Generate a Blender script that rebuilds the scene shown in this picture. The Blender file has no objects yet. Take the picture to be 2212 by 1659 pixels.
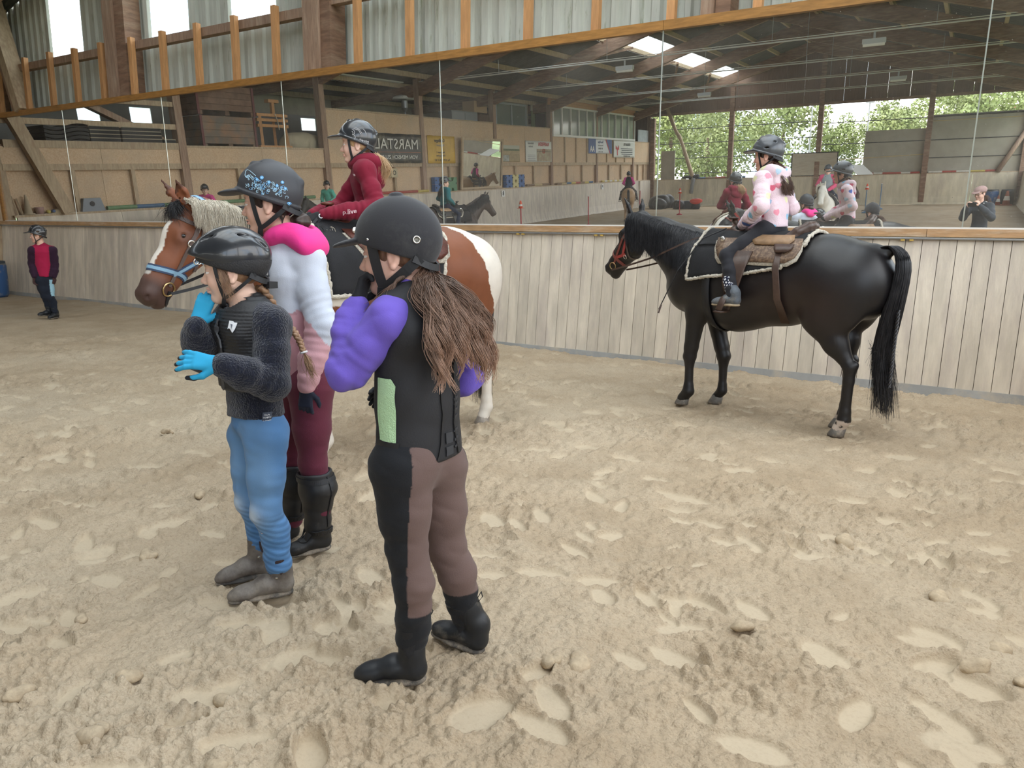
import bpy, bmesh, math, random
import numpy as np
from mathutils import Vector, Matrix, noise as mnoise
random.seed(7); np.random.seed(7)
C = bpy.context.scene.collection
scn = bpy.context.scene

# ---------------------------------------------------------------- camera
cam_d = bpy.data.cameras.new('camera')
cam = bpy.data.objects.new('camera', cam_d); C.objects.link(cam)
cam_d.sensor_fit = 'HORIZONTAL'; cam_d.sensor_width = 36.0
cam_d.lens = 1580.27 / 2212 * 36.0
cam_d.clip_start = 0.05; cam_d.clip_end = 400
_r, _u, _b = ([0.855543, 0.517429, 0.017707], [-0.116727, 0.159455, 0.98028], [0.504402, -0.840739, 0.196819])
cam.matrix_world = Matrix(((_r[0], _u[0], _b[0], 0.0), (_r[1], _u[1], _b[1], 0.0), (_r[2], _u[2], _b[2], 1.4), (0, 0, 0, 1)))
scn.camera = cam

# ---------------------------------------------------------------- view, world
scn.view_settings.view_transform = 'Standard'
scn.view_settings.look = 'None'
scn.view_settings.gamma = 1.0
scn.view_settings.use_curve_mapping = False
scn.view_settings.exposure = -0.04
try:
    scn.cycles.use_denoising = True
    scn.cycles.denoiser = 'OPENIMAGEDENOISE'
    scn.cycles.caustics_reflective = False
    scn.cycles.caustics_refractive = False
    scn.cycles.max_bounces = 9
    scn.cycles.diffuse_bounces = 5
    scn.cycles.glossy_bounces = 4
    scn.cycles.transmission_bounces = 5
    scn.cycles.transparent_max_bounces = 10
    scn.cycles.sample_clamp_indirect = 6.0
except Exception:
    pass
SKY = 5.0
w = bpy.data.worlds.new('sky'); scn.world = w; w.use_nodes = True
wn = w.node_tree.nodes; wl = w.node_tree.links
bg = wn['Background']
tc = wn.new('ShaderNodeTexCoord'); nz = wn.new('ShaderNodeTexNoise')
mp = wn.new('ShaderNodeMapping'); mp.inputs['Scale'].default_value = (1, 1, 2.2)
wl.new(tc.outputs['Generated'], mp.inputs[0]); wl.new(mp.outputs[0], nz.inputs['Vector'])
nz.inputs['Scale'].default_value = 3.2; nz.inputs['Detail'].default_value = 6
rp = wn.new('ShaderNodeValToRGB'); wl.new(nz.outputs[0], rp.inputs[0])
rp.color_ramp.elements[0].position = 0.36; rp.color_ramp.elements[0].color = (0.50, 0.72, 1.0, 1)
rp.color_ramp.elements[1].position = 0.54; rp.color_ramp.elements[1].color = (1.0, 0.97, 0.92, 1)
wl.new(rp.outputs[0], bg.inputs[0]); bg.inputs[1].default_value = SKY

def portal(loc, rot, sx, sy):
    l = bpy.data.lights.new('daylight_portal', 'AREA'); l.shape = 'RECTANGLE'; l.size = sx; l.size_y = sy
    l.cycles.is_portal = True
    o = bpy.data.objects.new('daylight_portal', l); C.objects.link(o); o.location = loc; o.rotation_euler = rot
    return o
# ---------------------------------------------------------------- helpers
def T(o, label=None, cat=None, group=None, kind=None):
    if label: o['label'] = label
    if cat: o['category'] = cat
    if group: o['group'] = group
    if kind: o['kind'] = kind
    return o

def empty(name, loc=(0, 0, 0), rz=0.0, label=None, cat=None, group=None, kind=None):
    o = bpy.data.objects.new(name, None); C.objects.link(o)
    o.location = loc; o.rotation_euler = (0, 0, rz); o.empty_display_size = 0.1
    return T(o, label, cat, group, kind)

def link(name, me, m=None, parent=None, smooth=False):
    if m is not None and not me.materials:
        me.materials.append(m)
    if smooth:
        me.polygons.foreach_set('use_smooth', [True] * len(me.polygons))
    o = bpy.data.objects.new(name, me); C.objects.link(o)
    if parent is not None: o.parent = parent
    return o

def dup(o, parent=None, name=None):
    c = o.copy(); C.objects.link(c)
    if parent is not None: c.parent = parent
    if name: c.name = name
    for ch in o.children: dup(ch, c)
    return c

def raw(v, f):
    me = bpy.data.meshes.new('m'); me.from_pydata([tuple(map(float, p)) for p in v], [], f); me.update(); return me

class MB:
    def __init__(s): s.v = []; s.f = []; s.mi = []; s.m = 0
    def add(s, v, f):
        n = len(s.v); s.v += [tuple(map(float, p)) for p in v]; s.f += [tuple(i + n for i in q) for q in f]; s.mi += [s.m] * len(f); return s
    def box(s, a, b):
        (x0, y0, z0), (x1, y1, z1) = a, b
        return s.hexa([(x0, y0, z0), (x1, y0, z0), (x1, y1, z0), (x0, y1, z0), (x0, y0, z1), (x1, y0, z1), (x1, y1, z1), (x0, y1, z1)])
    def hexa(s, v):
        return s.add(v, [(0, 3, 2, 1), (4, 5, 6, 7), (0, 1, 5, 4), (1, 2, 6, 5), (2, 3, 7, 6), (3, 0, 4, 7)])
    def bar(s, a, b, w, h, up=(0, 0, 1)):
        a = Vector(a); b = Vector(b); d = (b - a).normalized(); u = Vector(up)
        sd = d.cross(u)
        if sd.length < 1e-4: sd = d.cross(Vector((1, 0, 0)))
        sd.normalize(); u = sd.cross(d).normalized(); sd = sd * w / 2; u = u * h / 2
        return s.hexa([a - sd - u, a + sd - u, b + sd - u, b - sd - u, a - sd + u, a + sd + u, b + sd + u, b - sd + u])
    def tube(s, pts, r, n=8, cap=True, flat=None):
        P = [Vector(p) for p in pts]; k = len(P)
        R = r if hasattr(r, '__len__') else [r] * k
        ref = Vector((0.13, 0.37, 0.92)); V = []; F = []
        sd = None
        for i in range(k):
            d = (P[min(i + 1, k - 1)] - P[max(i - 1, 0)])
            d = d.normalized() if d.length > 1e-9 else Vector((0, 0, 1))
            if sd is None:
                sd = d.cross(ref); sd = sd.normalized() if sd.length > 1e-3 else d.orthogonal().normalized()
            else:
                sd = (sd - d * sd.dot(d)); sd = sd.normalized() if sd.length > 1e-6 else d.orthogonal().normalized()
            u = d.cross(sd)
            for j in range(n):
                a = 2 * math.pi * j / n
                V.append(P[i] + sd * (math.cos(a) * R[i]) + u * (math.sin(a) * R[i]))
        for i in range(k - 1):
            for j in range(n):
                F.append((i * n + j, i * n + (j + 1) % n, (i + 1) * n + (j + 1) % n, (i + 1) * n + j))
        if cap:
            F.append(tuple(range(n - 1, -1, -1))); F.append(tuple((k - 1) * n + j for j in range(n)))
        return s.add(V, F)
    def strap(s, pts, nrm, w, t):
        """flat band along pts; nrm: outward normal per point"""
        P = [Vector(p) for p in pts]; k = len(P); V = []; F = []
        N = [Vector(n) for n in nrm] if not isinstance(nrm[0], (int, float)) else [Vector(nrm)] * k
        W = w if hasattr(w, '__len__') else [w] * k
        for i in range(k):
            d = (P[min(i + 1, k - 1)] - P[max(i - 1, 0)]).normalized()
            sd = d.cross(N[i]).normalized(); u = sd.cross(d).normalized()
            h = W[i] / 2
            for a, b in ((-1, 0), (1, 0), (1, 1), (-1, 1)):
                V.append(P[i] + sd * (a * h) + u * (b * t))
        for i in range(k - 1):
            for j in range(4):
                F.append((i * 4 + j, i * 4 + (j + 1) % 4, (i + 1) * 4 + (j + 1) % 4, (i + 1) * 4 + j))
        F.append((3, 2, 1, 0)); F.append(tuple((k - 1) * 4 + j for j in range(4)))
        return s.add(V, F)
    def lathe(s, prof, n=20, c=(0, 0, 0), ax='z'):
        V = []; F = []; k = len(prof)
        for r, z in prof:
            for j in range(n):
                a = 2 * math.pi * j / n; x, y = r * math.cos(a), r * math.sin(a)
                p = (x, y, z) if ax == 'z' else ((z, x, y) if ax == 'x' else (x, z, y))
                V.append((p[0] + c[0], p[1] + c[1], p[2] + c[2]))
        for i in range(k - 1):
            for j in range(n):
                F.append((i * n + j, i * n + (j + 1) % n, (i + 1) * n + (j + 1) % n, (i + 1) * n + j))
        F.append(tuple(range(n - 1, -1, -1))); F.append(tuple((k - 1) * n + j for j in range(n)))
        return s.add(V, F)
    def torus(s, c, ax, R, r, n=16, m=6):
        c = Vector(c); ax = Vector(ax).normalized(); u = ax.orthogonal().normalized(); v = ax.cross(u)
        V = []; F = []
        for i in range(n):
            a = 2 * math.pi * i / n; d = u * math.cos(a) + v * math.sin(a)
            for j in range(m):
                b = 2 * math.pi * j / m
                V.append(c + d * (R + r * math.cos(b)) + ax * (r * math.sin(b)))
        for i in range(n):
            for j in range(m):
                F.append((i * m + j, ((i + 1) % n) * m + j, ((i + 1) % n) * m + (j + 1) % m, i * m + (j + 1) % m))
        return s.add(V, F)
    def ball(s, c, r, n=10, m=8):
        r = r if hasattr(r, '__len__') else (r, r, r)
        V = []; F = []
        for i in range(m + 1):
            t = math.pi * i / m
            for j in range(n):
                a = 2 * math.pi * j / n
                V.append((c[0] + r[0] * math.sin(t) * math.cos(a), c[1] + r[1] * math.sin(t) * math.sin(a), c[2] + r[2] * math.cos(t)))
        for i in range(m):
            for j in range(n):
                F.append((i * n + j, (i + 1) * n + j, (i + 1) * n + (j + 1) % n, i * n + (j + 1) % n))
        return s.add(V, F)
    def mesh(s):
        me = raw(s.v, s.f)
        if any(s.mi): me.polygons.foreach_set('material_index', s.mi)
        bm = bmesh.new(); bm.from_mesh(me); bmesh.ops.recalc_face_normals(bm, faces=bm.faces); bm.to_mesh(me); bm.free()
        return me
    def build(s, name, m, parent=None, smooth=False):
        me = s.mesh()
        for q in (m if isinstance(m, (list, tuple)) else [m]): me.materials.append(q)
        return link(name, me, None, parent, smooth)

def catmull(P, n=6):
    P = [np.array(p, float) for p in P]
    Q = [2 * P[0] - P[1]] + P + [2 * P[-1] - P[-2]]; out = []
    for i in range(1, len(Q) - 2):
        for k in range(n):
            t = k / n
            out.append(0.5 * ((2 * Q[i]) + (Q[i + 1] - Q[i - 1]) * t + (2 * Q[i - 1] - 5 * Q[i] + 4 * Q[i + 1] - Q[i + 2]) * t * t + (3 * Q[i] - Q[i - 1] - 3 * Q[i + 1] + Q[i + 2]) * t ** 3))
    out.append(P[-1]); return out

# ---------------------------------------------------------------- materials
MATS = {}
def mat(name, col, rough=0.7, var=0.0, vscale=6.0, col2=None, bump=0.0, bscale=60.0, stretch=(1, 1, 1), metal=0.0, coord='Object', rnd=0.0, vcol=False, spec=0.5, sheen=0.0, coat=0.0, detail=4.0, ramp=(0.35, 0.65), dirt=None, dirt_s=2.0, dirt_r=(0.5, 0.75), subs=0.0):
    if name in MATS: return MATS[name]
    m = bpy.data.materials.new(name); m.use_nodes = True; MATS[name] = m
    N = m.node_tree.nodes; L = m.node_tree.links; b = N['Principled BSDF']
    b.inputs['Roughness'].default_value = rough; b.inputs['Metallic'].default_value = metal
    b.inputs['Specular IOR Level'].default_value = spec
    if sheen: b.inputs['Sheen Weight'].default_value = sheen; b.inputs['Sheen Roughness'].default_value = 0.5
    if coat: b.inputs['Coat Weight'].default_value = coat; b.inputs['Coat Roughness'].default_value = 0.08
    if subs:
        b.inputs['Subsurface Weight'].default_value = subs; b.inputs['Subsurface Radius'].default_value = (0.012, 0.005, 0.003); b.inputs['Subsurface Scale'].default_value = 1.0
    tcn = N.new('ShaderNodeTexCoord'); mpn = N.new('ShaderNodeMapping'); mpn.inputs['Scale'].default_value = stretch
    if coord == 'World':
        ge = N.new('ShaderNodeNewGeometry'); L.new(ge.outputs['Position'], mpn.inputs[0])
    else:
        L.new(tcn.outputs[coord], mpn.inputs[0])
    out = None
    if vcol:
        at = N.new('ShaderNodeAttribute'); at.attribute_name = 'col'; out = at.outputs['Color']
    else:
        rg = N.new('ShaderNodeRGB'); rg.outputs[0].default_value = (*col, 1); out = rg.outputs[0]
    if var or col2:
        nz = N.new('ShaderNodeTexNoise'); nz.inputs['Scale'].default_value = vscale; nz.inputs['Detail'].default_value = detail; nz.inputs['Roughness'].default_value = 0.6
        L.new(mpn.outputs[0], nz.inputs['Vector'])
        rm = N.new('ShaderNodeMapRange'); rm.inputs[1].default_value = ramp[0]; rm.inputs[2].default_value = ramp[1]
        L.new(nz.outputs[0], rm.inputs[0])
        mx = N.new('ShaderNodeMix'); mx.data_type = 'RGBA'
        L.new(rm.outputs[0], mx.inputs[0]); L.new(out, mx.inputs[6])
        if col2: mx.inputs[7].default_value = (*col2, 1)
        else:
            hv = N.new('ShaderNodeHueSaturation'); hv.inputs['Value'].default_value = 1 - var; L.new(out, hv.inputs['Color']); L.new(hv.outputs[0], mx.inputs[7])
        out = mx.outputs[2]
    if dirt:
        n2 = N.new('ShaderNodeTexNoise'); n2.inputs['Scale'].default_value = dirt_s; n2.inputs['Detail'].default_value = 8; n2.inputs['Roughness'].default_value = 0.7
        L.new(tcn.outputs['Object'] if coord != 'World' else mpn.outputs[0], n2.inputs['Vector'])
        r2 = N.new('ShaderNodeMapRange'); r2.inputs[1].default_value = dirt_r[0]; r2.inputs[2].default_value = dirt_r[1]; L.new(n2.outputs[0], r2.inputs[0])
        m2 = N.new('ShaderNodeMix'); m2.data_type = 'RGBA'; L.new(r2.outputs[0], m2.inputs[0]); L.new(out, m2.inputs[6]); m2.inputs[7].default_value = (*dirt, 1); out = m2.outputs[2]
    if rnd:
        oi = N.new('ShaderNodeObjectInfo'); r3 = N.new('ShaderNodeMapRange'); r3.inputs[3].default_value = 1 - rnd; r3.inputs[4].default_value = 1 + rnd
        L.new(oi.outputs['Random'], r3.inputs[0]); h3 = N.new('ShaderNodeHueSaturation'); L.new(r3.outputs[0], h3.inputs['Value']); L.new(out, h3.inputs['Color']); out = h3.outputs[0]
    L.new(out, b.inputs['Base Color'])
    if bump:
        n4 = N.new('ShaderNodeTexNoise'); n4.inputs['Scale'].default_value = bscale; n4.inputs['Detail'].default_value = 5
        L.new(mpn.outputs[0], n4.inputs['Vector']); bp = N.new('ShaderNodeBump'); bp.inputs['Strength'].default_value = bump; bp.inputs['Distance'].default_value = 0.01
        L.new(n4.outputs[0], bp.inputs['Height']); L.new(bp.outputs[0], b.inputs['Normal'])
    return m

def flat(name, col, rough=0.6, **k): return mat(name, col, rough, **k)

def text(s, size, m, parent=None, loc=(0, 0, 0), rot=(0, 0, 0), name='lettering', depth=0.002, align='CENTER', sx=1.0, bold=0.0):
    cu = bpy.data.curves.new('t', 'FONT'); cu.body = s; cu.size = size; cu.align_x = align; cu.align_y = 'CENTER'; cu.extrude = depth; cu.resolution_u = 2
    cu.offset = bold
    o = bpy.data.objects.new('t', cu); C.objects.link(o)
    dg = bpy.context.evaluated_depsgraph_get(); me = bpy.data.meshes.new_from_object(o.evaluated_get(dg))
    bpy.data.objects.remove(o); me.materials.clear(); me.materials.append(m)
    q = bpy.data.objects.new(name, me); C.objects.link(q); q.location = loc; q.rotation_euler = rot; q.scale = (sx, 1, 1)
    if parent is not None: q.parent = parent
    return q
# ---------------------------------------------------------------- shared materials
M_plank = mat('kick_plank_wood', (0.70, 0.62, 0.51), 0.75, var=0.22, vscale=3.0, stretch=(3, 3, 0.5), bump=0.25, bscale=25, coord='World', rnd=0.10, dirt=(0.43, 0.36, 0.33), dirt_s=1.1, dirt_r=(0.48, 0.80))
M_pale = mat('pale_plywood', (0.70, 0.62, 0.46), 0.75, var=0.22, vscale=2.0, stretch=(2, 2, 0.5), bump=0.15, bscale=20, coord='World', rnd=0.05, dirt=(0.44, 0.37, 0.31), dirt_s=0.9, dirt_r=(0.5, 0.75))
M_osb = mat('chipboard', (0.56, 0.38, 0.235), 0.8, col2=(0.68, 0.50, 0.33), vscale=34, detail=6, bump=0.3, bscale=40, coord='World', rnd=0.07, dirt=(0.48, 0.38, 0.27), dirt_s=0.8, dirt_r=(0.45, 0.8))
M_stud = mat('new_pine_stud', (0.60, 0.31, 0.13), 0.65, var=0.25, vscale=7, stretch=(6, 6, 0.6), bump=0.1, rnd=0.12, coord='World')
M_beam = mat('glulam_brown', (0.27, 0.155, 0.10), 0.75, var=0.35, vscale=4, stretch=(1, 1, 6), bump=0.2, bscale=30, rnd=0.08, coord='World', dirt=(0.36, 0.25, 0.175), dirt_s=1.5)
M_post = mat('dusty_post_wood', (0.36, 0.235, 0.165), 0.8, var=0.3, vscale=6, stretch=(5, 5, 0.6), bump=0.25, bscale=30, rnd=0.1, coord='World', dirt=(0.47, 0.36, 0.27), dirt_s=2.0)
M_dusty = mat('dusty_pale_timber', (0.52, 0.40, 0.265), 0.8, var=0.25, vscale=6, stretch=(4, 4, 0.8), bump=0.2, rnd=0.08, coord='World', dirt=(0.40, 0.27, 0.18), dirt_s=3.0)
M_frame = mat('varnished_frame', (0.42, 0.205, 0.055), 0.45, var=0.35, vscale=6, stretch=(0.8, 6, 6), coord='World', rnd=0.05, bump=0.05)
M_ledge = mat('ledge_board', (0.50, 0.30, 0.15), 0.6, var=0.3, vscale=6, stretch=(0.8, 6, 6), coord='World', rnd=0.06, bump=0.1, dirt=(0.60, 0.48, 0.36), dirt_s=2.5)
M_curb = mat('grey_curb', (0.36, 0.36, 0.35), 0.8, var=0.2, vscale=4, coord='World', bump=0.1, dirt=(0.5, 0.42, 0.32), dirt_s=3)
M_roof = mat('fibre_cement_roof', (0.10, 0.105, 0.105), 0.85, var=0.3, vscale=3, coord='World')
M_metal = mat('grey_metal', (0.32, 0.32, 0.32), 0.4, metal=0.7)
M_white = mat('white_paint', (0.75, 0.75, 0.72), 0.5)
M_black = mat('black_rubber', (0.02, 0.02, 0.022), 0.6)
M_dboard = mat('gable_boards', (0.20, 0.125, 0.09), 0.85, var=0.25, vscale=3, stretch=(6, 6, 0.5), coord='World', rnd=0.06, bump=0.1)

def algae_sheet():
    m = mat('weathered_cladding', (0.60, 0.62, 0.56), 0.6, var=0.18, vscale=2.5, stretch=(5, 5, 0.5), coord='World', bump=0.08, bscale=12, rnd=0.05)
    N = m.node_tree.nodes; L = m.node_tree.links; b = N['Principled BSDF']
    src = b.inputs['Base Color'].links[0].from_socket
    ge = N.new('ShaderNodeNewGeometry'); mp = N.new('ShaderNodeMapping'); mp.inputs['Scale'].default_value = (7, 7, 0.8); L.new(ge.outputs['Position'], mp.inputs[0])
    n = N.new('ShaderNodeTexNoise'); n.inputs['Scale'].default_value = 1.6; n.inputs['Detail'].default_value = 9; n.inputs['Roughness'].default_value = 0.72; L.new(mp.outputs[0], n.inputs['Vector'])
    r = N.new('ShaderNodeMapRange'); r.inputs[1].default_value = 0.58; r.inputs[2].default_value = 0.72; L.new(n.outputs[0], r.inputs[0])
    mx = N.new('ShaderNodeMix'); mx.data_type = 'RGBA'; L.new(r.outputs[0], mx.inputs[0]); L.new(src, mx.inputs[6]); mx.inputs[7].default_value = (0.16, 0.19, 0.075, 1)
    L.new(mx.outputs[2], b.inputs['Base Color']); return m
M_sheet = algae_sheet()

def translucent(name, col, k=0.35):
    m = bpy.data.materials.new(name); m.use_nodes = True; N = m.node_tree.nodes; L = m.node_tree.links
    N.remove(N['Principled BSDF']); o = N['Material Output']
    t = N.new('ShaderNodeBsdfTranslucent'); t.inputs[0].default_value = (*col, 1)
    p = N.new('ShaderNodeBsdfTransparent'); p.inputs[0].default_value = (*col, 1)
    x = N.new('ShaderNodeMixShader'); x.inputs[0].default_value = k; L.new(t.outputs[0], x.inputs[1]); L.new(p.outputs[0], x.inputs[2]); L.new(x.outputs[0], o.inputs[0]); return m
M_light = translucent('translucent_sheet', (0.93, 0.96, 0.95), 0.55)

def mirror_mat():
    m = bpy.data.materials.new('dusty_mirror'); m.use_nodes = True; N = m.node_tree.nodes; L = m.node_tree.links
    b = N['Principled BSDF']; b.inputs['Base Color'].default_value = (0.93, 0.94, 0.92, 1); b.inputs['Metallic'].default_value = 1; b.inputs['Roughness'].default_value = 0.0
    d = N.new('ShaderNodeBsdfDiffuse'); d.inputs[0].default_value = (0.62, 0.58, 0.52, 1)
    ge = N.new('ShaderNodeNewGeometry'); n = N.new('ShaderNodeTexNoise'); n.inputs['Scale'].default_value = 1.1; n.inputs['Detail'].default_value = 6
    L.new(ge.outputs['Position'], n.inputs['Vector'])
    r = N.new('ShaderNodeMapRange'); r.inputs[1].default_value = 0.3; r.inputs[2].default_value = 0.75; r.inputs[3].default_value = 0.03; r.inputs[4].default_value = 0.13; L.new(n.outputs[0], r.inputs[0])
    v = N.new('ShaderNodeTexVoronoi'); v.inputs['Scale'].default_value = 17; L.new(ge.outputs['Position'], v.inputs['Vector'])
    s = N.new('ShaderNodeMapRange'); s.inputs[1].default_value = 0.07; s.inputs[2].default_value = 0.045; s.inputs[3].default_value = 0; s.inputs[4].default_value = 0.35; L.new(v.outputs['Distance'], s.inputs[0])
    a = N.new('ShaderNodeMath'); a.operation = 'ADD'; L.new(r.outputs[0], a.inputs[0]); L.new(s.outputs[0], a.inputs[1])
    x = N.new('ShaderNodeMixShader'); L.new(a.outputs[0], x.inputs[0]); L.new(b.outputs[0], x.inputs[1]); L.new(d.outputs[0], x.inputs[2])
    L.new(x.outputs[0], N['Material Output'].inputs[0]); return m
M_mirror = mirror_mat()

XL, XR, YF, YB, XA = -17.65, 2.25, 7.95, -30.0, -22.0
RX = -7.7
def roofz(x):
    return 5.65 + (x - XL) * 0.07 if x < XL else (8.55 - abs(x - RX) * 0.29)

# ---------------------------------------------------------------- front wall with cladding
wf = empty('wall_front', (0, 0, 0), 0, 'plank kick wall and clad gable behind the black horse', 'wall', kind='structure')
pw = 0.142
pm = MB(); pm.hexa([(0.002, 0, 0.07), (pw - 0.003, 0, 0.07), (pw - 0.003, 0.03, 0.07), (0.002, 0.03, 0.07), (0.002, 0.115, 1.47), (pw - 0.003, 0.115, 1.47), (pw - 0.003, 0.145, 1.47), (0.002, 0.145, 1.47)])
pme = pm.mesh(); pme.materials.append(M_plank)
n = int((XR - XL) / pw) + 1
for i in range(n):
    o = link('plank', pme, None, wf); o.location = (XL + i * pw, YF + random.uniform(-0.002, 0.002), 0)
MB().box((XL, YF + 0.16, 0.05), (XR, YF + 0.20, 1.45)).build('backing_board', M_dboard, wf)
cb = MB().hexa([(XL, YF - 0.03, -0.1), (XR, YF - 0.03, -0.1), (XR, YF + 0.10, -0.1), (XL, YF + 0.10, -0.1), (XL, YF - 0.008, 0.075), (XR, YF - 0.008, 0.075), (XR, YF + 0.10, 0.075), (XL, YF + 0.10, 0.075)]).build('baseboard_front', M_curb)
T(cb, 'grey curb strip along the foot of the plank kick wall', 'curb', kind='structure')
lb = empty('trim_1', (0, 0, 0), 0, 'pale wooden ledge board under the long mirror', 'ledge', kind='structure')
for a, b in ((XL, -14.9), (-14.9, -11.7), (-11.7, -9.1), (-9.1, -6.02), (-6.02, -2.6), (-2.6, -0.3), (-0.3, XR)):
    MB().box((a + 0.002, 8.03, 1.472), (b - 0.002, 8.20, 1.545)).build('ledge_board', M_ledge, lb)
MB().tube([(XL, 8.035, 1.455), (XR, 8.035, 1.455)], 0.011, 8).build('ledge_pipe', M_metal, lb)
M_yel = mat('yellow_clip', (0.55, 0.36, 0.08), 0.5)
for x in np.arange(-8, 2.2, 1.07):
    for d in (0, 0.075): MB().box((x + d, 8.02, 1.432), (x + d + 0.035, 8.05, 1.447)).build('clip', M_yel, lb)

mir = empty('wall_mirror', (0, 8.13, 1.55), 0, 'long tilted arena mirror in a varnished wooden frame above the kick wall', 'mirror')
ct, st = math.cos(math.radians(2.65)), math.sin(math.radians(2.65))
def mp_(x, s, d):   # x, distance up the glass, depth toward the wall
    return (x, -s * st + d * ct, s * ct + d * st)
HS = 2.06
joints = [-17.58, -14.84, -11.79, -8.9, -5.99, -3.01, -0.02, 2.2]
for a, b in zip(joints[:-1], joints[1:]):
    m = MB(); m.hexa([mp_(a + .004, .012, 0), mp_(b - .004, .012, 0), mp_(b - .004, .012, .008), mp_(a + .004, .012, .008), mp_(a + .004, HS, 0), mp_(b - .004, HS, 0), mp_(b - .004, HS, .008), mp_(a + .004, HS, .008)])
    m.build('mirror_panel', M_mirror, mir)
    m = MB(); m.hexa([mp_(b - .006, 0, -.004), mp_(b + .006, 0, -.004), mp_(b + .006, 0, .006), mp_(b - .006, 0, .006), mp_(b - .006, HS, -.004), mp_(b + .006, HS, -.004), mp_(b + .006, HS, .006), mp_(b - .006, HS, .006)])
    m.build('joint_strip', mat('joint_chrome', (0.62, 0.66, 0.62), 0.3, metal=0.8), mir)
m = MB(); m.hexa([mp_(XL, -.006, -.03), mp_(XR, -.006, -.03), mp_(XR, -.006, .03), mp_(XL, -.006, .03), mp_(XL, .012, -.03), mp_(XR, .012, -.03), mp_(XR, .012, .03), mp_(XL, .012, .03)])
m.build('lower_strip', M_white, mir)
fr = [-17.65, -14.9, -9.2, -6.0, -3.0, -0.3, 2.25]
for a, b in zip(fr[:-1], fr[1:]):
    m = MB(); m.hexa([mp_(a + .002, HS - .01, -.035), mp_(b - .002, HS - .01, -.035), mp_(b - .002, HS - .01, .06), mp_(a + .002, HS - .01, .06), mp_(a + .002, HS + .085, -.035), mp_(b - .002, HS + .085, -.035), mp_(b - .002, HS + .085, .06), mp_(a + .002, HS + .085, .06)])
    m.build('top_frame', M_frame, mir)
m = MB(); m.hexa([mp_(-17.65, 0, -.035), mp_(-17.57, 0, -.035), mp_(-17.57, 0, .05), mp_(-17.65, 0, .05), mp_(-17.65, HS, -.035), mp_(-17.57, HS, -.035), mp_(-17.57, HS, .05), mp_(-17.65, HS, .05)])
m.build('side_frame', M_frame, mir)
# back board under/behind mirror
MB().box((XL, 8.16, 1.5), (XR, 8.19, 3.6)).build('mirror_backing', M_dboard, wf)
# studs, rails, posts, brace
sm = MB().box((-0.045, 8.085, 3.69), (0.045, 8.17, 4.66)).mesh(); sm.materials.append(M_stud)
for x in (-17.22, -16.15, -15.25, -14.4, -13.55, -12.64, -11.77, -10.87, -9.97, -9.07, -7.45, -6.54, -5.65, -4.74, -3.85, -2.96, -2.05, -1.16, -0.26, 0.64, 1.5):
    o = link('stud', sm, None, wf); o.location = (x, 0, random.uniform(-0.02, 0.02))
for a, b, z in ((XL, -13.35, 4.47), (-12.85, -8.5, 4.47), (-8.05, -2.65, 4.56), (-2.35, XR, 4.5)):
    MB().box((a, 8.18, z), (b, 8.30, z + 0.13)).build('rail', M_post, wf)
    MB().box((a, 8.24, z + 2.0), (b, 8.34, z + 2.12)).build('rail', M_post, wf)
for x0, xm, x1 in ((-13.41, -13.12, -12.72), (-8.49, -8.18, -7.87), (-2.64, -2.5, -2.34), (-17.9, -17.75, -17.6), (2.2, 2.3, 2.45)):
    MB().box((x0, 8.11, 3.6), (xm - 0.003, 8.42, roofz((x0 + x1) / 2) - 0.2)).build('post', M_post, wf)
    MB().box((xm + 0.003, 8.15, 3.6), (x1 - (0.12 if x1 - xm > .3 else 0), 8.46, roofz((x0 + x1) / 2) - 0.2)).build('post', M_beam, wf)
MB().bar((-16.28, 8.10, 3.69), (-17.5, 8.10, 7.2 - 0.4), 0.20, 0.30, (0, 1, 0)).build('brace', M_dusty, wf)  # paler bar: lit right face of the brace put into its colour
MB().bar((-16.55, 8.12, 3.69), (-17.78, 8.12, 7.2 - 0.4), 0.16, 0.16, (0, 1, 0)).build('brace', M_post, wf)  # darker bar: shaded face of the same brace put into its colour

def cladding(x0, x1, z0, zt0, zt1, m, name, y=8.52):
    k = 4; P = []; xs = []; pitch = (x1 - x0) / k
    for i in range(k):
        a = x0 + i * pitch
        xs += [(a, y), (a + pitch * .38, y), (a + pitch * .5, y - 0.045), (a + pitch * .88, y - 0.045)]
    xs.append((x1, y)); V = []; F = []
    for i, (x, yy) in enumerate(xs):
        t = (x - x0) / (x1 - x0); V += [(x, yy, z0), (x, yy, zt0 + (zt1 - zt0) * t)]
    for i in range(len(xs) - 1): F.append((2 * i, 2 * i + 2, 2 * i + 3, 2 * i + 1))
    me = raw(V, F); me.materials.append(m); return link(name, me, None, wf)
lightX = [(-15.83, -14.77), (-12.62, -11.59), (-10.5, -9.47), (-6.3, -5.25), (-4.2, -3.2), (-1.7, -0.65)]  # last three lie out of view, added to let in more light
x = -18.9
edges = sorted(set([-18.9] + [e for p in lightX for e in p] + [-17.65, -16.7, -13.7, -8.4, -7.7, -7.0, -2.5, 0.4, 1.4, 2.4]))
for a, b in zip(edges[:-1], edges[1:]):
    lit = any(abs(a - p[0]) < 1e-6 for p in lightX)
    za, zb = roofz(a) + 0.05, roofz(b) + 0.05
    if lit:
        cladding(a, b, 1.4, 4.62, 4.62, M_sheet, 'metal_sheet'); cladding(a, b, 4.60, za, zb, M_light, 'translucent_sheet', 8.525)
    else:
        cladding(a, b, 1.4, za, zb, M_sheet, 'metal_sheet')

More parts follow.
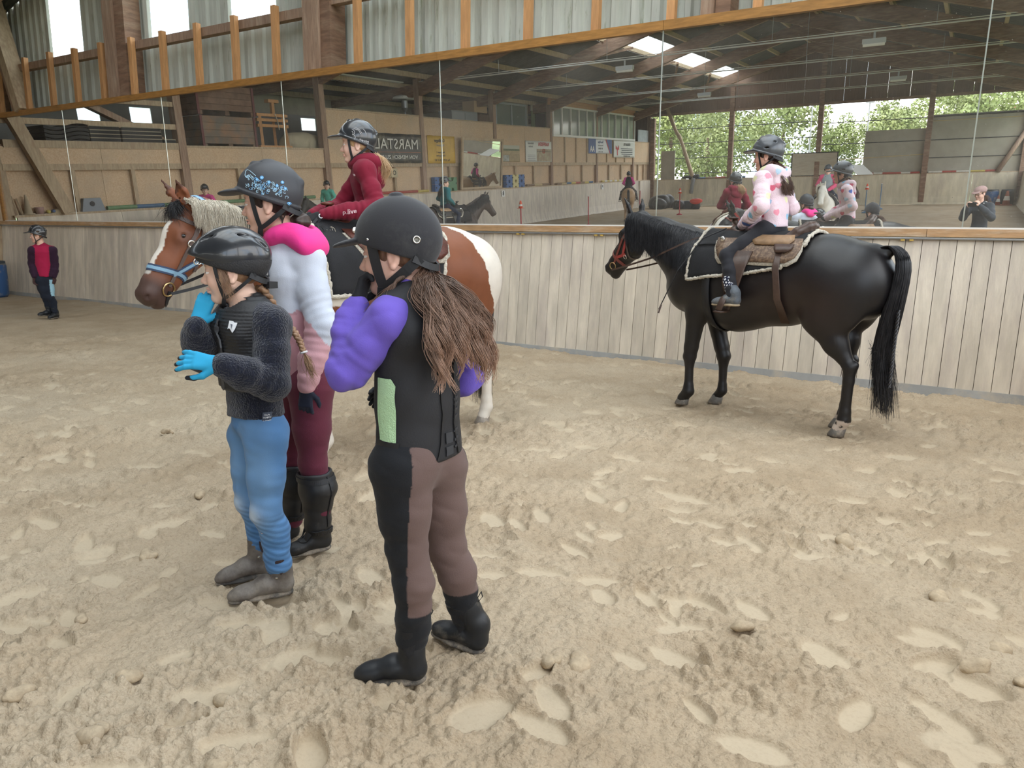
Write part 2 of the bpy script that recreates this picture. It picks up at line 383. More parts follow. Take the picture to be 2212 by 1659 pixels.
# ---------------------------------------------------------------- roof: rafters, purlins, sheets
ce = empty('ceiling', (0, 0, 0), 0, 'brown glulam rafters and corrugated roof over the arena', 'roof', kind='structure')
RY = [7.6, 3.55, -1.6, -6.6, -11.65, -16.75, -22.0, -27.2]
for y in RY:
    m = MB()
    zl, za = 5.05, 7.90
    for sx in (-1, 1):
        x0 = RX; x1 = XL if sx < 0 else XR
        m.hexa([(x0, y - .09, za - .05), (x1, y - .09, zl), (x1, y + .09, zl), (x0, y + .09, za - .05), (x0, y - .09, 8.42), (x1, y - .09, 5.47), (x1, y + .09, 5.47), (x0, y + .09, 8.42)])
    m.build('rafter', M_beam, ce)
    MB().hexa([(XA, y - .09, 4.95), (XL, y - .09, 5.05), (XL, y + .09, 5.05), (XA, y + .09, 4.95), (XA, y - .09, 5.2), (XL, y - .09, 5.47), (XL, y + .09, 5.47), (XA, y + .09, 5.2)]).build('rafter', M_beam, ce)
    MB().bar((-13.4, y, 6.4), (-12.4, y - 2.4 if y > -20 else y + 2.4, 7.0), 0.09, 0.09).build('wind_brace', M_beam, ce)
for i, xx in enumerate(list(np.arange(XL + 0.4, RX, 1.55)) + list(np.arange(RX + 0.3, XR, 1.55)) + [XA + 0.4, XA + 2.0, XA + 3.5]):
    z = roofz(xx)
    MB().box((xx - .05, YB, z - .19), (xx + .05, 8.4, z - .03)).build('purlin', M_dusty, ce)
def roof_sheet(xa, xb, ya, yb, m, name):
    k = max(4, int((yb - ya) / 0.177 * 4)); V = []; F = []
    for i in range(k + 1):
        y = ya + (yb - ya) * i / k; d = 0.022 * math.sin(2 * math.pi * y / 0.177)
        V += [(xa, y, roofz(xa) + d), (xb, y, roofz(xb) + d)]
    for i in range(k): F.append((2 * i, 2 * i + 1, 2 * i + 3, 2 * i + 2))
    me = raw(V, F); me.materials.append(m); return link(name, me, None, ce, True)
lb_ = (-12.9, -11.75); added_band = (-6.2, 0.6)
for y0, y1 in zip([8.5] + RY[1:], RY[1:] + [YB - 0.3]):
    roof_sheet(XA - 0.5, XL, y1, y0, M_roof, 'roof_sheet')
    roof_sheet(XL, lb_[0], y1, y0, M_roof, 'roof_sheet')
    roof_sheet(lb_[0], lb_[1], y1, y0, M_light, 'skylight_or_added_sheet')
    roof_sheet(lb_[1], RX, y1, y0, M_roof, 'roof_sheet')
    if y0 > 0:
        roof_sheet(RX, added_band[0], y1, y0, M_roof, 'roof_sheet'); roof_sheet(added_band[0], added_band[1], y1, y0, M_light, 'skylight_or_added_sheet'); roof_sheet(added_band[1], XR + 0.6, y1, y0, M_roof, 'roof_sheet')  # right band is unseen, added to brighten the arena from above
    else: roof_sheet(RX, XR + 0.6, y1, y0, M_roof, 'roof_sheet')
MB().box((-19.6, -6.4, roofz(-19) - 0.02), (-18.2, -3.0, roofz(-19) + 0.02)).build('skylight_or_added_sheet', mat('skylight_white', (0.85, 0.9, 0.92), 0.5), ce)

# ---------------------------------------------------------------- left wall (seen in the mirror)
wlft = empty('wall_left', (0, 0, 0), 0, 'chipboard long wall with gallery openings, seen in the mirror', 'wall', kind='structure')
PY = [7.95, 3.55, -1.6, -6.6, -11.65, -16.75, -22.0, -27.2, -30.0]
def kick(par, p0, p1, nrm, h, m, nseg, name='kick_panel', gap=0.004):
    """curved kick panels from p0 to p1 (xy), leaning back against nrm"""
    p0 = np.array(p0, float); p1 = np.array(p1, float); nrm = np.array(nrm, float); d = (p1 - p0); Ln = np.hypot(*d); d /= Ln
    prof = [(0.16, 0.0), (0.10, 0.12), (0.05, 0.4), (0.0, h), (-0.04, h), (-0.04, 0.0)]
    for i in range(nseg):
        a = p0 + d * (Ln * i / nseg + gap); b = p0 + d * (Ln * (i + 1) / nseg - gap); V = []
        for q in (a, b):
            for o_, z in prof: V.append((q[0] + nrm[0] * o_, q[1] + nrm[1] * o_, z))
        k = len(prof); F = [(j, (j + 1) % k, k + (j + 1) % k, k + j) for j in range(k)] + [tuple(range(k - 1, -1, -1)), tuple(range(k, 2 * k))]
        mb = MB().add(V, F); mb.build(name, m, par)
kick(wlft, (XL + .06, 7.9), (XL + .06, YB), (1, 0), 1.65, M_plank, 16)
MB().box((XL - 0.35, YB, 1.6), (XL + 0.07, 7.95, 1.645)).build('ledge_board', M_dusty, wlft)
def osb(y0, y1, z0, z1, x=XL, name='osb_panel', m=None):
    MB().box((x - .03, min(y0, y1) + .004, z0), (x - .008, max(y0, y1) - .004, z1)).build(name, m or M_osb, wlft)
for y0, y1 in zip(PY[:-1], PY[1:]):
    mm = (y0 + y1) / 2; L3 = (y1 - y0) / 3
    for j in range(2): osb(y0 + (y1 - y0) * j / 2, y0 + (y1 - y0) * (j + 1) / 2, 1.64, 2.6, XL - 0.10)
    MB().box((XL - .09, y1, 2.58), (XL + .0, y0, 2.72)).build('rail', M_dusty, wlft)
    for j in range(1, 4 if y0 < 7 else 3):
        yy = y0 + L3 * j - (0.14 if j == 3 else 0)
        MB().box((XL - .09, yy - .05, 1.64), (XL - .01, yy + .05, 2.58)).build('stud', M_dusty, wlft)
    MB().box((XL - .2, y1 - .11, 0.0), (XL + .03, y1 + .11, 5.7)).build('post', M_post, wlft)
for (y0, y1, zt) in ((7.95, 3.55, 3.08), (3.55, -1.6, 3.14), (-1.6, -6.6, 4.36), (-6.6, -11.65, 4.33), (-11.65, -16.75, 4.28), (-27.2, -30, 3.9)):
    osb(y0, (y0 + y1) / 2, 2.7, zt); osb((y0 + y1) / 2, y1, 2.7, zt)
    MB().box((XL - .12, y1 + .1, zt - .02), (XL + .012, y0 - .1, zt + (0.14 if y0 > 7 else 0.03))).build('parapet_cap', M_dusty, wlft)
MB().box((XL - .08, 3.6, 3.55), (XL + .0, 7.9, 3.68)).build('guard_rail', M_dusty, wlft)
MB().box((XL - .08, 3.6, 4.1), (XL + .0, 7.9, 4.22)).build('guard_rail', M_dusty, wlft)
MB().bar((XL + .10, 7.75, 4.0), (XL + .10, 6.82, 1.66), 0.26, 0.16, (1, 0, 0)).build('brace', M_dusty, wlft)
MB().bar((XL - .4, 6.9, 4.6), (XL - .4, 3.6, 3.2), 0.14, 0.2, (1, 0, 0)).build('brace', M_post, wlft)
# gallery floor and rear wall with small windows
MB().box((XA, YB, 3.0), (XL - .04, 8.4, 3.12)).build('gallery_floor', M_dboard, wlft)
M_grey = mat('gallery_grey_wall', (0.33, 0.33, 0.31), 0.8, var=0.15, vscale=2, coord='World')
M_cream = mat('gallery_cream_wall', (0.46, 0.43, 0.34), 0.8, var=0.15, vscale=2, coord='World')
wins = [(-5.58, -4.83), (1.35, 2.05), (3.0, 3.66)]
ys = [YB] + [v for p in wins for v in p] + [8.5]
for i in range(0, len(ys) - 1):
    a, b = ys[i], ys[i + 1]
    if i % 2 == 0: MB().box((XA - .05, a, 3.0), (XA, b, 4.6)).build('rear_panel', M_grey, wlft)
    else:
        MB().box((XA - .05, a, 3.0), (XA, b, 4.06)).build('rear_panel', M_grey, wlft); MB().box((XA - .05, a, 4.5), (XA, b, 4.6)).build('rear_panel', M_grey, wlft)
        MB().box((XA - .03, a, 4.06), (XA - .02, b, 4.5)).build('window_pane', M_light, wlft)
MB().box((XA - .05, YB, 4.6), (XA, 8.5, 5.4)).build('rear_panel', M_cream, wlft)
MB().box((XA, 8.45, 0), (XL, 8.5, 5.6)).build('end_panel', M_dboard, wlft); MB().box((XL - .06, 7.9, 0), (XL - .01, 8.5, 5.6)).build('end_panel', M_dusty, wlft)
MB().box((XA, YB - .05, 0), (XL, YB, 5.6)).build('end_panel', M_dboard, wlft)
# observation room with strip window
for j in range(8):
    y = -16.85 - 10.3 / 8 * j
    osb(y, y - 10.3 / 8, 2.7, 3.95); MB().box((XL - .02, y - 10.3 / 8 - .05, 2.72), (XL + .05, y - 10.3 / 8 + .05, 3.95)).build('stud', M_dusty, wlft)
for j in range(3): MB().box((XL - .1 + .02 * j, -27.3, 5.36 + .15 * j), (XL + .04 + .03 * j, -16.6, 5.505 + .15 * j)).build('fascia_board', M_stud, wlft)
win = empty('window_1', (0, 0, 0), 0, 'long strip window with eleven panes above the chipboard wall', 'window', kind='structure')
MB().box((XL - .02, -27.25, 3.93), (XL + .1, -16.8, 4.03)).build('sill', M_white, win); MB().box((XL - .02, -27.25, 5.28), (XL + .1, -16.8, 5.36)).build('head_frame', M_white, win)
M_glass = mat('reflective_window_glass', (0.20, 0.245, 0.22), 0.12, spec=0.6, var=0.15, vscale=1.0, coord='World')
for j in range(12):
    y = -16.85 - 10.35 / 11 * j
    MB().box((XL - .02, y - .035, 4.0), (XL + .09, y + .035, 5.3)).build('mullion', M_white, win)
    if j < 11: MB().box((XL - .0, y - 10.35 / 11 + .035, 4.0), (XL + .02, y - .035, 5.3)).build('pane', M_glass, win)

# ---------------------------------------------------------------- rear gable wall (seen in the mirror)
wb = empty('wall_back', (0, 0, 0), 0, 'far gable wall with wide openings, seen in the mirror', 'wall', kind='structure')
kick(wb, (XL, YB + .06), (XR, YB + .06), (0, 1), 1.62, M_pale, 9)
MB().box((XL, YB - .2, 1.58), (XR, YB + .07, 1.62)).build('ledge_board', M_dusty, wb)
gx = [XL, -12.55, -7.6, -2.2, XR]
for a, b in zip(gx[:-1], gx[1:]):
    k = 5
    for j in range(k):
        x0 = a + (b - a) * j / k; x1 = a + (b - a) * (j + 1) / k
        MB().hexa([(x0 + .004, YB - .04, 5.45), (x1 - .004, YB - .04, 5.45), (x1 - .004, YB, 5.45), (x0 + .004, YB, 5.45), (x0 + .004, YB - .04, roofz(x0)), (x1 - .004, YB - .04, roofz(x1)), (x1 - .004, YB, roofz(x1)), (x0 + .004, YB, roofz(x0))]).build('gable_board', M_dboard, wb)
    MB().box((a, YB, 5.42), (b, YB + .08, 5.56)).build('rail', M_beam, wb)
    for z in ((4.6, 3.75, 2.87, 1.97) if b < -3 else (4.45, 3.3)):
        MB().tube([(a, YB - .1, z), (b, YB - .1, z)], 0.022, 6).build('wire', M_black, wb)
for x in gx[1:-1] + [XL + .2, XR - .1]:
    MB().box((x - .13, YB - .1, 0), (x + .13, YB + .16, roofz(x) - .4)).build('post', M_beam, wb)
MB().box((-12.4, YB, 6.85), (-2.2, YB + .1, 6.97)).build('rail', M_beam, wb)
MB().tube(catmull([(-16.85, YB + .1, 6.6), (-16.0, YB + .12, 4.6), (-15.6, YB + .1, 3.9), (-14.75, YB + .12, 1.62)], 4), [0.1, .11, .12, .13] * 3 + [.14], 8).build('log_brace', M_dusty, wb, True)
MB().tube([(2.05, YB + .1, 3.5), (1.1, YB + .1, 1.62)], 0.12, 8).build('log_brace', M_post, wb, True)
M_net = mat('windbreak_net', (0.40, 0.37, 0.30), 0.9, var=0.15, vscale=1.5, coord='World')
MB().box((-5.25, YB - .13, 1.5), (-2.3, YB - .11, 3.92)).build('windbreak_net', M_net, wb)
MB().box((-2.1, YB - .13, 1.5), (XR, YB - .11, 4.55)).build('windbreak_net', M_net, wb)
for z, m_ in ((4.5, M_black), (4.25, mat('tan_wire', (.55, .42, .22), .6)), (3.3, M_black), (2.4, M_black)):
    MB().tube([(-2.1, YB - .08, z), (XR, YB - .08, z)], 0.018, 6).build('wire', m_, wb)
MB().tube([(-7, YB - .08, 2.45), (-2.3, YB - .08, 2.6)], 0.02, 6).build('wire', mat('tan_wire', (.55, .42, .22), .6), wb)
MB().box((-16.9, YB - .05, 1.62), (-16.0, YB + .02, 3.35)).build('hanging_board', M_net, wb)

# ---------------------------------------------------------------- right wall: kick wall, posts, open above
wr = empty('wall_right', (0, 0, 0), 0, 'open-sided long wall with kick panels and posts', 'wall', kind='structure')
kick(wr, (XR - .06, YB), (XR - .06, 7.9), (-1, 0), 1.62, M_pale, 16)
for y in RY: MB().box((XR - .02, y - .11, 0), (XR + .2, y + .11, 5.1)).build('post', M_beam, wr)
MB().box((XR, YB, 4.75), (XR + .15, 8.4, 5.1)).build('eaves_beam', M_beam, wr)

portal((XR + 0.3, -11, 3.2), (0, math.radians(90), 0), 3.2, 38)
portal((-7.7, YB - .2, 3.55), (math.radians(90), 0, 0), 19.5, 3.9)
portal((-12.3, -11, roofz(-12.3) + .15), (0, math.radians(-16.2), 0), 1.2, 38)
portal((-2.8, 3.45, roofz(-2.8) + .15), (0, math.radians(16.2), 0), 7.2, 10.1)
# ---------------------------------------------------------------- sand floor with footprints
def hash2(i, j, s):
    h = (i.astype(np.int64) * 374761393 + j.astype(np.int64) * 668265263 + s * 974634211) & 0x7fffffff
    h = ((h ^ (h >> 13)) * 1274126177) & 0x7fffffff
    return ((h ^ (h >> 16)) & 0xffff) / 65535.0
def vnoise(x, y, s):
    i = np.floor(x); j = np.floor(y); fx = x - i; fy = y - j; fx = fx * fx * (3 - 2 * fx); fy = fy * fy * (3 - 2 * fy)
    a = hash2(i, j, s); b = hash2(i + 1, j, s); c = hash2(i, j + 1, s); d = hash2(i + 1, j + 1, s)
    return (a * (1 - fx) + b * fx) * (1 - fy) + (c * (1 - fx) + d * fx) * fy
def crumbs(x, y, cell, s, pr):
    X = x / cell; Y = y / cell; i0 = np.floor(X); j0 = np.floor(Y); out = np.zeros_like(x)
    for di in (-1, 0, 1):
        for dj in (-1, 0, 1):
            i = i0 + di; j = j0 + dj
            px = i + hash2(i, j, s); py = j + hash2(i, j, s + 7); r = 0.25 + 0.5 * hash2(i, j, s + 13)
            on = hash2(i, j, s + 29) < pr
            d2 = ((X - px) ** 2 + (Y - py) ** 2) / (r * r)
            out = np.maximum(out, np.where(on & (d2 < 1), r * np.sqrt(np.clip(1 - d2, 0, 1)), 0))
    return out * cell
def sand():
    va = math.radians(90 + 31)
    an = np.concatenate([np.linspace(-math.pi, -0.72, 60)[:-1], np.linspace(-0.72, 0.72, 620), np.linspace(0.72, math.pi, 60)[1:-1]]) + va
    rr = np.concatenate([[0.25, 0.6], np.geomspace(0.95, 11.5, 700), np.geomspace(11.7, 60, 70)])
    A, R = np.meshgrid(an, rr)
    x = (R * np.cos(A)).ravel(); y = (R * np.sin(A)).ravel()
    x = np.clip(x, XL - .2, XR + .15); y = np.clip(y, YB - .1, YF + .05)
    big = (vnoise(x * .9, y * .9, 3) - .5) * .05 + (vnoise(x * 2.6, y * 2.6, 4) - .5) * .035 + (vnoise(x * 6, y * 6, 14) - .5) * .022
    rough = np.ones_like(x); z = big
    rng = np.random.RandomState(11)
    near = (R.ravel() < 12)
    xi = x[near]; yi = y[near]; zi = z[near].copy(); ri = rough[near]
    order = np.argsort(xi); xs = xi[order]
    def stamp(cx, cy, a, la, lb, dep):
        lo = np.searchsorted(xs, cx - la * 1.7); hi = np.searchsorted(xs, cx + la * 1.7); id_ = order[lo:hi]
        if len(id_) == 0: return
        dx = xi[id_] - cx; dy = yi[id_] - cy; c, s = math.cos(a), math.sin(a)
        u = (dx * c + dy * s) / la; v = (-dx * s + dy * c) / lb
        q = (u * u + v * v * np.clip(1 + .25 * u, .6, 1.4)); q = np.sqrt(np.clip(q, 0, None)); k = q < 1.6
        id_ = id_[k]; q = q[k]
        if len(id_) == 0: return
        base = zi[id_][np.argmin(q)] - dep
        f = np.clip((1.08 - q) / .22, 0, 1); f = f * f * (3 - 2 * f)
        zi[id_] = zi[id_] * (1 - f) + (base + .1 * (zi[id_] - base)) * f + np.exp(-((q - 1.2) / .15) ** 2) * dep * .7
        ri[id_] = np.minimum(ri[id_], 1 - .93 * f)
    for k in range(620):
        r = 1.2 + 7.5 * rng.rand() ** .75; a = va + rng.uniform(-.75, .75)
        L = rng.uniform(.045, .12)
        stamp(r * math.cos(a), r * math.sin(a), rng.choice([0.3, 2.8, 2.2, 0.9]) + rng.uniform(-.5, .5), L, L * rng.uniform(.36, .60), rng.uniform(.004, .014))
    g = ri * ((crumbs(xi, yi, .11, 21, .22)) * .38 + crumbs(xi, yi, .05, 5, .6) * .62 + crumbs(xi, yi, .024, 9, .75) * 1.0)
    patch = np.clip((vnoise(xi * 2.2, yi * 2.2, 44) - .3) * 2.4, .42, 1)
    zi += g * patch + ri * (vnoise(xi * 14, yi * 14, 31) - .5) * .014
    z[near] = zi
    wallbank = np.clip(1 - (YF - y) / 1.3, 0, 1) * .045 * vnoise(x * 1.1, y * .4, 71)
    z = z + wallbank - 0.012
    smoothc = np.ones_like(x); smoothc[near] = ri
    nr, na = A.shape; idx = np.arange(nr * na).reshape(nr, na)
    q = np.stack([idx[:-1, :-1], idx[:-1, 1:], idx[1:, 1:], idx[1:, :-1]], -1).reshape(-1, 4)
    q2 = np.stack([idx[:-1, -1], idx[:-1, 0], idx[1:, 0], idx[1:, -1]], -1).reshape(-1, 4)
    F = np.concatenate([q, q2])[:, ::-1]
    V = np.stack([x, y, z], 1)
    me = bpy.data.meshes.new('floor'); me.vertices.add(len(V)); me.vertices.foreach_set('co', V.ravel().astype(np.float32))
    me.loops.add(F.size); me.loops.foreach_set('vertex_index', F.ravel().astype(np.int32)); me.polygons.add(len(F))
    me.polygons.foreach_set('loop_start', np.arange(0, F.size, 4, dtype=np.int32)); me.polygons.foreach_set('loop_total', np.full(len(F), 4, np.int32))
    me.update(calc_edges=True)
    at = me.attributes.new('packed', 'FLOAT', 'POINT'); at.data.foreach_set('value', (1 - smoothc).astype(np.float32))
    me.polygons.foreach_set('use_smooth', np.ones(len(F), bool))
    m = mat('arena_sand', (0.46, 0.365, 0.255), 0.95, col2=(0.38, 0.295, 0.20), vscale=2.2, coord='World', detail=8, spec=0.1, bump=1.0, bscale=130, dirt=(0.50, 0.415, 0.305), dirt_s=.5, dirt_r=(.45, .7))
    N = m.node_tree.nodes; L = m.node_tree.links; b = N['Principled BSDF']
    src = b.inputs['Base Color'].links[0].from_socket
    a_ = N.new('ShaderNodeAttribute'); a_.attribute_name = 'packed'; mx = N.new('ShaderNodeMix'); mx.data_type = 'RGBA'
    L.new(a_.outputs['Fac'], mx.inputs[0]); L.new(src, mx.inputs[6]); mx.inputs[7].default_value = (0.475, 0.39, 0.28, 1); L.new(mx.outputs[2], b.inputs['Base Color'])
    bp = b.inputs['Normal'].links[0].from_node
    sb = N.new('ShaderNodeMapRange'); sb.inputs[3].default_value = 0.8; sb.inputs[4].default_value = 0.12; L.new(a_.outputs['Fac'], sb.inputs[0]); L.new(sb.outputs[0], bp.inputs['Strength'])
    sp = N.new('ShaderNodeTexNoise'); sp.inputs['Scale'].default_value = 75; sp.inputs['Detail'].default_value = 4; sp.inputs['Roughness'].default_value = .8; ge = N.new('ShaderNodeNewGeometry'); L.new(ge.outputs['Position'], sp.inputs['Vector'])
    sr = N.new('ShaderNodeMapRange'); sr.inputs[1].default_value = .30; sr.inputs[2].default_value = .50; sr.inputs[3].default_value = .55; sr.inputs[4].default_value = 0; L.new(sp.outputs[0], sr.inputs[0])
    mk = N.new('ShaderNodeMath'); mk.operation = 'MULTIPLY_ADD'; mk.inputs[1].default_value = -.75; mk.inputs[2].default_value = 1; L.new(a_.outputs['Fac'], mk.inputs[0]); mu = N.new('ShaderNodeMath'); mu.operation = 'MULTIPLY'; L.new(sr.outputs[0], mu.inputs[0]); L.new(mk.outputs[0], mu.inputs[1])
    m3 = N.new('ShaderNodeMix'); m3.data_type = 'RGBA'; L.new(mu.outputs[0], m3.inputs[0]); L.new(mx.outputs[2], m3.inputs[6]); m3.inputs[7].default_value = (.20, .145, .092, 1); L.new(m3.outputs[2], b.inputs['Base Color'])
    me.materials.append(m)
    o = bpy.data.objects.new('floor', me); C.objects.link(o)
    T(o, 'trodden sand arena floor full of footprints', 'sand floor', kind='structure')
    return o
FLOOR = sand()
gr = MB().box((-120, -160, -.6), (120, 90, -.25)).build('ground', mat('outside_meadow', (0.14, 0.20, 0.06), 0.9, var=0.3, vscale=.3, coord='World'))
T(gr, 'green meadow outside the arena openings', 'meadow', kind='structure')
# ---------------------------------------------------------------- sculpting: smooth implicit solids meshed with surface nets
def nrm(v): v = np.array(v, float); return v / (np.linalg.norm(v) + 1e-12)
def sinoise(P, f, s, amp=1.0, n=6):
    r = np.random.RandomState(s); o = 0
    for _ in range(n):
        d = r.normal(size=3); d = d / np.linalg.norm(d) * f * r.uniform(.6, 1.5)
        o = o + np.sin(P[0] * d[0] + P[1] * d[1] + P[2] * d[2] + r.uniform(0, 6.28))
    return o * (amp / n * 1.6)
class Sdf:
    """list of solids blended with a smooth minimum; all coordinates in metres"""
    def __init__(s, k=0.02): s.P = []; s.k = k; s.post = []
    def cone(s, a, b, ra, rb=None, k=None, flat=None, op='+', wr=None):
        s.P.append(('c', np.array(a, float), np.array(b, float), ra, ra if rb is None else rb, s.k if k is None else k, flat, op, wr)); return s
    def chain(s, pts, rs, k=None, flat=None, wr=None):
        for i in range(len(pts) - 1): s.cone(pts[i], pts[i + 1], rs[i], rs[i + 1], k, flat, '+', wr)
        return s
    def ell(s, c, r, rot=None, k=None, op='+'):
        s.P.append(('e', np.array(c, float), np.array(r, float), None if rot is None else np.array(rot, float), None, s.k if k is None else k, None, op, None)); return s
    def cut(s, p, n, k=0.004):   # remove the side the normal points to
        s.P.append(('h', np.array(p, float), nrm(n), None, None, k, None, '-', None)); return s
    def box_of(s, p):
        if p[0] == 'c':
            r = max(p[3], p[4]); f = p[6]
            ext = r * (1 if f is None else max(1, 1 / f[1]))
            return np.minimum(p[1], p[2]) - ext, np.maximum(p[1], p[2]) + ext
        if p[0] == 'e':
            r = np.full(3, p[2].max()) if p[3] is not None else p[2]
            return p[1] - r, p[1] + r
        return None
    def bounds(s, m):
        B = [s.box_of(p) for p in s.P if p[7] == '+']
        return np.min([b[0] for b in B], 0) - m, np.max([b[1] for b in B], 0) + m
    @staticmethod
    def dist(p, X, Y, Z):
        if p[0] == 'h': return -((X - p[1][0]) * p[2][0] + (Y - p[1][1]) * p[2][1] + (Z - p[1][2]) * p[2][2])
        if p[0] == 'e':
            x, y, z = X - p[1][0], Y - p[1][1], Z - p[1][2]
            if p[3] is not None:
                R = p[3]; x, y, z = (x * R[0][0] + y * R[0][1] + z * R[0][2], x * R[1][0] + y * R[1][1] + z * R[1][2], x * R[2][0] + y * R[2][1] + z * R[2][2])
            r = p[2]; k0 = np.sqrt((x / r[0]) ** 2 + (y / r[1]) ** 2 + (z / r[2]) ** 2); k1 = np.sqrt((x / r[0] ** 2) ** 2 + (y / r[1] ** 2) ** 2 + (z / r[2] ** 2) ** 2)
            return k0 * (k0 - 1) / (k1 + 1e-9)
        a, b, ra, rb, f, wr = p[1], p[2], p[3], p[4], p[6], p[8]
        ab = b - a; L2 = max(ab @ ab, 1e-12)
        x, y, z = X - a[0], Y - a[1], Z - a[2]
        t = np.clip((x * ab[0] + y * ab[1] + z * ab[2]) / L2, 0, 1)
        x = x - t * ab[0]; y = y - t * ab[1]; z = z - t * ab[2]
        if f is not None:
            n, q = f; dn = (x * n[0] + y * n[1] + z * n[2]) * (q - 1)
            x = x + n[0] * dn; y = y + n[1] * dn; z = z + n[2] * dn
        d = np.sqrt(x * x + y * y + z * z) - (ra + t * (rb - ra))
        if f is not None and f[1] > 1: d = d / (1 + .5 * (f[1] - 1))
        if wr is not None:
            amp, fr, ph = wr; L = math.sqrt(L2)
            d = d + amp * np.sin(fr * t * L + ph + 9 * x + 7 * y + np.sin(31 * z + 23 * x)) * np.sin(ph * 3 + 14 * z + 17 * y + 5 * t)
        return d
    def mesh(s, vox, axes=None, sm=0, disp=None):
        lo, hi = s.bounds(vox * 2 + .004)
        if axes is None: ax = [np.arange(lo[i], hi[i] + vox, vox) for i in range(3)]
        else: ax = [np.array([v for v in a]) for a in axes]
        F = np.full([len(a) for a in ax], 1.0, np.float32)
        X = ax[0][:, None, None]; Y = ax[1][None, :, None]; Z = ax[2][None, None, :]
        for p in s.P:
            b = s.box_of(p); k = p[5]
            if b is None: sl = (slice(None),) * 3
            else:
                m = k + 2.5 * vox + .01
                sl = tuple(slice(max(0, np.searchsorted(ax[i], b[0][i] - m) - 1), np.searchsorted(ax[i], b[1][i] + m) + 1) for i in range(3))
            d = s.dist(p, X[sl[0]], Y[:, sl[1]], Z[:, :, sl[2]]).astype(np.float32); g = F[sl]
            if p[7] == '+':
                h = np.clip(k - np.abs(g - d), 0, None) / max(k, 1e-6); F[sl] = np.minimum(g, d) - h * h * k * .25
            else:
                d = -d; h = np.clip(k - np.abs(g - d), 0, None) / max(k, 1e-6); F[sl] = np.maximum(g, d) + h * h * k * .25
        if disp is not None:
            nb = np.abs(F) < .06
            I = np.nonzero(nb); F[nb] += disp((ax[0][I[0]], ax[1][I[1]], ax[2][I[2]])).astype(np.float32)
        return nets(F, ax, sm)

def nets(F, ax, sm=0):
    nx, ny, nz = F.shape; S = F < 0
    F[0], F[-1], F[:, 0], F[:, -1], F[:, :, 0], F[:, :, -1] = [np.maximum(a, 1e-3) for a in (F[0], F[-1], F[:, 0], F[:, -1], F[:, :, 0], F[:, :, -1])]
    S = F < 0
    sums = {}; cells = []; pos = []; quads = []
    cid = lambda i, j, k: (i * (ny - 1) + j) * (nz - 1) + k
    for axis in range(3):
        a = [slice(None)] * 3; b = [slice(None)] * 3; a[axis] = slice(0, -1); b[axis] = slice(1, None)
        sa, sb = S[tuple(a)], S[tuple(b)]; I = np.array(np.nonzero(sa != sb))
        if I.shape[1] == 0: continue
        J = I.copy(); J[axis] += 1
        fa = F[tuple(I)]; fb = F[tuple(J)]; t = fa / (fa - fb)
        P = np.stack([ax[d][I[d]] + ((ax[d][J[d]] - ax[d][I[d]]) * t if d == axis else 0) for d in range(3)], 1)
        u, v = [(1, 2), (2, 0), (0, 1)][axis]; Q = []
        for du, dv in ((0, 0), (-1, 0), (-1, -1), (0, -1)):
            K = I.copy(); K[u] += du; K[v] += dv; c = cid(K[0], K[1], K[2]); Q.append(c); cells.append(c); pos.append(P)
        Q = np.stack(Q, 1); flip = ~sa[tuple(I)]
        Q[flip] = Q[flip][:, ::-1]; quads.append(Q)
    cells = np.concatenate(cells); pos = np.concatenate(pos); quads = np.concatenate(quads)
    uq, inv = np.unique(cells, return_inverse=True); cnt = np.bincount(inv)
    V = np.stack([np.bincount(inv, pos[:, d]) / cnt for d in range(3)], 1)
    Qi = np.searchsorted(uq, quads)
    for _ in range(sm):
        e = np.concatenate([Qi[:, [0, 1]], Qi[:, [1, 2]], Qi[:, [2, 3]], Qi[:, [3, 0]]]); e = np.concatenate([e, e[:, ::-1]])
        c = np.bincount(e[:, 0], minlength=len(V)); V = .5 * V + .5 * np.stack([np.bincount(e[:, 0], V[e[:, 1], d], len(V)) / np.maximum(c, 1) for d in range(3)], 1)
    return V, Qi

def npmesh(V, Q, m=None, smooth=True, cols=None):
    me = bpy.data.meshes.new('m'); me.vertices.add(len(V)); me.vertices.foreach_set('co', np.asarray(V, np.float32).ravel())
    n = Q.shape[1]; me.loops.add(Q.size); me.loops.foreach_set('vertex_index', Q.ravel().astype(np.int32)); me.polygons.add(len(Q))
    me.polygons.foreach_set('loop_start', np.arange(0, Q.size, n, dtype=np.int32)); me.polygons.foreach_set('loop_total', np.full(len(Q), n, np.int32))
    me.update(calc_edges=True)
    if smooth: me.polygons.foreach_set('use_smooth', np.ones(len(Q), bool))
    if cols is not None:
        a = me.attributes.new('col', 'FLOAT_COLOR', 'POINT'); a.data.foreach_set('color', np.concatenate([cols, np.ones((len(cols), 1))], 1).astype(np.float32).ravel())
    if m is not None: me.materials.append(m)
    return me

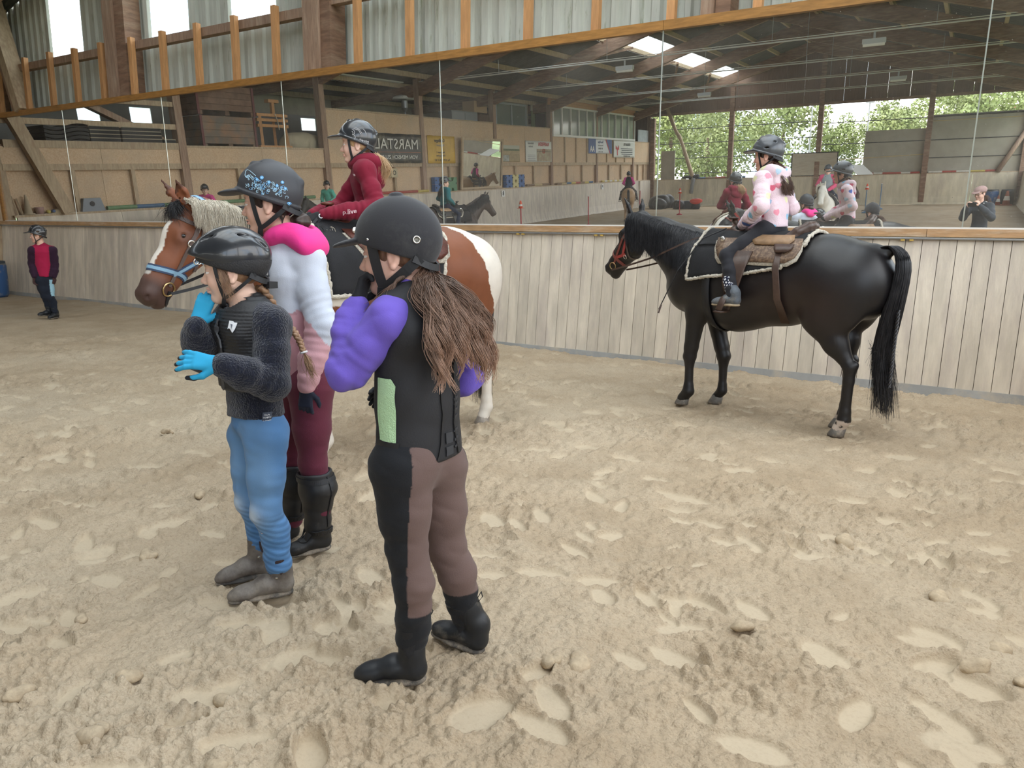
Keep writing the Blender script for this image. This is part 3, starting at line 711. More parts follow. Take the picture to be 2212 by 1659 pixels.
def strands(lines, radii, n=3):
    """many thin tapering tubes in one mesh; lines: list of (k,3) arrays"""
    V = []; Q = []; off = 0
    for P, r in zip(lines, radii):
        P = np.asarray(P); k = len(P); d = np.gradient(P, axis=0); d /= np.linalg.norm(d, axis=1)[:, None] + 1e-9
        ref = np.array((.31, .22, .92)); s = np.cross(d, ref); s /= np.linalg.norm(s, axis=1)[:, None] + 1e-6; u = np.cross(d, s)
        R = (r if hasattr(r, '__len__') else r * np.concatenate([np.linspace(.8, 1, 3), np.linspace(1, .25, k - 3)]) if k > 4 else np.full(k, r))
        a = np.arange(n) * 2 * math.pi / n
        ring = P[:, None] + (s[:, None] * np.cos(a)[None, :, None] + u[:, None] * np.sin(a)[None, :, None]) * np.asarray(R)[:, None, None]
        V.append(ring.reshape(-1, 3)); i = np.arange(k - 1)[:, None] * n; j = np.arange(n)[None]; j2 = (j + 1) % n
        Q.append((np.stack([i + j, i + j2, i + n + j2, i + n + j], -1).reshape(-1, 4)) + off); off += k * n
    return np.concatenate(V), np.concatenate(Q)

def hair_mat(name, c1, c2, rough=0.45, sc=55):
    m = mat(name, c1, rough, col2=c2, vscale=sc, stretch=(1, 1, .18), spec=0.5, detail=3); return m
M_skin = mat('skin', (0.75, 0.48, 0.36), 0.5, vcol=True, subs=0.12, spec=0.35)
M_eye = mat('eye_white', (0.75, 0.73, 0.70), 0.2); M_iris = mat('iris_dark', (0.05, 0.03, 0.02), 0.15)
# ---------------------------------------------------------------- people
def azv(a): return np.array([math.cos(math.radians(a)), math.sin(math.radians(a)), 0.0])
UP = np.array([0, 0, 1.0])
class Frame:
    def __init__(s, o, az, pitch=0.0, roll=0.0, sc=1.0):
        s.o = np.array(o, float); f = azv(az); l = np.array([-f[1], f[0], 0]); p = math.radians(pitch)
        f2 = f * math.cos(p) + UP * math.sin(p); u2 = -f * math.sin(p) + UP * math.cos(p); r = math.radians(roll)
        s.f = f2; s.l = l * math.cos(r) + u2 * math.sin(r); s.u = u2 * math.cos(r) - l * math.sin(r); s.sc = sc; s.R = np.stack([s.f, s.l, s.u])
    def w(s, x, y, z): return s.o + (s.f * x + s.l * y + s.u * z) * s.sc
    def W(s, V): return s.o + (np.asarray(V) * s.sc) @ s.R
    def loc(s, V): return ((np.asarray(V) - s.o) @ s.R.T) / s.sc
    def d(s, x, y, z): return s.f * x + s.l * y + s.u * z

def add_head(S, H, k=0.012, mouth=0.0):
    c = H.sc; E = lambda p, r, kk=k, op='+': S.ell(H.w(*p), np.array(r) * c, H.R, kk * c, op)
    K = lambda a, b, ra, rb, kk=k, op='+': S.cone(H.w(*a), H.w(*b), ra * c, rb * c, kk * c, None, op)
    E((-.012, 0, .045), (.094, .074, .078)); E((.028, 0, -.02), (.058, .058, .085), .03)
    for y in (-1, 1):
        K((-.005, y * .050, -.045), (.055, y * .016, -.093), .020, .015, .03)
        E((.050, y * .036, -.030), (.030, .022, .026), .03)       # cheek
    E((.062, 0, -.094), (.018, .019, .013), .02)                    # chin
    E((.064, 0, .045), (.026, .055, .035), .03)                     # forehead
    for y in (-1, 1): E((.090, y * .031, .004), (.017, .018, .012), .012, '-')
    K((.084, 0, .006), (.104, 0, -.030), .0075, .0098, .014)
    for y in (-1, 1): E((.094, y * .0105, -.035), (.010, .0075, .0075), .006)
    E((.087, 0, -.057), (.011, .021, .0055), .008); E((.085, 0, -.069), (.0105, .019, .0062), .008)
    E((.096, 0, -.063), (.012, .020, .0016 + mouth), .004, '-')
    for y in (-1, 1):
        E((.0775, y * .031, .011), (.0115, .017, .0075), .005); E((.0765, y * .031, -.006), (.011, .016, .006), .006)
        E((-.012, y * .0725, -.004), (.019, .0075, .030), .006); E((-.006, y * .0815, 0), (.010, .005, .017), .005, '-')
        E((-.010, y * .077, -.030), (.009, .007, .009), .006)

def head_colors(V, H, base, lips=(.62, .30, .27), brow=(.16, .10, .07)):
    L = H.loc(V); c = np.tile(np.array(base), (len(V), 1)).astype(float)
    def blend(mask, col, a): c[:] = c * (1 - (mask * a)[:, None]) + np.array(col) * (mask * a)[:, None]
    g = lambda p, r: np.exp(-(((L - np.array(p)) / np.array(r)) ** 2).sum(1))
    for y in (-1, 1):
        blend(g((.06, y * .045, -.035), (.03, .02, .022)), (.78, .38, .32), .35)
        blend(np.clip(g((.088, y * .032, .027), (.02, .019, .0045)) * 1.5, 0, 1), brow, .8)
        blend(np.clip(g((.078, y * .034, .012), (.02, .017, .004)) * 1.3, 0, 1), (.2, .12, .1), .5)
        blend(g((-.0, y * .08, 0), (.02, .02, .03)), (.78, .40, .33), .3)
    blend(g((.105, 0, -.03), (.012, .015, .012)), (.8, .4, .34), .3)
    blend(np.clip(g((.093, 0, -.063), (.02, .019, .0105)) * 1.6, 0, 1), lips, .85)
    return c

def hand(S, w, fd, pn, s=1.0, curl=(20, 20, 20, 20, 15), thumb=1, spread=6, k=.005, glove=1.12):
    """w wrist point, fd direction of the fingers, pn palm normal (fingers curl toward it); thumb: side sign along fd x pn"""
    fd = nrm(fd); pn = nrm(pn - fd * (pn @ fd)); sd = np.cross(fd, pn) * thumb; s = s * 1.0; g = glove
    S.cone(w - fd * .03 * s, w + fd * .02 * s, .021 * s * g, .024 * s * g, .012, (pn, 1.3))
    for q in (-.021, -.007, .007, .021):
        S.cone(w + fd * .022 * s + sd * q * .7 * s, w + fd * .078 * s + sd * q * s, .0125 * s * g, .0105 * s * g, .010, (pn, 1.1))
    rot = lambda v, ax, a: v * math.cos(a) + np.cross(ax, v) * math.sin(a) + ax * (ax @ v) * (1 - math.cos(a))
    axc = np.cross(fd, pn); tips = []
    for i, (q, L) in enumerate(((.022, .062), (.0075, .070), (-.0075, .066), (-.022, .052))):
        d = rot(fd, pn, math.radians((1.5 - i) * spread) * (1 if True else 0) * (-thumb)); p = w + fd * .080 * s + sd * q * s
        for j, (fr, rr) in enumerate(((.45, .0088), (.32, .0080), (.23, .0070))):
            d = rot(d, axc, math.radians(curl[i] * (1.0, 1.15, .7)[j])); n_ = p + d * L * fr * s
            S.cone(p, n_, rr * s * g, (rr - .0008) * s * g, k * .6); p = n_
        tips.append(p)
    p = w + fd * .022 * s + sd * .024 * s; d = nrm(fd * .72 + sd * .62 + pn * .35)
    for j, (L, rr) in enumerate(((.036, .0115), (.028, .0095), (.022, .0082))):
        n_ = p + d * L * s; S.cone(p, n_, rr * s * g, (rr - .001) * s * g, .006); p = n_; d = nrm(d + fd * .25 * (1 + curl[4] / 30) - sd * curl[4] / 60 + pn * curl[4] / 90)
    return tips

class Surf:
    """nearest-point queries on a finished mesh, for straps, badges and prints that lie on it"""
    def __init__(s, *VQ):
        from mathutils.bvhtree import BVHTree
        V = []; Q = []
        for v, q in VQ: Q += [tuple(int(i) + len(V) for i in f) for f in q]; V += [tuple(p) for p in v]
        s.t = BVHTree.FromPolygons(V, Q)
    def near(s, p, off=0.0):
        l, n, i, d = s.t.find_nearest(Vector(p)); n = np.array(n); return np.array(l) + n * off, n
    def cast(s, o, d, off=0.0):
        l, n, i, dd = s.t.ray_cast(Vector(o), Vector(d))
        if l is None: return None, None
        return np.array(l) + np.array(n) * off, np.array(n)
    def line(s, pts, off=0.003, n=5):
        P = []; N = []
        for q in catmull(pts, n):
            a, b = s.near(q, off); P.append(a); N.append(b)
        return P, N
    def strap(s, name, pts, w, t, m, parent, off=0.001, n=5):
        P, N = s.line(pts, off, n); return MB().strap(P, N, w, t).build(name, m, parent)

def quad_on(surf, name, c, right, up, w, h, m, parent, off=.002, nx=4, ny=4, shape=None):
    """small conforming patch (badge, label) laid on a surface"""
    r = nrm(right); u = nrm(up); V = []; F = []; nn = None
    for lay in (0, .0025):
        for j in range(ny + 1):
            for i in range(nx + 1):
                a = (i / nx - .5) * w; b = (j / ny - .5) * h
                if shape == 'shield' and b < 0: a *= (1 - (-b / (h / 2)) ** 2 * .95)
                p, n = surf.near(np.array(c) + r * a + u * b, off + lay); V.append(p)
    k = (nx + 1) * (ny + 1)
    for j in range(ny):
        for i in range(nx):
            q = j * (nx + 1) + i; f = (q, q + 1, q + nx + 2, q + nx + 1); F.append(tuple(x + k for x in f)); F.append(f[::-1])
    bd = [i for i in range(nx + 1)] + [j * (nx + 1) + nx for j in range(1, ny + 1)] + [ny * (nx + 1) + i for i in range(nx - 1, -1, -1)] + [j * (nx + 1) for j in range(ny - 1, 0, -1)]
    for a, b in zip(bd, bd[1:] + bd[:1]): F.append((a, b, b + k, a + k))
    return MB().add(V, F).build(name, m, parent)

def text_on(surf, s, c, right, up, size, m, parent, off=.005, sx=1.0, name='lettering', bold=0.0):
    """lettering bent onto a surface"""
    o = text(s, size, m, None, name=name, depth=.0004, sx=1, bold=bold); r = nrm(right); u = nrm(up); c = np.array(c)
    for v in o.data.vertices:
        p, n = surf.near(c + r * v.co.x * sx + u * v.co.y, off + max(v.co.z, 0)); v.co = Vector(p)
    o.parent = parent; return o

M_hblk = mat('helmet_black', (0.022, 0.024, 0.028), 0.28, coat=0.5, dirt=(.07, .07, .075), dirt_s=6, dirt_r=(.5, .8))
M_hmat = mat('helmet_matte', (0.035, 0.036, 0.042), 0.55, bump=.05, bscale=300)
M_hvel = mat('helmet_velvet', (0.020, 0.020, 0.024), 0.85, sheen=.15, bump=.1, bscale=500, dirt=(.05, .05, .05), dirt_s=9)
M_hgry = mat('helmet_gunmetal', (0.085, 0.09, 0.10), 0.35, metal=.3, coat=.3)
M_eps = mat('helmet_foam_band', (0.022, 0.022, 0.024), 0.6, bump=.3, bscale=200)
M_web = mat('black_webbing', (0.012, 0.012, 0.014), 0.6)

def helmet(par, H, style='classic', m=M_hblk, m2=None, vox=.004):
    S = Sdf(.006); m2 = m2 or m
    def edge(zf, zb): return np.array((.12, 0, zf)), nrm(((zf - zb) / .25, 0, -1.0))
    if style == 'velvet':
        p, n = edge(.050, -.030)
        S.ell((-.012, 0, .052), (.130, .103, .122)); S.cut(p, n, .006)
        S.ell((.128, 0, .044), (.062, .070, .011), Frame((0, 0, 0), 0, -12).R, .006); S.ell((.16, 0, .012), (.09, .12, .022), Frame((0, 0, 0), 0, -12).R, .004, '-')
        S.ell((-.012, 0, .174), (.022, .022, .010), None, .004)
    elif style == 'skate':
        p, n = edge(.062, -.012)
        S.ell((-.008, 0, .058), (.136, .100, .110), None); S.ell((.085, 0, .068), (.075, .07, .045), Frame((0, 0, 0), 0, -22).R, .03)
        S.cut(p, n, .006)
        for y in (-1, 1): S.cone((.09, y * .050, .125), (-.09, y * .060, .132), .006, .006, .010, None, '-'); S.cone((-.09, y * .060, .132), (-.130, y * .03, .085), .006, .006, .01, None, '-')
    else:
        p, n = edge(.054, -.030)
        S.ell((-.008, 0, .052), (.135, .110, .120)); S.cut(p, n, .003); S.cut(p + np.array((0, 0, .018)), -n, .003)
        S.ell((-.008, 0, .055), (.128, .102, .118), None, .004); S.cut(p, n, .004)
        S.ell((.135, 0, .053), (.062, .082, .012), Frame((0, 0, 0), 0, -8).R, .010); S.ell((.15, 0, .018), (.09, .11, .020), Frame((0, 0, 0), 0, -8).R, .003, '-')
        S.cone((.05, 0, .158), (-.125, 0, .085), .012, .016, .018); S.ell((-.005, 0, .166), (.024, .018, .010), None, .012)
        for y in (-1, 1): S.cone((.02, y * .03, .166), (-.115, y * .03, .088), .003, .003, .008, None, '-')
        if style == 'vent':
            for y in (-1, 1):
                S.ell((.055, y * .050, .128), (.022, .008, .012), None, .004, '-'); S.ell((-.02, y * .095, .062), (.020, .012, .007), None, .003, '-'); S.ell((-.075, y * .07, .105), (.016, .009, .01), None, .004, '-')
    # hollow for the head
    S.ell((-.012, 0, .040), (.107, .086, .100), None, .003, '-')
    V, Q = S.mesh(vox); VW = H.W(V); hm = link('helmet', npmesh(VW, Q, m), None, par)
    sf = Surf((VW, Q))
    if style == 'skate':
        S2 = Sdf(.004); p, n = edge(.046, -.036); S2.ell((-.010, 0, .050), (.133, .099, .106)); S2.cut(p, n, .005); S2.cut((0, 0, .075), (0, 0, 1), .005); S2.ell((-.012, 0, .035), (.107, .086, .100), None, .003, '-')
        v, q = S2.mesh(vox); link('foam_band', npmesh(H.W(v), q, M_eps), None, hm)
    return hm, sf

def straps(hm, H, wide=.014, rear=True, m=M_web, chin=True, y0=.078):
    """side straps that meet under the ear and run below the chin"""
    for y in (-1, 1):
        P = [(.048, y * .084, .055), (.042, y * .079, .0), (.034, y * .071, -.05), (.026, y * .060, -.088)]
        MB().strap([H.w(*p) for p in catmull(P, 4)], [H.d(.1, y, -.1)] * (3 * 4 + 1), wide * H.sc, .003).build('side_strap', m, hm)
        P = [(-.092, y * .072, -.005), (-.048, y * .076, -.040), (-.005, y * .069, -.072), (.026, y * .060, -.090)]
        MB().strap([H.w(*p) for p in catmull(P, 4)], [H.d(-.15, y, -.1)] * (3 * 4 + 1), wide * H.sc, .003).build('rear_strap', m, hm)
    P = [(.026, .062, -.088), (.032, .050, -.112), (.034, .02, -.121), (.034, -.02, -.121), (.032, -.05, -.112), (.026, -.062, -.088)]
    N = [H.d(0, p[1] * 12, -1) for p in catmull(P, 4)]
    MB().strap([H.w(*p) for p in catmull(P, 4)], N, wide * H.sc * 1.15, .004).build('chin_strap', m, hm)
    P = [(-.07, .080, -.008), (-.105, .052, -.030), (-.122, 0, -.038), (-.105, -.052, -.030), (-.07, -.080, -.008)]
    MB().strap([H.w(*p) for p in catmull(P, 4)], [H.d(p[0], p[1], 0) for p in catmull(P, 4)], .020 * H.sc, .006).build('rear_band', m, hm)

def hair_cap(par, H, m, low=-.055, vox=.005, r=(.103, .0825, .092)):
    S = Sdf(.008); S.ell((-.016, 0, .036), r); S.cut((.052, 0, 0), (1, 0, .35), .01)
    S.cut((0, 0, low), (.55, 0, -1), .01); S.ell((-.0, .08, -.01), (.022, .02, .032), None, .006, '-'); S.ell((-.0, -.08, -.01), (.022, .02, .032), None, .006, '-')
    disp = lambda P: sinoise((P[0] * .25, P[1], P[2] * .5), 160, 3, .0016)
    V, Q = S.mesh(vox, disp=disp); return link('hair', npmesh(H.W(V), Q, m), None, par)

def body_axes(J, H, fine, coarse):
    P = np.array([v for k, v in J.items() if isinstance(v, np.ndarray) and v.shape == (3,)]); lo = P.min(0) - .13; hi = P.max(0) + .13; hi[2] = max(hi[2], H.o[2] + .17)
    ax = []
    for d in range(3):
        r = (.125 if d < 2 else .135) * H.sc; a, b = H.o[d] - r, H.o[d] + r
        ax.append(np.unique(np.round(np.concatenate([np.arange(lo[d], a, coarse), np.arange(a, b, fine), np.arange(b, hi[d] + coarse, coarse)]), 5)))
    return ax

def person(label, base, J, H, skin=(.74, .47, .35), tz=None, top=None, legs=None, boots=None, fine=.0034, mid=.007, thick=1.0, az=0, loc=None, rz=0, wrinkle=.0045, group=None, mouth=0.0, brow=(.16, .10, .07), cat='person'):
    """J joints (np arrays) in one frame; base is subtracted so that the Empty stands there"""
    base = np.array(base, float); J = {k: (np.array(v, float) - base if isinstance(v, (tuple, list, np.ndarray)) else v) for k, v in J.items()}
    H.o = H.o - base
    root = empty('person', base if loc is None else loc, rz, label, cat, group); t = thick
    tf = azv(J['faz']) if 'faz' in J else azv(az); ta = nrm(J['nk'] - J['pv'])
    out = dict(root=root, J=J, H=H, tf=tf)
    q = 1.32; fl = (tf, q); lat = nrm(np.cross(UP, tf))
    chest = J['nk'] * .62 + J['ws'] * .38
    # body -----------------------------------------------------------------
    S = Sdf(.02); add_head(S, H, mouth=mouth)
    nb = J['nk']; S.cone(H.w(-.022, 0, -.05), nb + UP * .0, .047 * H.sc, .052 * H.sc, .02)
    S.chain([nb - ta * .03, chest, J['ws'], J['pv']], [.06 * t, .105 * t, .095 * t, .11 * t], .03, fl)
    for s_ in 'LR':
        S.chain([nb - ta * .05, J['sh' + s_], J['el' + s_], J['wr' + s_]], [.045, .042, .032, .022], .02)
        S.chain([J['hp' + s_], J['kn' + s_], J['an' + s_]], [.075 * t, .046, .032], .02)
    V, Q = S.mesh(.01, body_axes(J, H, fine, .016)); body = link('body', npmesh(V, Q, M_skin, cols=head_colors(V, H, skin, brow=brow)), None, root); out['body'] = (V, Q)
    for y in (-1, 1):
        e = MB(); e.ball(H.w(.0765, y * .031, .003), .0118 * H.sc, 12, 8); eo = e.build('eye', M_eye, root, True)
        e = MB(); e.ball(H.w(.0835, y * .0315, .003), .0058 * H.sc, 10, 6); e.build('iris', M_iris, eo, True)
    # legs -----------------------------------------------------------------
    if legs:
        S = Sdf(.02); w = legs.get('w', 1.0); r = legs.get('r', (.094, .060, .044))
        S.chain([J['ws'] * .45 + J['pv'] * .55, J['pv'] - ta * .02], [.105 * t * w, .112 * t * w], .02, (tf, 1.2))
        for s_ in 'LR':
            hp, kn, an = J['hp' + s_], J['kn' + s_], J['an' + s_]; ph = 1.0 if s_ == 'L' else 2.2
            bt = hp - (tf if legs.get('stand', True) else -UP * 0) * .025
            S.cone(J['pv'] * .3 + bt * .7, hp, r[0] * t * w * .94, r[0] * t * w * .95, .04)
            S.cone(hp, kn * .55 + hp * .45, r[0] * t * w, (r[0] * .45 + r[1] * .55) * t * w, .03, None, '+', (.0022, 26, ph))
            S.cone(kn * .55 + hp * .45, kn, (r[0] * .45 + r[1] * .55) * t * w, r[1] * t * w, .03, None, '+', (.003, 45, ph))
            cf = kn * .62 + an * .38 - tf * .018 * (1 if legs.get('stand', True) else .7)
            S.chain([kn, cf, an], [r[1] * t * w, r[1] * .98 * t * w, r[2] * w], .02, None, (.0035, 62, ph))
        f = legs.get('disp', .0022)
        V, Q = S.mesh(mid, disp=lambda P: -f * np.abs(sinoise((P[0], P[1], P[2] * 1.5), 48, 5, 1.0)) + f * .4)
        c = legs['col'](V, J, H, tf, lat) if callable(legs['col']) else None
        out['legs'] = (V, Q); out['trousers'] = link('trousers', npmesh(V, Q, legs['m'], cols=c), None, root)
    if top:
        S = Sdf(.02); w = top.get('w', 1.0); hem = top.get('hem', .5); r = top.get('r', (.064, .056, .044)); hp_ = J['pv'] * hem + J['ws'] * (1 - hem)
        S.chain([nb - ta * .045, chest, J['ws'], hp_ - ta * .02], [.075 * t * w, .128 * t * w, .122 * t * w, .132 * t * w], .03, fl)
        S.cone(J['shL'] - lat * .02, J['shR'] + lat * .02, r[0] * .9, r[0] * .9, .04)
        S.cone(nb - ta * .02, J['shL'], .052, r[0] * .9, .03); S.cone(nb - ta * .02, J['shR'], .052, r[0] * .9, .03)
        S.cut(hp_, -ta, .006); S.ell(nb + ta * .05 + tf * .03, (.060, .060, .075), None, .006, '-')
        for i, s_ in enumerate('LR'):
            sh, el, wr = J['sh' + s_], J['el' + s_], J['wr' + s_]; ph = 1.3 + i
            m1 = sh * .5 + el * .5; S.cone(sh, m1, r[0] * t, (r[0] + r[1]) / 2 * t, .03, None, '+', (.0015, 90, ph)); S.cone(m1, el, (r[0] + r[1]) / 2 * t, r[1] * t, .02, None, '+', (.003, 150, ph))
            m2 = el * .45 + wr * .55; S.cone(el, m2, r[1] * t, r[1] * .95 * t, .02, None, '+', (.0035, 165, ph)); S.cone(m2, wr - nrm(wr - el) * .035, r[1] * .95 * t, r[2] * t, .02, None, '+', (.003, 190, ph))
            S.cone(wr - nrm(wr - el) * .045, wr, r[2] * .84 * t, r[2] * .82 * t, .004)
        a = top.get('disp', wrinkle)
        V, Q = S.mesh(mid, disp=lambda P: -a * np.abs(sinoise((P[0] * 1.0, P[1] * 1.0, P[2] * .7), 32, 9, 1.0)) + a * .45 + sinoise(P, 14, 4, a * .6) - a * .5 * np.abs(sinoise((P[0] + .3 * P[2], P[1], P[2] * .8), 75, 19, 1.0)))
        c = top['col'](V, J, H, tf, lat) if callable(top['col']) else None
        out['top'] = (V, Q); out['jacket'] = link(top.get('name', 'jacket'), npmesh(V, Q, top['m'], cols=c), None, root)
    if boots:
        for s_ in 'LR':
            an, kn = J['an' + s_], J['kn' + s_]; td = nrm(J['toe' + s_] - J['heel' + s_]); sz = np.linalg.norm(J['toe' + s_] - J['heel' + s_]); heel = J['heel' + s_]; z0 = heel[2] if not boots.get('free') else heel[2]
            up_ = nrm(UP - td * td[2]); sl = np.cross(up_, td); g = lambda a, b, c_=0: heel + td * a * sz + up_ * b + sl * c_
            S = Sdf(.02); sh_ = boots.get('h', .35); k_ = boots.get('r', 1.0)
            S.cone(g(.16, .040), g(.42, .052), .036 * k_, .036 * k_, .02); S.cone(g(.42, .050), g(.78, .034), .035 * k_, .034 * k_, .03, (up_, 1.25)); S.cone(g(.72, .032), g(.90, .026), .034 * k_, .026 * k_, .02, (up_, 1.25))
            S.cone(g(.14, .045), g(.17, .10), .036 * k_, .036 * k_, .02); st = an + (kn - an) * sh_
            if 'calf' in boots:
                m_ = an + (kn - an) * .62 - tf * .012; S.cone(g(.17, .09), an + (kn - an) * .12, .040, .052, .02, None, '+', (boots.get('wr', .001), 80, 1.0)); S.cone(an + (kn - an) * .12, m_, .050, boots['calf'], .03, None, '+', (boots.get('wr', .001), 60, 2.0)); S.cone(m_, st, boots['calf'], boots['top'], .03)
            else: S.cone(g(.17, .09), st, .037 * k_, boots.get('top', .042), .02, None, '+', (boots.get('wr', .001), 70, 1.0))
            S.cut(st - nrm(kn - an) * .004, nrm(kn - an), .004)
            S.ell(st + nrm(kn - an) * .004, np.full(3, boots.get('top', .042) * .86), None, .002, '-')
            V, Q = S.mesh(boots.get('vox', .006), disp=lambda P: sinoise(P, 70, 2, boots.get('disp', .0012)))
            bo = link('boot', npmesh(V, Q, boots['m']), None, root)
            if boots.get('sole'):
                S = Sdf(.008); S.cone(g(.16, .006), g(.24, .006), .037 * k_, .037 * k_, .01, (up_, 2.6)); S.cone(g(.34, .010), g(.55, .008), .031 * k_, .037 * k_, .02, (up_, 2.8)); S.cone(g(.55, .008), g(.88, .008), .038 * k_, .030 * k_, .01, (up_, 2.8)); S.cut(g(0, -.004), -up_, .002)
                V, Q = S.mesh(.005); link('sole', npmesh(V, Q, boots['sole']), None, bo)
            out['boot' + s_] = bo
    return out
# ---------------------------------------------------------------- horses (local frame: x forward, y left, z up, ground at z 0)
Y_ = np.array([0, 1.0, 0])
class HeadF:
    """horse head frame: a along the face from the poll, b toward the throat, y sideways"""
    def __init__(s, poll, muz, yaw=0.0):
        s.o = np.array(poll, float); d = nrm(np.array(muz, float) - s.o); s.L = np.linalg.norm(np.array(muz, float) - s.o) / .60
        s.a = d; s.b = nrm(np.array([-d[0] * d[2], -d[1] * d[2], d[0] ** 2 + d[1] ** 2]) * -1); s.y = np.cross(s.b, s.a)
        if s.y @ Y_ < 0: s.y = -s.y
        s.R = np.stack([s.a, s.b, s.y])
    def w(s, a, b, y=0): return s.o + (s.a * a + s.b * b + s.y * y) * s.L
    def d(s, a, b, y=0): return s.a * a + s.b * b + s.y * y

def horse_mesh(neck, HF, legs, tail_at, vox=.011, fat=1.0, ear=(.05, .05)):
    S = Sdf(.07); fy = lambda r, hw: (Y_, r / hw)
    S.cone((-.62, 0, 1.165), (-.42, 0, 1.17), .245, .275, .1, fy(.26, .27 * fat)); S.ell((-.72, 0, 1.08), (.17, .20 * fat, .22), None, .08)
    S.cone((-.42, 0, 1.17), (-.12, 0, 1.11), .275, .325, .1, fy(.30, .28 * fat)); S.cone((-.12, 0, 1.11), (.30, 0, 1.065), .325, .368, .1, fy(.35, .305 * fat))
    S.cone((.30, 0, 1.065), (.60, 0, 1.09), .368, .32, .1, fy(.34, .27 * fat)); S.cone((.60, 0, 1.09), (.78, 0, 1.0), .29, .20, .1, fy(.25, .215))
    S.cone((.42, 0, 1.36), (.60, 0, 1.35), .085, .09, .1, fy(.09, .06))
    for i in range(len(neck) - 1):
        (p, r), (p2, r2) = neck[i], neck[i + 1]; S.cone(p, p2, r, r2, .07, fy(1, .60))
    for y in (-1, 1):
        S.cone((.50, y * .15, 1.22), (.74, y * .13, .98), .13, .115, .08); S.ell((-.56, y * .15, 1.0), (.21, .115, .27), None, .08)
    # head
    E = lambda p, r, k=.03, op='+': S.ell(HF.w(*p), np.array(r) * HF.L, HF.R, k, op)
    K = lambda a, b, ra, rb, k=.03, f=None, op='+': S.cone(HF.w(*a), HF.w(*b), ra * HF.L, rb * HF.L, k, f, op)
    fl = (HF.y, 1.12)
    K((.0, .035), (.17, .05), .083, .098, .04, fl); K((.17, .05), (.36, .062), .098, .073, .05, (HF.y, 1.22)); K((.36, .062), (.48, .062), .073, .060, .04, (HF.y, 1.15)); K((.48, .062), (.545, .068), .062, .060, .04)
    for y in (-1, 1):
        E((.205, .125, y * .040), (.115, .085, .032), .05); E((.185, .010, y * .078), (.045, .034, .022), .03)
        K((.24, .045, y * .070), (.38, .065, y * .052), .012, .008, .03)
        E((.555, .045, y * .048), (.032, .028, .022), .03); E((.575, .038, y * .060), (.020, .013, .013), .012, '-')
        eb = HF.w(.02, -.035, y * .05); et = HF.w(.02 - ear[0], -.19, y * (.05 + ear[1]))
        n = nrm(HF.d(.2, -.2, y)); S.cone(eb, eb * .5 + et * .5, .030, .034, .02, (n, 1.5)); S.cone(eb * .5 + et * .5, et, .032, .006, .01, (n, 1.5))
        en = HF.d(.75, -.2, y * .55); S.cone(eb * .6 + et * .4 + en * .022, et * .85 + eb * .15 + en * .012, .022, .007, .008, None, '-')
    K((.22, .165), (.42, .122), .045, .040, .04, fl); K((.42, .122), (.55, .125), .042, .040, .03)
    E((.57, .105), (.05, .006, .055), .012, '-')
    for y in (-1, 1): E((.188, .008, y * .096), (.020, .014, .010), .008, '-')
    # legs
    for kind, pts in legs:
        if kind == 'f':
            el, kn, fe, ho = pts
            S.cone(el + np.array((-.03, 0, .22)), el, .125, .088, .07); S.cone(el, kn + (el - kn) * .22, .085, .058, .04); S.cone(kn + (el - kn) * .22, kn, .052, .055, .03)
            S.cone(kn, kn * .8 + fe * .2, .053, .038, .02); S.cone(kn * .8 + fe * .2, fe * .85 + kn * .15, .036, .036, .02); S.cone(fe * .85 + kn * .15, fe, .038, .046, .02)
        else:
            st, gk, hk, fe, ho = pts
            S.cone(st + np.array((-.05, 0, .22)), st, .17, .125, .08, (Y_, 1.25)); S.cone(st, gk, .13, .088, .06, (Y_, 1.2)); S.cone(gk, hk + np.array((.012, 0, .02)), .086, .048, .04)
            S.cone(hk, hk + np.array((-.032, 0, .028)), .036, .028, .02); S.cone(hk, hk * .75 + fe * .25, .050, .040, .03); S.cone(hk * .75 + fe * .25, fe * .85 + hk * .15, .040, .038, .02); S.cone(fe * .85 + hk * .15, fe, .040, .047, .02)
        S.cone(fe, ho + np.array((0, 0, .055)), .042, .044, .02)
    S.cone(tail_at, tail_at + np.array((-.10, 0, .0)), .05, .03, .04)
    return S.mesh(vox, disp=lambda P: sinoise(P, 9, 8, .006))

def add_horse(label, o, az, m_coat, colf, neck, HF, legs, tail_at, group=None, vox=.011, m_hoof=None, eyes=True, fat=1.0, ear=(.05, .05)):
    root = empty('horse', (o[0], o[1], 0), math.radians(az), label, 'horse', group)
    V, Q = horse_mesh(neck, HF, legs, tail_at, vox, fat, ear)
    b = link('body', npmesh(V, Q, m_coat, cols=colf(V, HF) if colf else None), None, root)
    for kind, pts in legs:
        ho = pts[-1]; fe = pts[-2]; d = nrm((ho - fe) * np.array((1, 1, 0)) + np.array((.02, 0, 0))); P = []; n = 14
        mb = MB(); V2 = []
        for z, r, sh in ((.0, .060, .014), (.012, .060, .012), (.062, .046, -.012)):
            for j in range(n):
                a = 2 * math.pi * j / n; V2.append((ho[0] + r * math.cos(a) + sh, ho[1] + r * .9 * math.sin(a), z + (.016 if z > .05 and math.cos(a) > 0 else 0)))
        F = [(i * n + j, i * n + (j + 1) % n, (i + 1) * n + (j + 1) % n, (i + 1) * n + j) for i in range(2) for j in range(n)] + [tuple(range(n - 1, -1, -1)), tuple(range(2 * n, 3 * n))]
        mb.add(V2, F).build('hoof', m_hoof or M_hoof, root, True)
    if eyes:
        for y in (-1, 1): MB().ball(HF.w(.187, .012, y * .079), .0195 * HF.L, 14, 10).build('eye', mat('horse_eye', (.012, .008, .006), .08), root, True)
    return root, V, Q
M_hoof = mat('hoof_horn', (.13, .115, .10), .6, var=.3, vscale=20, dirt=(.4, .32, .24), dirt_s=12)

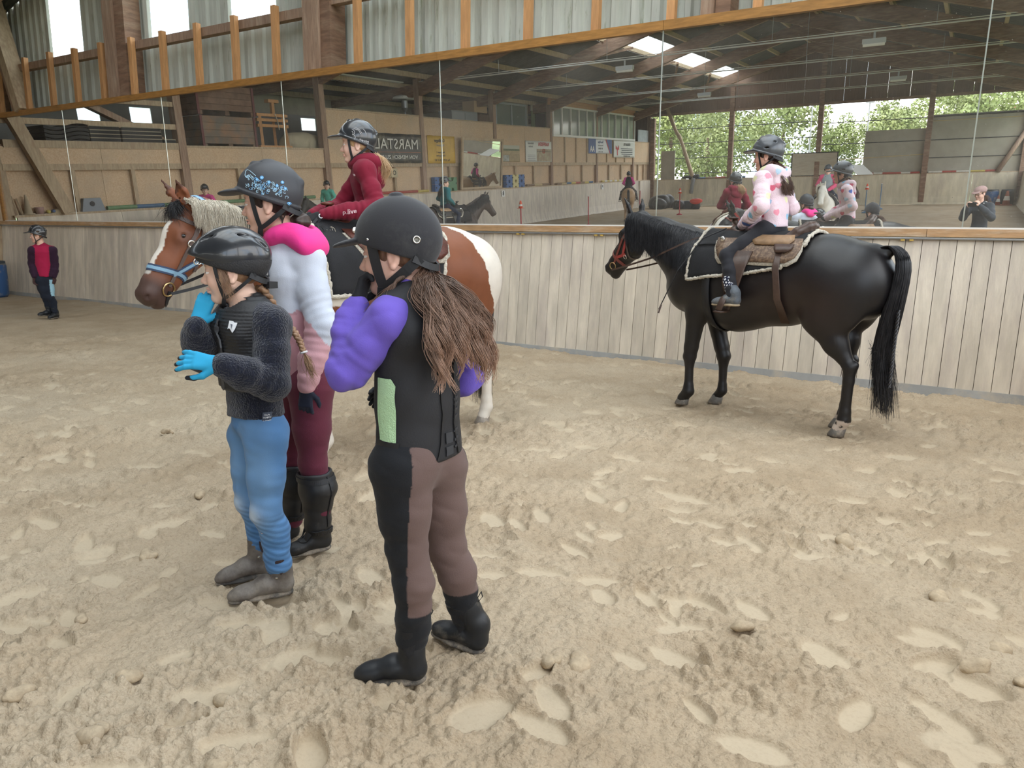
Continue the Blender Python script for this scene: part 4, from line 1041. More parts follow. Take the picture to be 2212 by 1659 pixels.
def std_legs(fl, fr, hl, hr):
    A = lambda *t: [np.array(p, float) for p in t]
    def F(x, y, dz=0): return ('f', A((.60, y * 1.05, .80), (.645 + x, y, .425), (.635 + x, y, .125), (.685 + x, y, 0)))
    def Hn(x, y): return ('h', A((-.46, y * 1.1, .86), (-.585 + x * .3, y * 1.05, .68), (-.705 + x, y, .515), (-.70 + x, y, .13), (-.665 + x, y, 0)))
    return [F(*fl), F(*fr), Hn(*hl), Hn(*hr)]

def hair_sheet(roots, dirs, L, g, n=9, curl=0.0, seed=1, spread=.01):
    r = np.random.RandomState(seed); out = []
    for p, d, l in zip(roots, dirs, L):
        t = np.linspace(0, 1, n)[:, None]; q = p + d * l * t + np.array(g) * l * t ** 2 + r.normal(size=3) * spread * t
        if curl: ph = r.uniform(0, 6.28); q = q + np.stack([np.sin(t[:, 0] * curl + ph), np.cos(t[:, 0] * curl + ph), np.zeros(n)], 1) * .012 * t
        out.append(q)
    return out

def tail_hair(par, m, at, tip, n=520, w0=.035, w1=.08, seed=3, bulge=.10, r=.0022, flick=.02):
    rng = np.random.RandomState(seed); at = np.array(at); tip = np.array(tip); L = []; R = []
    for i in range(n):
        a = rng.uniform(0, 6.28); q = math.sqrt(rng.rand()); o0 = np.array((math.cos(a) * .6, math.sin(a), 0)) * w0 * q; o1 = np.array((math.cos(a) * .7, math.sin(a), 0)) * w1 * q
        e = rng.uniform(.55, 1.0); st = rng.uniform(0, .45)
        c = [at + o0 * .5, at + np.array((-bulge * .75, 0, .02)) + o0, at + np.array((-bulge * 1.25, 0, -.14)) + o0 * 1.3, at * .45 + tip * .55 + np.array((-bulge * .15, 0, 0)) + o1, at * (1 - e) + tip * e + o1 * rng.uniform(.6, 1.2) + rng.normal(size=3) * flick]
        P = np.array(catmull(c, 5)); k = int(len(P) * st * .5); P = P[k:]
        L.append(P); R.append(np.linspace(r * 1.3, r * .5, len(P)))
    V, Q = strands(L, R); return link('tail', npmesh(V, Q, m), None, par)

# ---- tack -----------------------------------------------------------
def saddle_pad(name, label, root_o, az, sf, x0, x1, zf, zb, m, m_edge, par_group=None):
    """quilted pad draped over the back: rows of points cast onto the horse"""
    r = empty(name, root_o, math.radians(az), label, 'saddle pad', par_group); nx, na = 22, 26; G = np.zeros((nx + 1, na + 1, 3)); N = np.zeros_like(G)
    for i in range(nx + 1):
        x = x0 + (x1 - x0) * i / nx; zl = zb + (zf - zb) * i / nx
        for j in range(na + 1):
            a = (j / na - .5) * 2; s_ = 1 if a > 0 else -1
            ang = abs(a) * math.radians(100); d = np.array((0, s_ * math.sin(ang), math.cos(ang))); c = np.array((x, 0, 1.08))
            p, n = sf.cast(c + d * .9, -d, .016)
            if p is None: p = c + d * .3; n = d
            G[i, j] = p; N[i, j] = n
        xs_ = .13 * max(0, 1 - i / nx * 2.2)
        for s_ in (0, 1):   # stretch along the barrel until the lower edge sits at zl
            J = [j for j in range(na + 1) if (j <= na // 2) == (s_ == 0)]
            for j in J:
                a = (j / na - .5) * 2; sg = 1 if a > 0 else -1; ztop = G[i, na // 2][2]; zz = ztop - (ztop - zl) * min(1, abs(a)) ** 1.35
                o = np.array((x + xs_ * abs(a) ** 1.5, sg * .9, zz)); p, n = sf.cast(o, np.array((0, -sg, 0)), .016)
                if abs(a) > .45 and p is not None and abs(p[1]) > .08: G[i, j] = p; N[i, j] = n
    V = np.concatenate([G.reshape(-1, 3), (G + N * .014).reshape(-1, 3)]); k = (nx + 1) * (na + 1); F = []
    for i in range(nx):
        for j in range(na):
            q = i * (na + 1) + j; f = (q, q + 1, q + na + 2, q + na + 1); F.append(f); F.append(tuple(x + k for x in f[::-1]))
    bd = [j for j in range(na)] + [i * (na + 1) + na for i in range(nx)] + [nx * (na + 1) + j for j in range(na, 0, -1)] + [i * (na + 1) for i in range(nx, 0, -1)]
    for a, b in zip(bd, bd[1:] + bd[:1]): F.append((a, b, b + k, a + k))
    MB().add(V, F).build('felt', m, r, True)
    E = [(G + N * .010).reshape(-1, 3)[b] for b in bd] ; E.append(E[0]); rr = np.random.RandomState(2)
    P = catmull(E[:-1], 3) + [E[0]]
    mb = MB(); mb.tube([p + rr.normal(size=3) * .002 for p in P], [.014 + rr.uniform(-.003, .003) for _ in P], 7, False); mb.build('fleece_edge', m_edge, r, True)
    return r, G, N

def western_saddle(label, o, az, sf, dx, m, m2, m_fleece, stir=True, lift=0.0, legdata=None):
    r = empty('saddle', o, math.radians(az), label, 'saddle'); D = np.array((dx, 0, lift))
    S = Sdf(.03); zt = 1.405
    S.ell(D + (.10, 0, zt + .01), (.30, .20, .055), None, .03); S.cone(D + (.34, 0, zt + .045), D + (.40, 0, zt + .08), .065, .045, .03, (Y_, .7))
    arc = [D + (-.10, -.185, zt + .01), D + (-.185, -.14, zt + .075), D + (-.225, -.06, zt + .115), D + (-.23, 0, zt + .122), D + (-.225, .06, zt + .115), D + (-.185, .14, zt + .075), D + (-.10, .185, zt + .01)]
    S.chain(arc, [.022, .028, .028, .028, .028, .028, .022], .02); S.chain([p - np.array((-.015, 0, .05)) for p in arc], [.03] * 7, .03)
    S.ell(D + (.09, 0, zt + .17), (.20, .125, .13), None, .03, '-')
    S.ell(D + (.10, 0, zt - .14), (.42, .17, .13), None, .02, '-')
    V, Q = S.mesh(.009); link('seat', npmesh(V, Q, m), None, r)
    h = MB(); h.tube([D + (.375, 0, zt + .08), D + (.40, 0, zt + .135), D + (.425, 0, zt + .165)], [.026, .020, .024], 10); h.lathe([(.004, 0), (.038, .004), (.042, .014), (.030, .022), (.003, .024)], 16, D + (.43, 0, zt + .165)); h.build('horn', m, r, True)
    for y in (-1, 1):
        def sheet(name, rows, m_, t=.008, off=.03):
            V = []; F = []; nr = len(rows); nc = 9
            for lay in (0, t):
                for (xa, xb, z) in rows:
                    for i in range(nc):
                        x = xa + (xb - xa) * i / (nc - 1); p, n = sf.cast(np.array((x + dx, y * .9, z + lift)), np.array((0, -y, 0)), off + lay)
                        if p is None or abs(p[1]) < .04: p = np.array((x + dx, y * (.10 + off + lay), z + lift))
                        V.append(p)
            k = nr * nc
            for a in range(nr - 1):
                for i in range(nc - 1): q = a * nc + i; f = (q, q + 1, q + nc + 1, q + nc); F.append(f); F.append(tuple(v + k for v in f[::-1]))
            bd = [i for i in range(nc)] + [a * nc + nc - 1 for a in range(1, nr)] + [(nr - 1) * nc + i for i in range(nc - 2, -1, -1)] + [a * nc for a in range(nr - 2, 0, -1)]
            for a, b in zip(bd, bd[1:] + bd[:1]): F.append((a, b, b + k, a + k))
            return MB().add(V, F).build(name, m_, r, True)
        sheet('fleece_lining', [(-.29, .44, 1.375), (-.31, .42, 1.32), (-.29, .38, 1.255), (-.22, .34, 1.215)], m_fleece, .008, .030)
        sheet('skirt', [(-.28, .43, 1.39), (-.30, .41, 1.33), (-.27, .36, 1.27), (-.2, .32, 1.235)], m2, .008, .040)
        sheet('seat_jockey', [(-.20, .16, 1.405), (-.22, .13, 1.375), (-.19, .08, 1.345)], mat('tan_leather', (.33, .20, .105), .5, var=.3, vscale=25), .007, .050)
        sheet('fender', [(.06, .30, 1.30), (.09, .28, 1.20), (.13, .27, 1.08), (.17, .25, .98)], m, .008, .052)
        sheet('rear_strap', [(-.16, -.115, 1.33), (-.17, -.12, 1.2), (-.19, -.14, 1.0), (-.205, -.155, .84)], m, .007, .05)
        sheet('rear_band', [(-.245, -.09, 1.345), (-.235, -.10, 1.315), (-.20, -.115, 1.295)], m, .008, .058)
        # concho and tooling
        p, n = sf.cast(np.array((.37 + dx, y * .9, 1.375)), np.array((0, -y, 0)), .055)
        if p is not None: MB().ball(p, (.022, .008, .022), 12, 6).build('concho', M_silver, r, True)
        if stir:
            fp = np.array((.20 + dx, y * .385, .0 + lift)); q = lambda a, z, w: fp + np.array((a, w * y, z))
            mb = MB(); mb.strap([q(.0, .99, -.0), q(.01, .96, -.045), q(.035, .885, -.055), q(.05, .865, -.04)], [(0, -y, 0)] * 4, .045, .008)
            mb.strap([q(.0, .99, .0), q(.01, .96, .05), q(.035, .885, .06), q(.05, .865, .045)], [(0, y, 0)] * 4, .05, .008)
            mb.bar(q(.045, .862, -.065), q(.045, .862, .070), .07, .014); mb.build('stirrup', m, r, True)
    P = []; N = []
    for a in np.linspace(-112, 112, 25):
        d = np.array((0, math.sin(math.radians(a)), -math.cos(math.radians(a)))); p, n = sf.cast(np.array((.44 + dx, 0, 1.08)) + d * .9, -d, .010)
        if p is not None: P.append(p); N.append(n)
    MB().strap(P, N, .075, .012).build('girth', M_web, r, True)
    return r
M_silver = mat('silver_fitting', (.75, .74, .70), .25, metal=1.0)
M_brass = mat('brass_fitting', (.55, .40, .20), .3, metal=1.0)

def tack(name, label, cat, o, az, HF, sf, items, group=None):
    """straps snapped to the head; items: (part name, points (a, b, y), width, material, thickness, mirrored)"""
    r = empty(name, o, math.radians(az), label, cat, group)
    for pn, pts, w, mm, t, both in items:
        for y in ((1, -1) if both else (1,)):
            if pn in ('ring', 'buckle', 'concho'):
                p, n = sf.near(HF.w(pts[0], pts[1], pts[2] * y), .004)
                if pn == 'concho': MB().ball(p, np.abs(n) * -.012 + .020, 12, 6).build(pn, mm, r, True)
                else: MB().torus(p, n, w, t).build(pn, mm, r, True)
            else: sf.strap(pn, [HF.w(p[0], p[1], p[2] * y) for p in pts], w, t, mm, r, .002, 4)
    return r
def loop(a, b0, b1, hw, n=9, a2=None):
    """closed strap loop around the head at station a (a2 at the throat side)"""
    a2 = a if a2 is None else a2; P = []
    for i in range(n + 1):
        t = 2 * math.pi * i / n; c = math.cos(t); P.append(((a + a2) / 2 - (a2 - a) / 2 * c, (b0 + b1) / 2 - (b1 - b0) / 2 * c, hw * math.sin(t)))
    return P
# ---------------------------------------------------------------- the black horse
M_coatb = mat('black_coat', (.01, .01, .01), 0.42, vcol=True, spec=.45, bump=.06, bscale=220, var=.25, vscale=5)
M_coatp = mat('pinto_coat', (.3, .1, .05), 0.5, vcol=True, spec=.3, bump=.05, bscale=220, var=.12, vscale=7)
M_manek = hair_mat('black_hair', (.008, .008, .010), (.035, .034, .038), .38)
M_manew = hair_mat('cream_hair', (.72, .67, .56), (.55, .48, .38), .5)
M_lbrown = mat('brown_leather', (.075, .042, .030), .45, var=.3, vscale=20, bump=.1, bscale=90)
M_lbrown2 = mat('tooled_leather', (.115, .070, .046), .5, col2=(.25, .165, .105), vscale=55, detail=3, ramp=(.45, .65), bump=.3, bscale=60)
M_lred = mat('chestnut_leather', (.135, .035, .020), .4, var=.3, vscale=14, bump=.1, bscale=90)
M_lred2 = mat('chestnut_tooled', (.115, .032, .02), .45, var=.4, vscale=30, bump=.4, bscale=70)
M_fleece = mat('cream_fleece', (.66, .60, .50), .95, var=.3, vscale=60, bump=1.0, bscale=120)
M_felt = mat('black_felt', (.014, .014, .016), .9, var=.3, vscale=9, bump=.3, bscale=200)
M_redw = mat('red_webbing', (.42, .055, .050), .6, var=.2, vscale=30)
M_dkred = mat('red_brown_strap', (.22, .055, .045), .5, var=.2, vscale=30)
M_blueb = mat('pale_blue_webbing', (.22, .38, .52), .7, bump=.2, bscale=200); M_navy = mat('navy_webbing', (.035, .055, .11), .7)
M_lgrey = mat('grey_brown_leather', (.12, .085, .075), .45, var=.2, vscale=20)

def nz3(V, f, s): return sinoise((V[:, 0], V[:, 1], V[:, 2]), f, s)
def col_black(V, HF):
    c = np.tile(np.array((.011, .0095, .0105)), (len(V), 1)); x, y, z = V.T
    br = np.clip((1 - np.abs(z - .95) / .3), 0, 1) * np.clip((.3 - x) / .5, 0, 1) * np.clip((x + .75) / .3, 0, 1); c += np.outer(br, (.022, .010, .006))
    L = (V - HF.o) @ HF.R.T / HF.L; mz = np.clip((L[:, 0] - .42) / .12, 0, 1) * (x > 1.2); c += np.outer(mz, (.006, .005, .005))
    w = (x < -.5) & (z < .125 + .03 * nz3(V, 60, 3)); sp = nz3(V, 170, 5) > .75; c[w & ~sp] = (.60, .50, .43)
    return c
OB, AB = (-1.23, 6.04), 164.0
neckB = [((.60, 0, 1.17), .27), ((.86, 0, 1.285), .225), ((1.11, -.01, 1.41), .165), ((1.33, -.03, 1.52), .112)]
HB = HeadF((1.385, -.040, 1.595), (1.835, -.165, 1.125))
legsB = std_legs((.0, .13), (-.17, -.13), (.0, .13), (.11, -.13))
horseB, VB, QB = add_horse('black horse standing side on in front of the plank kick wall', OB, AB, M_coatb, col_black, neckB, HB, legsB, np.array((-.74, 0, 1.345)), ear=(.07, .045))
sfB = Surf((VB, QB))
def mane(par, m, neck, HF, y, n, L, seed, drop=.9, r=.0021, a0=.05, sf=None, back=.0):
    rng = np.random.RandomState(seed); pts = [HF.w(a0, -.045), HF.w(.0, -.05)] + [np.array(p) + nrm((-.42, 0, .9)) * q * .93 for p, q in neck[::-1]] ; pts[-1] = np.array((.56, 0, 1.44))
    cr = np.array(catmull(pts, 10)); lines = []; R = []
    for i in range(n):
        t = rng.rand() * (len(cr) - 1.01); k = int(t); p = cr[k] + (cr[k + 1] - cr[k]) * (t - k) + rng.normal(size=3) * np.array((.006, .008, .004))
        l = L * rng.uniform(.65, 1.1) * (.75 if k < 12 else 1); out = [p]
        for s_ in np.linspace(.12, 1, 8):
            q = p + np.array((-.10 * s_ * l - back * s_, y * (.05 + .085 * math.sin(min(1, s_ * 1.6) * 1.57)), .025 * math.sin(s_ * 3.1) - drop * l * s_ ** 1.25)) + rng.normal(size=3) * .003
            if sf is not None:
                b, nn = sf.near(q); dd = (q - b) @ nn
                if dd < .010: q = b + nn * rng.uniform(.006, .014)
            out.append(q)
        lines.append(np.array(out)); R.append(np.linspace(r * 1.2, r * .45, len(out)))
    V, Q = strands(lines, R); return link('mane', npmesh(V, Q, m), None, par)
mane(horseB, M_manek, neckB, HB, 1, 2600, .36, 5, sf=sfB, r=.0014)
tl = tail_hair(horseB, M_manek, (-.75, 0, 1.36), (-.93, .0, .17), 1900, .060, .095, 3, .15, .0015)
br = []
for k in range(3):
    br.append(np.array([(-.955 + .006 * math.sin(t * 40 + k * 2.1), .05 + .012 * math.cos(t * 40 + k * 2.1), .95 - .55 * t) for t in np.linspace(0, 1, 40)]))
v, q = strands(br, [np.full(40, .008)] * 3, 6); link('tail_braid', npmesh(v, q, M_manek), None, tl)
tack('bridle', 'dark red leather bridle with silver concho on the black horse', 'bridle', (*OB, 0), AB, HB, sfB, [
    ('headpiece', [(.20, .06, .11), (.10, .06, .10), (.03, .05, .095), (.0, .0, .07), (.0, -.06, 0), (.0, .0, -.07), (.03, .05, -.095), (.10, .06, -.10), (.20, .06, -.11)], .026, M_lgrey, .004, False),
    ('browband', [(.07, .05, .10), (.10, .0, .085), (.11, -.05, 0), (.10, .0, -.085), (.07, .05, -.10)], .024, M_dkred, .004, False),
    ('cheekpiece', [(.09, .05, .10), (.22, .065, .10), (.33, .08, .08), (.45, .10, .07)], .022, M_dkred, .004, True),
    ('throat_strap', loop(.07, -.02, .22, .11, 10, .27), .018, M_lgrey, .004, False),
    ('concho', (.095, .045, .10), 0, M_silver, 0, True), ('ring', (.47, .105, .07), .034, M_brass, .005, True)])
tack('halter', 'bright red halter under the bridle of the black horse', 'halter', (*OB, 0), AB, HB, sfB, [
    ('noseband', loop(.40, -.01, .145, .075, 10, .38), .030, M_dkred, .004, False),
    ('crownpiece', [(.30, .14, .09), (.20, .115, .10), (.10, .09, .10), (.035, .065, .10), (.02, .0, .085), (.01, -.055, .0)], .028, M_redw, .005, True),
    ('jaw_strap', [(.39, .09, .085), (.33, .125, .085), (.27, .16, .07)], .026, M_redw, .004, True),
    ('buckle', (.12, .095, .10), .018, M_silver, .003, True), ('buckle', (.29, .165, .06), .02, M_silver, .003, True)])
padB, GB, NB = saddle_pad('saddle_pad', 'black felt western saddle pad with cream fleece edge under the brown saddle', (*OB, 0), AB, sfB, -.33, .60, 1.09, 1.21, M_felt, M_fleece)
western_saddle('brown western saddle with tooled skirts on the black horse', (*OB, 0), AB, sfB, -.03, M_lbrown, M_lbrown2, M_fleece)
# reins and riding crop of the black horse (world objects standing in the horse's frame)
def rein(label, o, az, HF, sf, hand_p, m, sag=.05, w=.016):
    r = empty('reins', (*o, 0), math.radians(az), label, 'reins')
    for y in (1, -1):
        p0 = HF.w(.49, .13, y * .075); p1 = np.array(hand_p) * (1, y, 1); P = []
        for t in np.linspace(0, 1, 14):
            q = p0 * (1 - t) + p1 * t - UP * sag * 4 * t * (1 - t) + np.array((0, y * .10 * math.sin(t * 3.14), 0)); b, n = sf.near(q); d = (q - b) @ n
            if d < .012: q = b + n * .012
            P.append(q)
        MB().strap(P, [(0, y, .2)] * 14, w, .004).build('rein', m, r)
    return r
rein('dark leather reins from the black horse to its rider', OB, AB, HB, sfB, (.36, .05, 1.505), M_lbrown, .035)
cr = empty('riding_crop', (*OB, 0), math.radians(AB), 'thin dark riding crop hanging at the shoulder of the black horse', 'crop')
MB().tube([(.40, .10, 1.50), (.52, .24, 1.42), (.66, .36, 1.16), (.80, .40, .83)], [.006, .006, .005, .004], 6).build('shaft', M_web, cr)
MB().tube([(.78, .395, .87), (.80, .40, .80)], .007, 6).build('tip', M_lgrey, cr)

# ---------------------------------------------------------------- the brown and white pinto
OP, AP = (-3.26, 3.90), 256.6
neckP = [((.60, 0, 1.12), .26), ((.86, 0, 1.235), .215), ((1.08, 0, 1.345), .165), ((1.28, 0, 1.455), .118)]
HP = HeadF((1.365, 0, 1.525), (1.705, .03, 1.065))
def col_pinto(V, HF):
    x, y, z = V.T; n = nz3(V, 9, 4) * .07 + nz3(V, 40, 9) * .016 + nz3(V, 120, 2) * .006
    BR = np.array((.20, .068, .030)); WH = np.array((.72, .66, .58)); c = np.tile(BR, (len(V), 1))
    wh = (x < -.44 - .28 * (1.41 - z) / .5 + n) | (z < .62 + n * 1.5) | (y < -.05 + n) & (x < .9)
    wh |= (x > .35 + n) & (x < .72 + n) & (z > .9 + n * 2)
    wh |= (np.abs(x - 1.16 + (z - 1.4) * .55) < .085 + n * .6) & (x < 1.33) & (z > 1.25)
    wh &= ~((x > .15) & (x < .5) & (z < 1.2) & (z > .8) & (y > 0))
    L = (V - HF.o) @ HF.R.T / HF.L; hd = (x > 1.25) & (L[:, 0] > -.06) & (L[:, 0] < .75)
    wh &= ~(hd & (L[:, 0] > .05)); wh |= hd & (L[:, 1] < .028 - .0 + n * .2) & (np.abs(L[:, 2]) < .030 + n * .15) & (L[:, 0] > .14) & (L[:, 0] < .46)
    c[wh] = WH
    dk = np.clip((L[:, 0] - .40) / .10, 0, 1) * hd; c = c * (1 - dk[:, None] * .8) + np.array((.05, .038, .036)) * (dk * .8)[:, None]
    g = np.exp(-(((L - np.array((.19, .03, .08))) / np.array((.07, .05, .05))) ** 2).sum(1)) * hd; c = c * (1 - g[:, None] * .6) + np.array((.06, .04, .035)) * (g * .6)[:, None]
    et = hd & (L[:, 1] < -.13); c[et] = c[et] * .35
    return c
legsP = std_legs((.04, .13), (-.10, -.13), (-.02, .13), (.12, -.13))
horseP, VP, QP = add_horse('brown and white pinto horse behind the girls, its head at the left', OP, AP, M_coatp, col_pinto, neckP, HP, legsP, np.array((-.74, 0, 1.26)), m_hoof=mat('pale_hoof', (.33, .28, .23), .6, var=.4, vscale=20), ear=(.065, .03))
sfP = Surf((VP, QP))
mane(horseP, M_manew, neckP, HP, 1, 1900, .19, 8, sf=sfP, a0=-.02, r=.0012)
mn = mane(horseP, M_manek, [((.80, 0, 1.235), .215), ((.95, 0, 1.30), .19), ((1.08, 0, 1.345), .165)], HeadF((1.10, 0, 1.50), (1.4, 0, 1.2)), 1, 700, .19, 18, sf=sfP, a0=-.02, r=.0013); mn.name = 'dark_mane_patch'
fl_ = []; rg = np.random.RandomState(4)
for i in range(420):
    p = HP.w(.02, -.05, 0) + rg.normal(size=3) * (.012, .022, .01); e = HP.w(.10 + rg.uniform(-.05, .06), -.045 + rg.normal() * .02, rg.normal() * .06)
    fl_.append(np.array(catmull([p, p * .5 + e * .5 + HP.d(0, -.035, 0), e], 4)))
v, q = strands(fl_, [.0011] * len(fl_)); link('forelock', npmesh(v, q, M_manek), None, horseP)
tail_hair(horseP, M_manek, (-.75, 0, 1.27), (-.78, .02, .14), 1300, .05, .08, 13, .09, .0016)
tack('bridle', 'grey-brown leather bridle with ring bit on the pinto', 'bridle', (*OP, 0), AP, HP, sfP, [
    ('headpiece', [(.20, .06, .11), (.10, .06, .10), (.03, .05, .095), (.0, .0, .07), (.0, -.06, 0), (.0, .0, -.07), (.03, .05, -.095), (.10, .06, -.10), (.20, .06, -.11)], .022, M_lgrey, .004, False),
    ('browband', [(.08, .06, .10), (.10, .0, .085), (.11, -.05, 0), (.10, .0, -.085), (.08, .06, -.10)], .022, M_lgrey, .004, False),
    ('cheekpiece', [(.09, .05, .10), (.22, .07, .10), (.33, .09, .08), (.46, .11, .07)], .020, M_lgrey, .004, True),
    ('throat_strap', [(.03, .05, .10), (.14, .115, .10), (.25, .16, .09), (.31, .19, .05)], .020, M_lgrey, .004, True),
    ('buckle', (.20, .065, .10), .017, M_silver, .005, True), ('buckle', (.26, .155, .09), .015, M_silver, .005, True), ('ring', (.475, .115, .07), .036, M_brass, .005, True),
    ('cross_strap', [(.48, .13, .07), (.53, .15, .05), (.55, .165, .02)], .020, M_web, .004, True)])
hp_i = []
for w_, m_, t_ in ((.036, M_navy, .004), (.017, M_blueb, .0055)):
    hp_i += [('noseband', loop(.415, -.01, .14, .075, 10, .36), w_, m_, t_, False), ('jaw_strap', [(.40, .095, .085), (.33, .13, .085), (.25, .165, .08)], w_ * .9, m_, t_, True),
             ('crownpiece', [(.25, .20, .085), (.17, .17, .10), (.06, .135, .10), (-.03, .10, .09), (-.05, .03, .07), (-.05, -.03, 0)], w_, m_, t_, True)]
tack('halter', 'light blue and navy striped halter on the pinto', 'halter', (*OP, 0), AP, HP, sfP, hp_i + [('buckle', (.13, .165, .10), .020, M_brass, .003, True), ('ring', (.25, .17, .09), .016, M_silver, .004, True)])
padP, GP, NP_ = saddle_pad('saddle_pad', 'black saddle pad with cream fleece edge under the chestnut saddle', (*OP, 0), AP, sfP, -.22, .70, 1.04, 1.06, M_felt, M_fleece)
western_saddle('chestnut leather western saddle on the pinto', (*OP, 0), AP, sfP, .10, M_lred, M_lred2, M_fleece)
rein('thin dark reins of the pinto', OP, AP, HP, sfP, (.60, .05, 1.52), M_web, .06)
# ---------------------------------------------------------------- the people in the arena
TALL = dict(hd=(-2.454, 2.13, 1.511), nk=(-2.409, 2.179, 1.384), shL=(-2.308, 2.185, 1.292), shR=(-2.574, 2.296, 1.286), elL=(-2.233, 2.178, 1.029), elR=(-2.627, 2.326, 0.99), wrL=(-2.265, 2.114, 0.782), wrR=(-2.664, 2.287, 0.775), ws=(-2.419, 2.213, 1.006), pv=(-2.404, 2.229, 0.812), hpL=(-2.318, 2.189, 0.757), hpR=(-2.492, 2.266, 0.729), knL=(-2.32, 2.186, 0.416), knR=(-2.529, 2.255, 0.394), anL=(-2.312, 2.196, 0.091), anR=(-2.535, 2.249, 0.09), toeL=(-2.373, 2.07, 0.002), heelL=(-2.295, 2.244, 0.011), toeR=(-2.568, 2.183, -0.033), heelR=(-2.541, 2.272, -0.012))
SMALL = dict(hd=(-2.286, 1.797, 1.255), nk=(-2.254, 1.821, 1.142), shL=(-2.121, 1.827, 1.073), shR=(-2.405, 1.873, 1.066), elL=(-2.066, 1.767, 0.869), elR=(-2.435, 1.755, 0.936), wrL=(-2.118, 1.607, 0.95), wrR=(-2.362, 1.686, 1.056), ws=(-2.247, 1.83, 0.888), pv=(-2.244, 1.833, 0.725), hpL=(-2.162, 1.808, 0.643), hpR=(-2.322, 1.864, 0.614), knL=(-2.139, 1.772, 0.364), knR=(-2.315, 1.841, 0.353), anL=(-2.134, 1.81, 0.143), anR=(-2.308, 1.881, 0.162), toeL=(-2.237, 1.651, 0.009), heelL=(-2.098, 1.855, 0.017), toeR=(-2.405, 1.729, 0.006), heelR=(-2.29, 1.904, 0.025))
PURPLE = dict(hd=(-1.43, 1.703, 1.339), nk=(-1.372, 1.711, 1.24), shL=(-1.366, 1.588, 1.165), shR=(-1.357, 1.85, 1.144), elL=(-1.473, 1.528, 1.016), elR=(-1.31, 1.887, 0.959), wrL=(-1.505, 1.606, 1.184), wrR=(-1.565, 1.889, 0.882), ws=(-1.363, 1.718, 0.929), pv=(-1.362, 1.719, 0.768), hpL=(-1.359, 1.632, 0.725), hpR=(-1.367, 1.817, 0.674), knL=(-1.354, 1.648, 0.453), knR=(-1.357, 1.85, 0.394), anL=(-1.343, 1.657, 0.155), anR=(-1.311, 1.899, 0.133), toeL=(-1.506, 1.566, -0.007), heelL=(-1.297, 1.668, 0.014), toeR=(-1.427, 1.871, 0.035), heelR=(-1.246, 1.912, 0.003))
FAR = dict(hd=(-12.318, 6.113, 1.292), nk=(-12.305, 6.141, 1.165), shL=(-12.238, 6.276, 1.066), shR=(-12.357, 6.035, 1.065), elL=(-12.236, 6.28, 0.843), elR=(-12.411, 6.039, 0.857), wrL=(-12.201, 6.237, 0.665), wrR=(-12.318, 6.001, 0.668), ws=(-12.306, 6.138, 0.858), pv=(-12.306, 6.138, 0.664), hpL=(-12.286, 6.178, 0.606), hpR=(-12.33, 6.089, 0.607), knL=(-12.254, 6.175, 0.331), knR=(-12.31, 6.129, 0.352), anL=(-12.265, 6.222, 0.114), anR=(-12.341, 6.179, 0.142), toeL=(-12.199, 6.085, -0.003), heelL=(-12.291, 6.281, 0.004), toeR=(-12.277, 5.971, 0.052), heelR=(-12.356, 6.218, 0.034))
def cloth(name, col, rough=.85, **k):
    k.setdefault('bump', .12); k.setdefault('bscale', 260); k.setdefault('spec', .2); k.setdefault('sheen', .08)
    return mat(name, col, rough, **k)
M_cv = lambda n, **k: cloth(n, (.5, .5, .5), vcol=True, **k)
M_blackg = cloth('black_glove', (.014, .014, .016), .7); M_navyg = cloth('navy_glove', (.018, .022, .040), .65)
M_blkfab = cloth('black_fabric', (.014, .014, .017), .8)
M_bootblk = mat('black_rubber_boot', (.022, .024, .028), .45, var=.3, vscale=9, dirt=(.22, .19, .15), dirt_s=7, dirt_r=(.60, .85), spec=.4)
M_sole = mat('boot_sole', (.06, .055, .05), .8, dirt=(.40, .33, .25), dirt_s=14, dirt_r=(.45, .7))
M_dkhair = hair_mat('dark_brown_hair', (.018, .010, .008), (.055, .032, .024))
M_brhair = hair_mat('brown_hair', (.085, .040, .022), (.24, .125, .075))
M_blhair = hair_mat('blonde_hair', (.46, .28, .13), (.66, .47, .28))
M_lbhair = hair_mat('light_brown_hair', (.20, .105, .055), (.36, .215, .12))
def seg_d(V, a, b):
    ab = b - a; t = np.clip(((V - a) @ ab) / (ab @ ab), 0, 1); return np.linalg.norm(V - a - t[:, None] * ab, axis=1), t
def arm_mask(V, J, s_):
    d1, t1 = seg_d(V, J['sh' + s_], J['el' + s_]); d2, t2 = seg_d(V, J['el' + s_], J['wr' + s_]); dt, _ = seg_d(V, J['nk'], J['pv'])
    return (np.minimum(d1, d2) < dt * .75) | (np.minimum(d1, d2) < .062), np.where(d1 < d2, t1, 1 + t2)
def glove(P, s_, fd, pn, m, size=1.0, curl=(25, 25, 25, 25, 15), thumb=1, spread=5, colf=None, name='glove', vox=.0032):
    S = Sdf(.006); w = P['J']['wr' + s_]; tips = hand(S, w + nrm(np.array(fd)) * .012, np.array(fd, float), np.array(pn, float), size, curl, thumb, spread)
    V, Q = S.mesh(vox); me = npmesh(V, Q, m, cols=colf(V, w, nrm(np.array(fd)), nrm(np.array(pn))) if colf else None); o = link(name, me, None, P['root']); return o, V, Q, tips
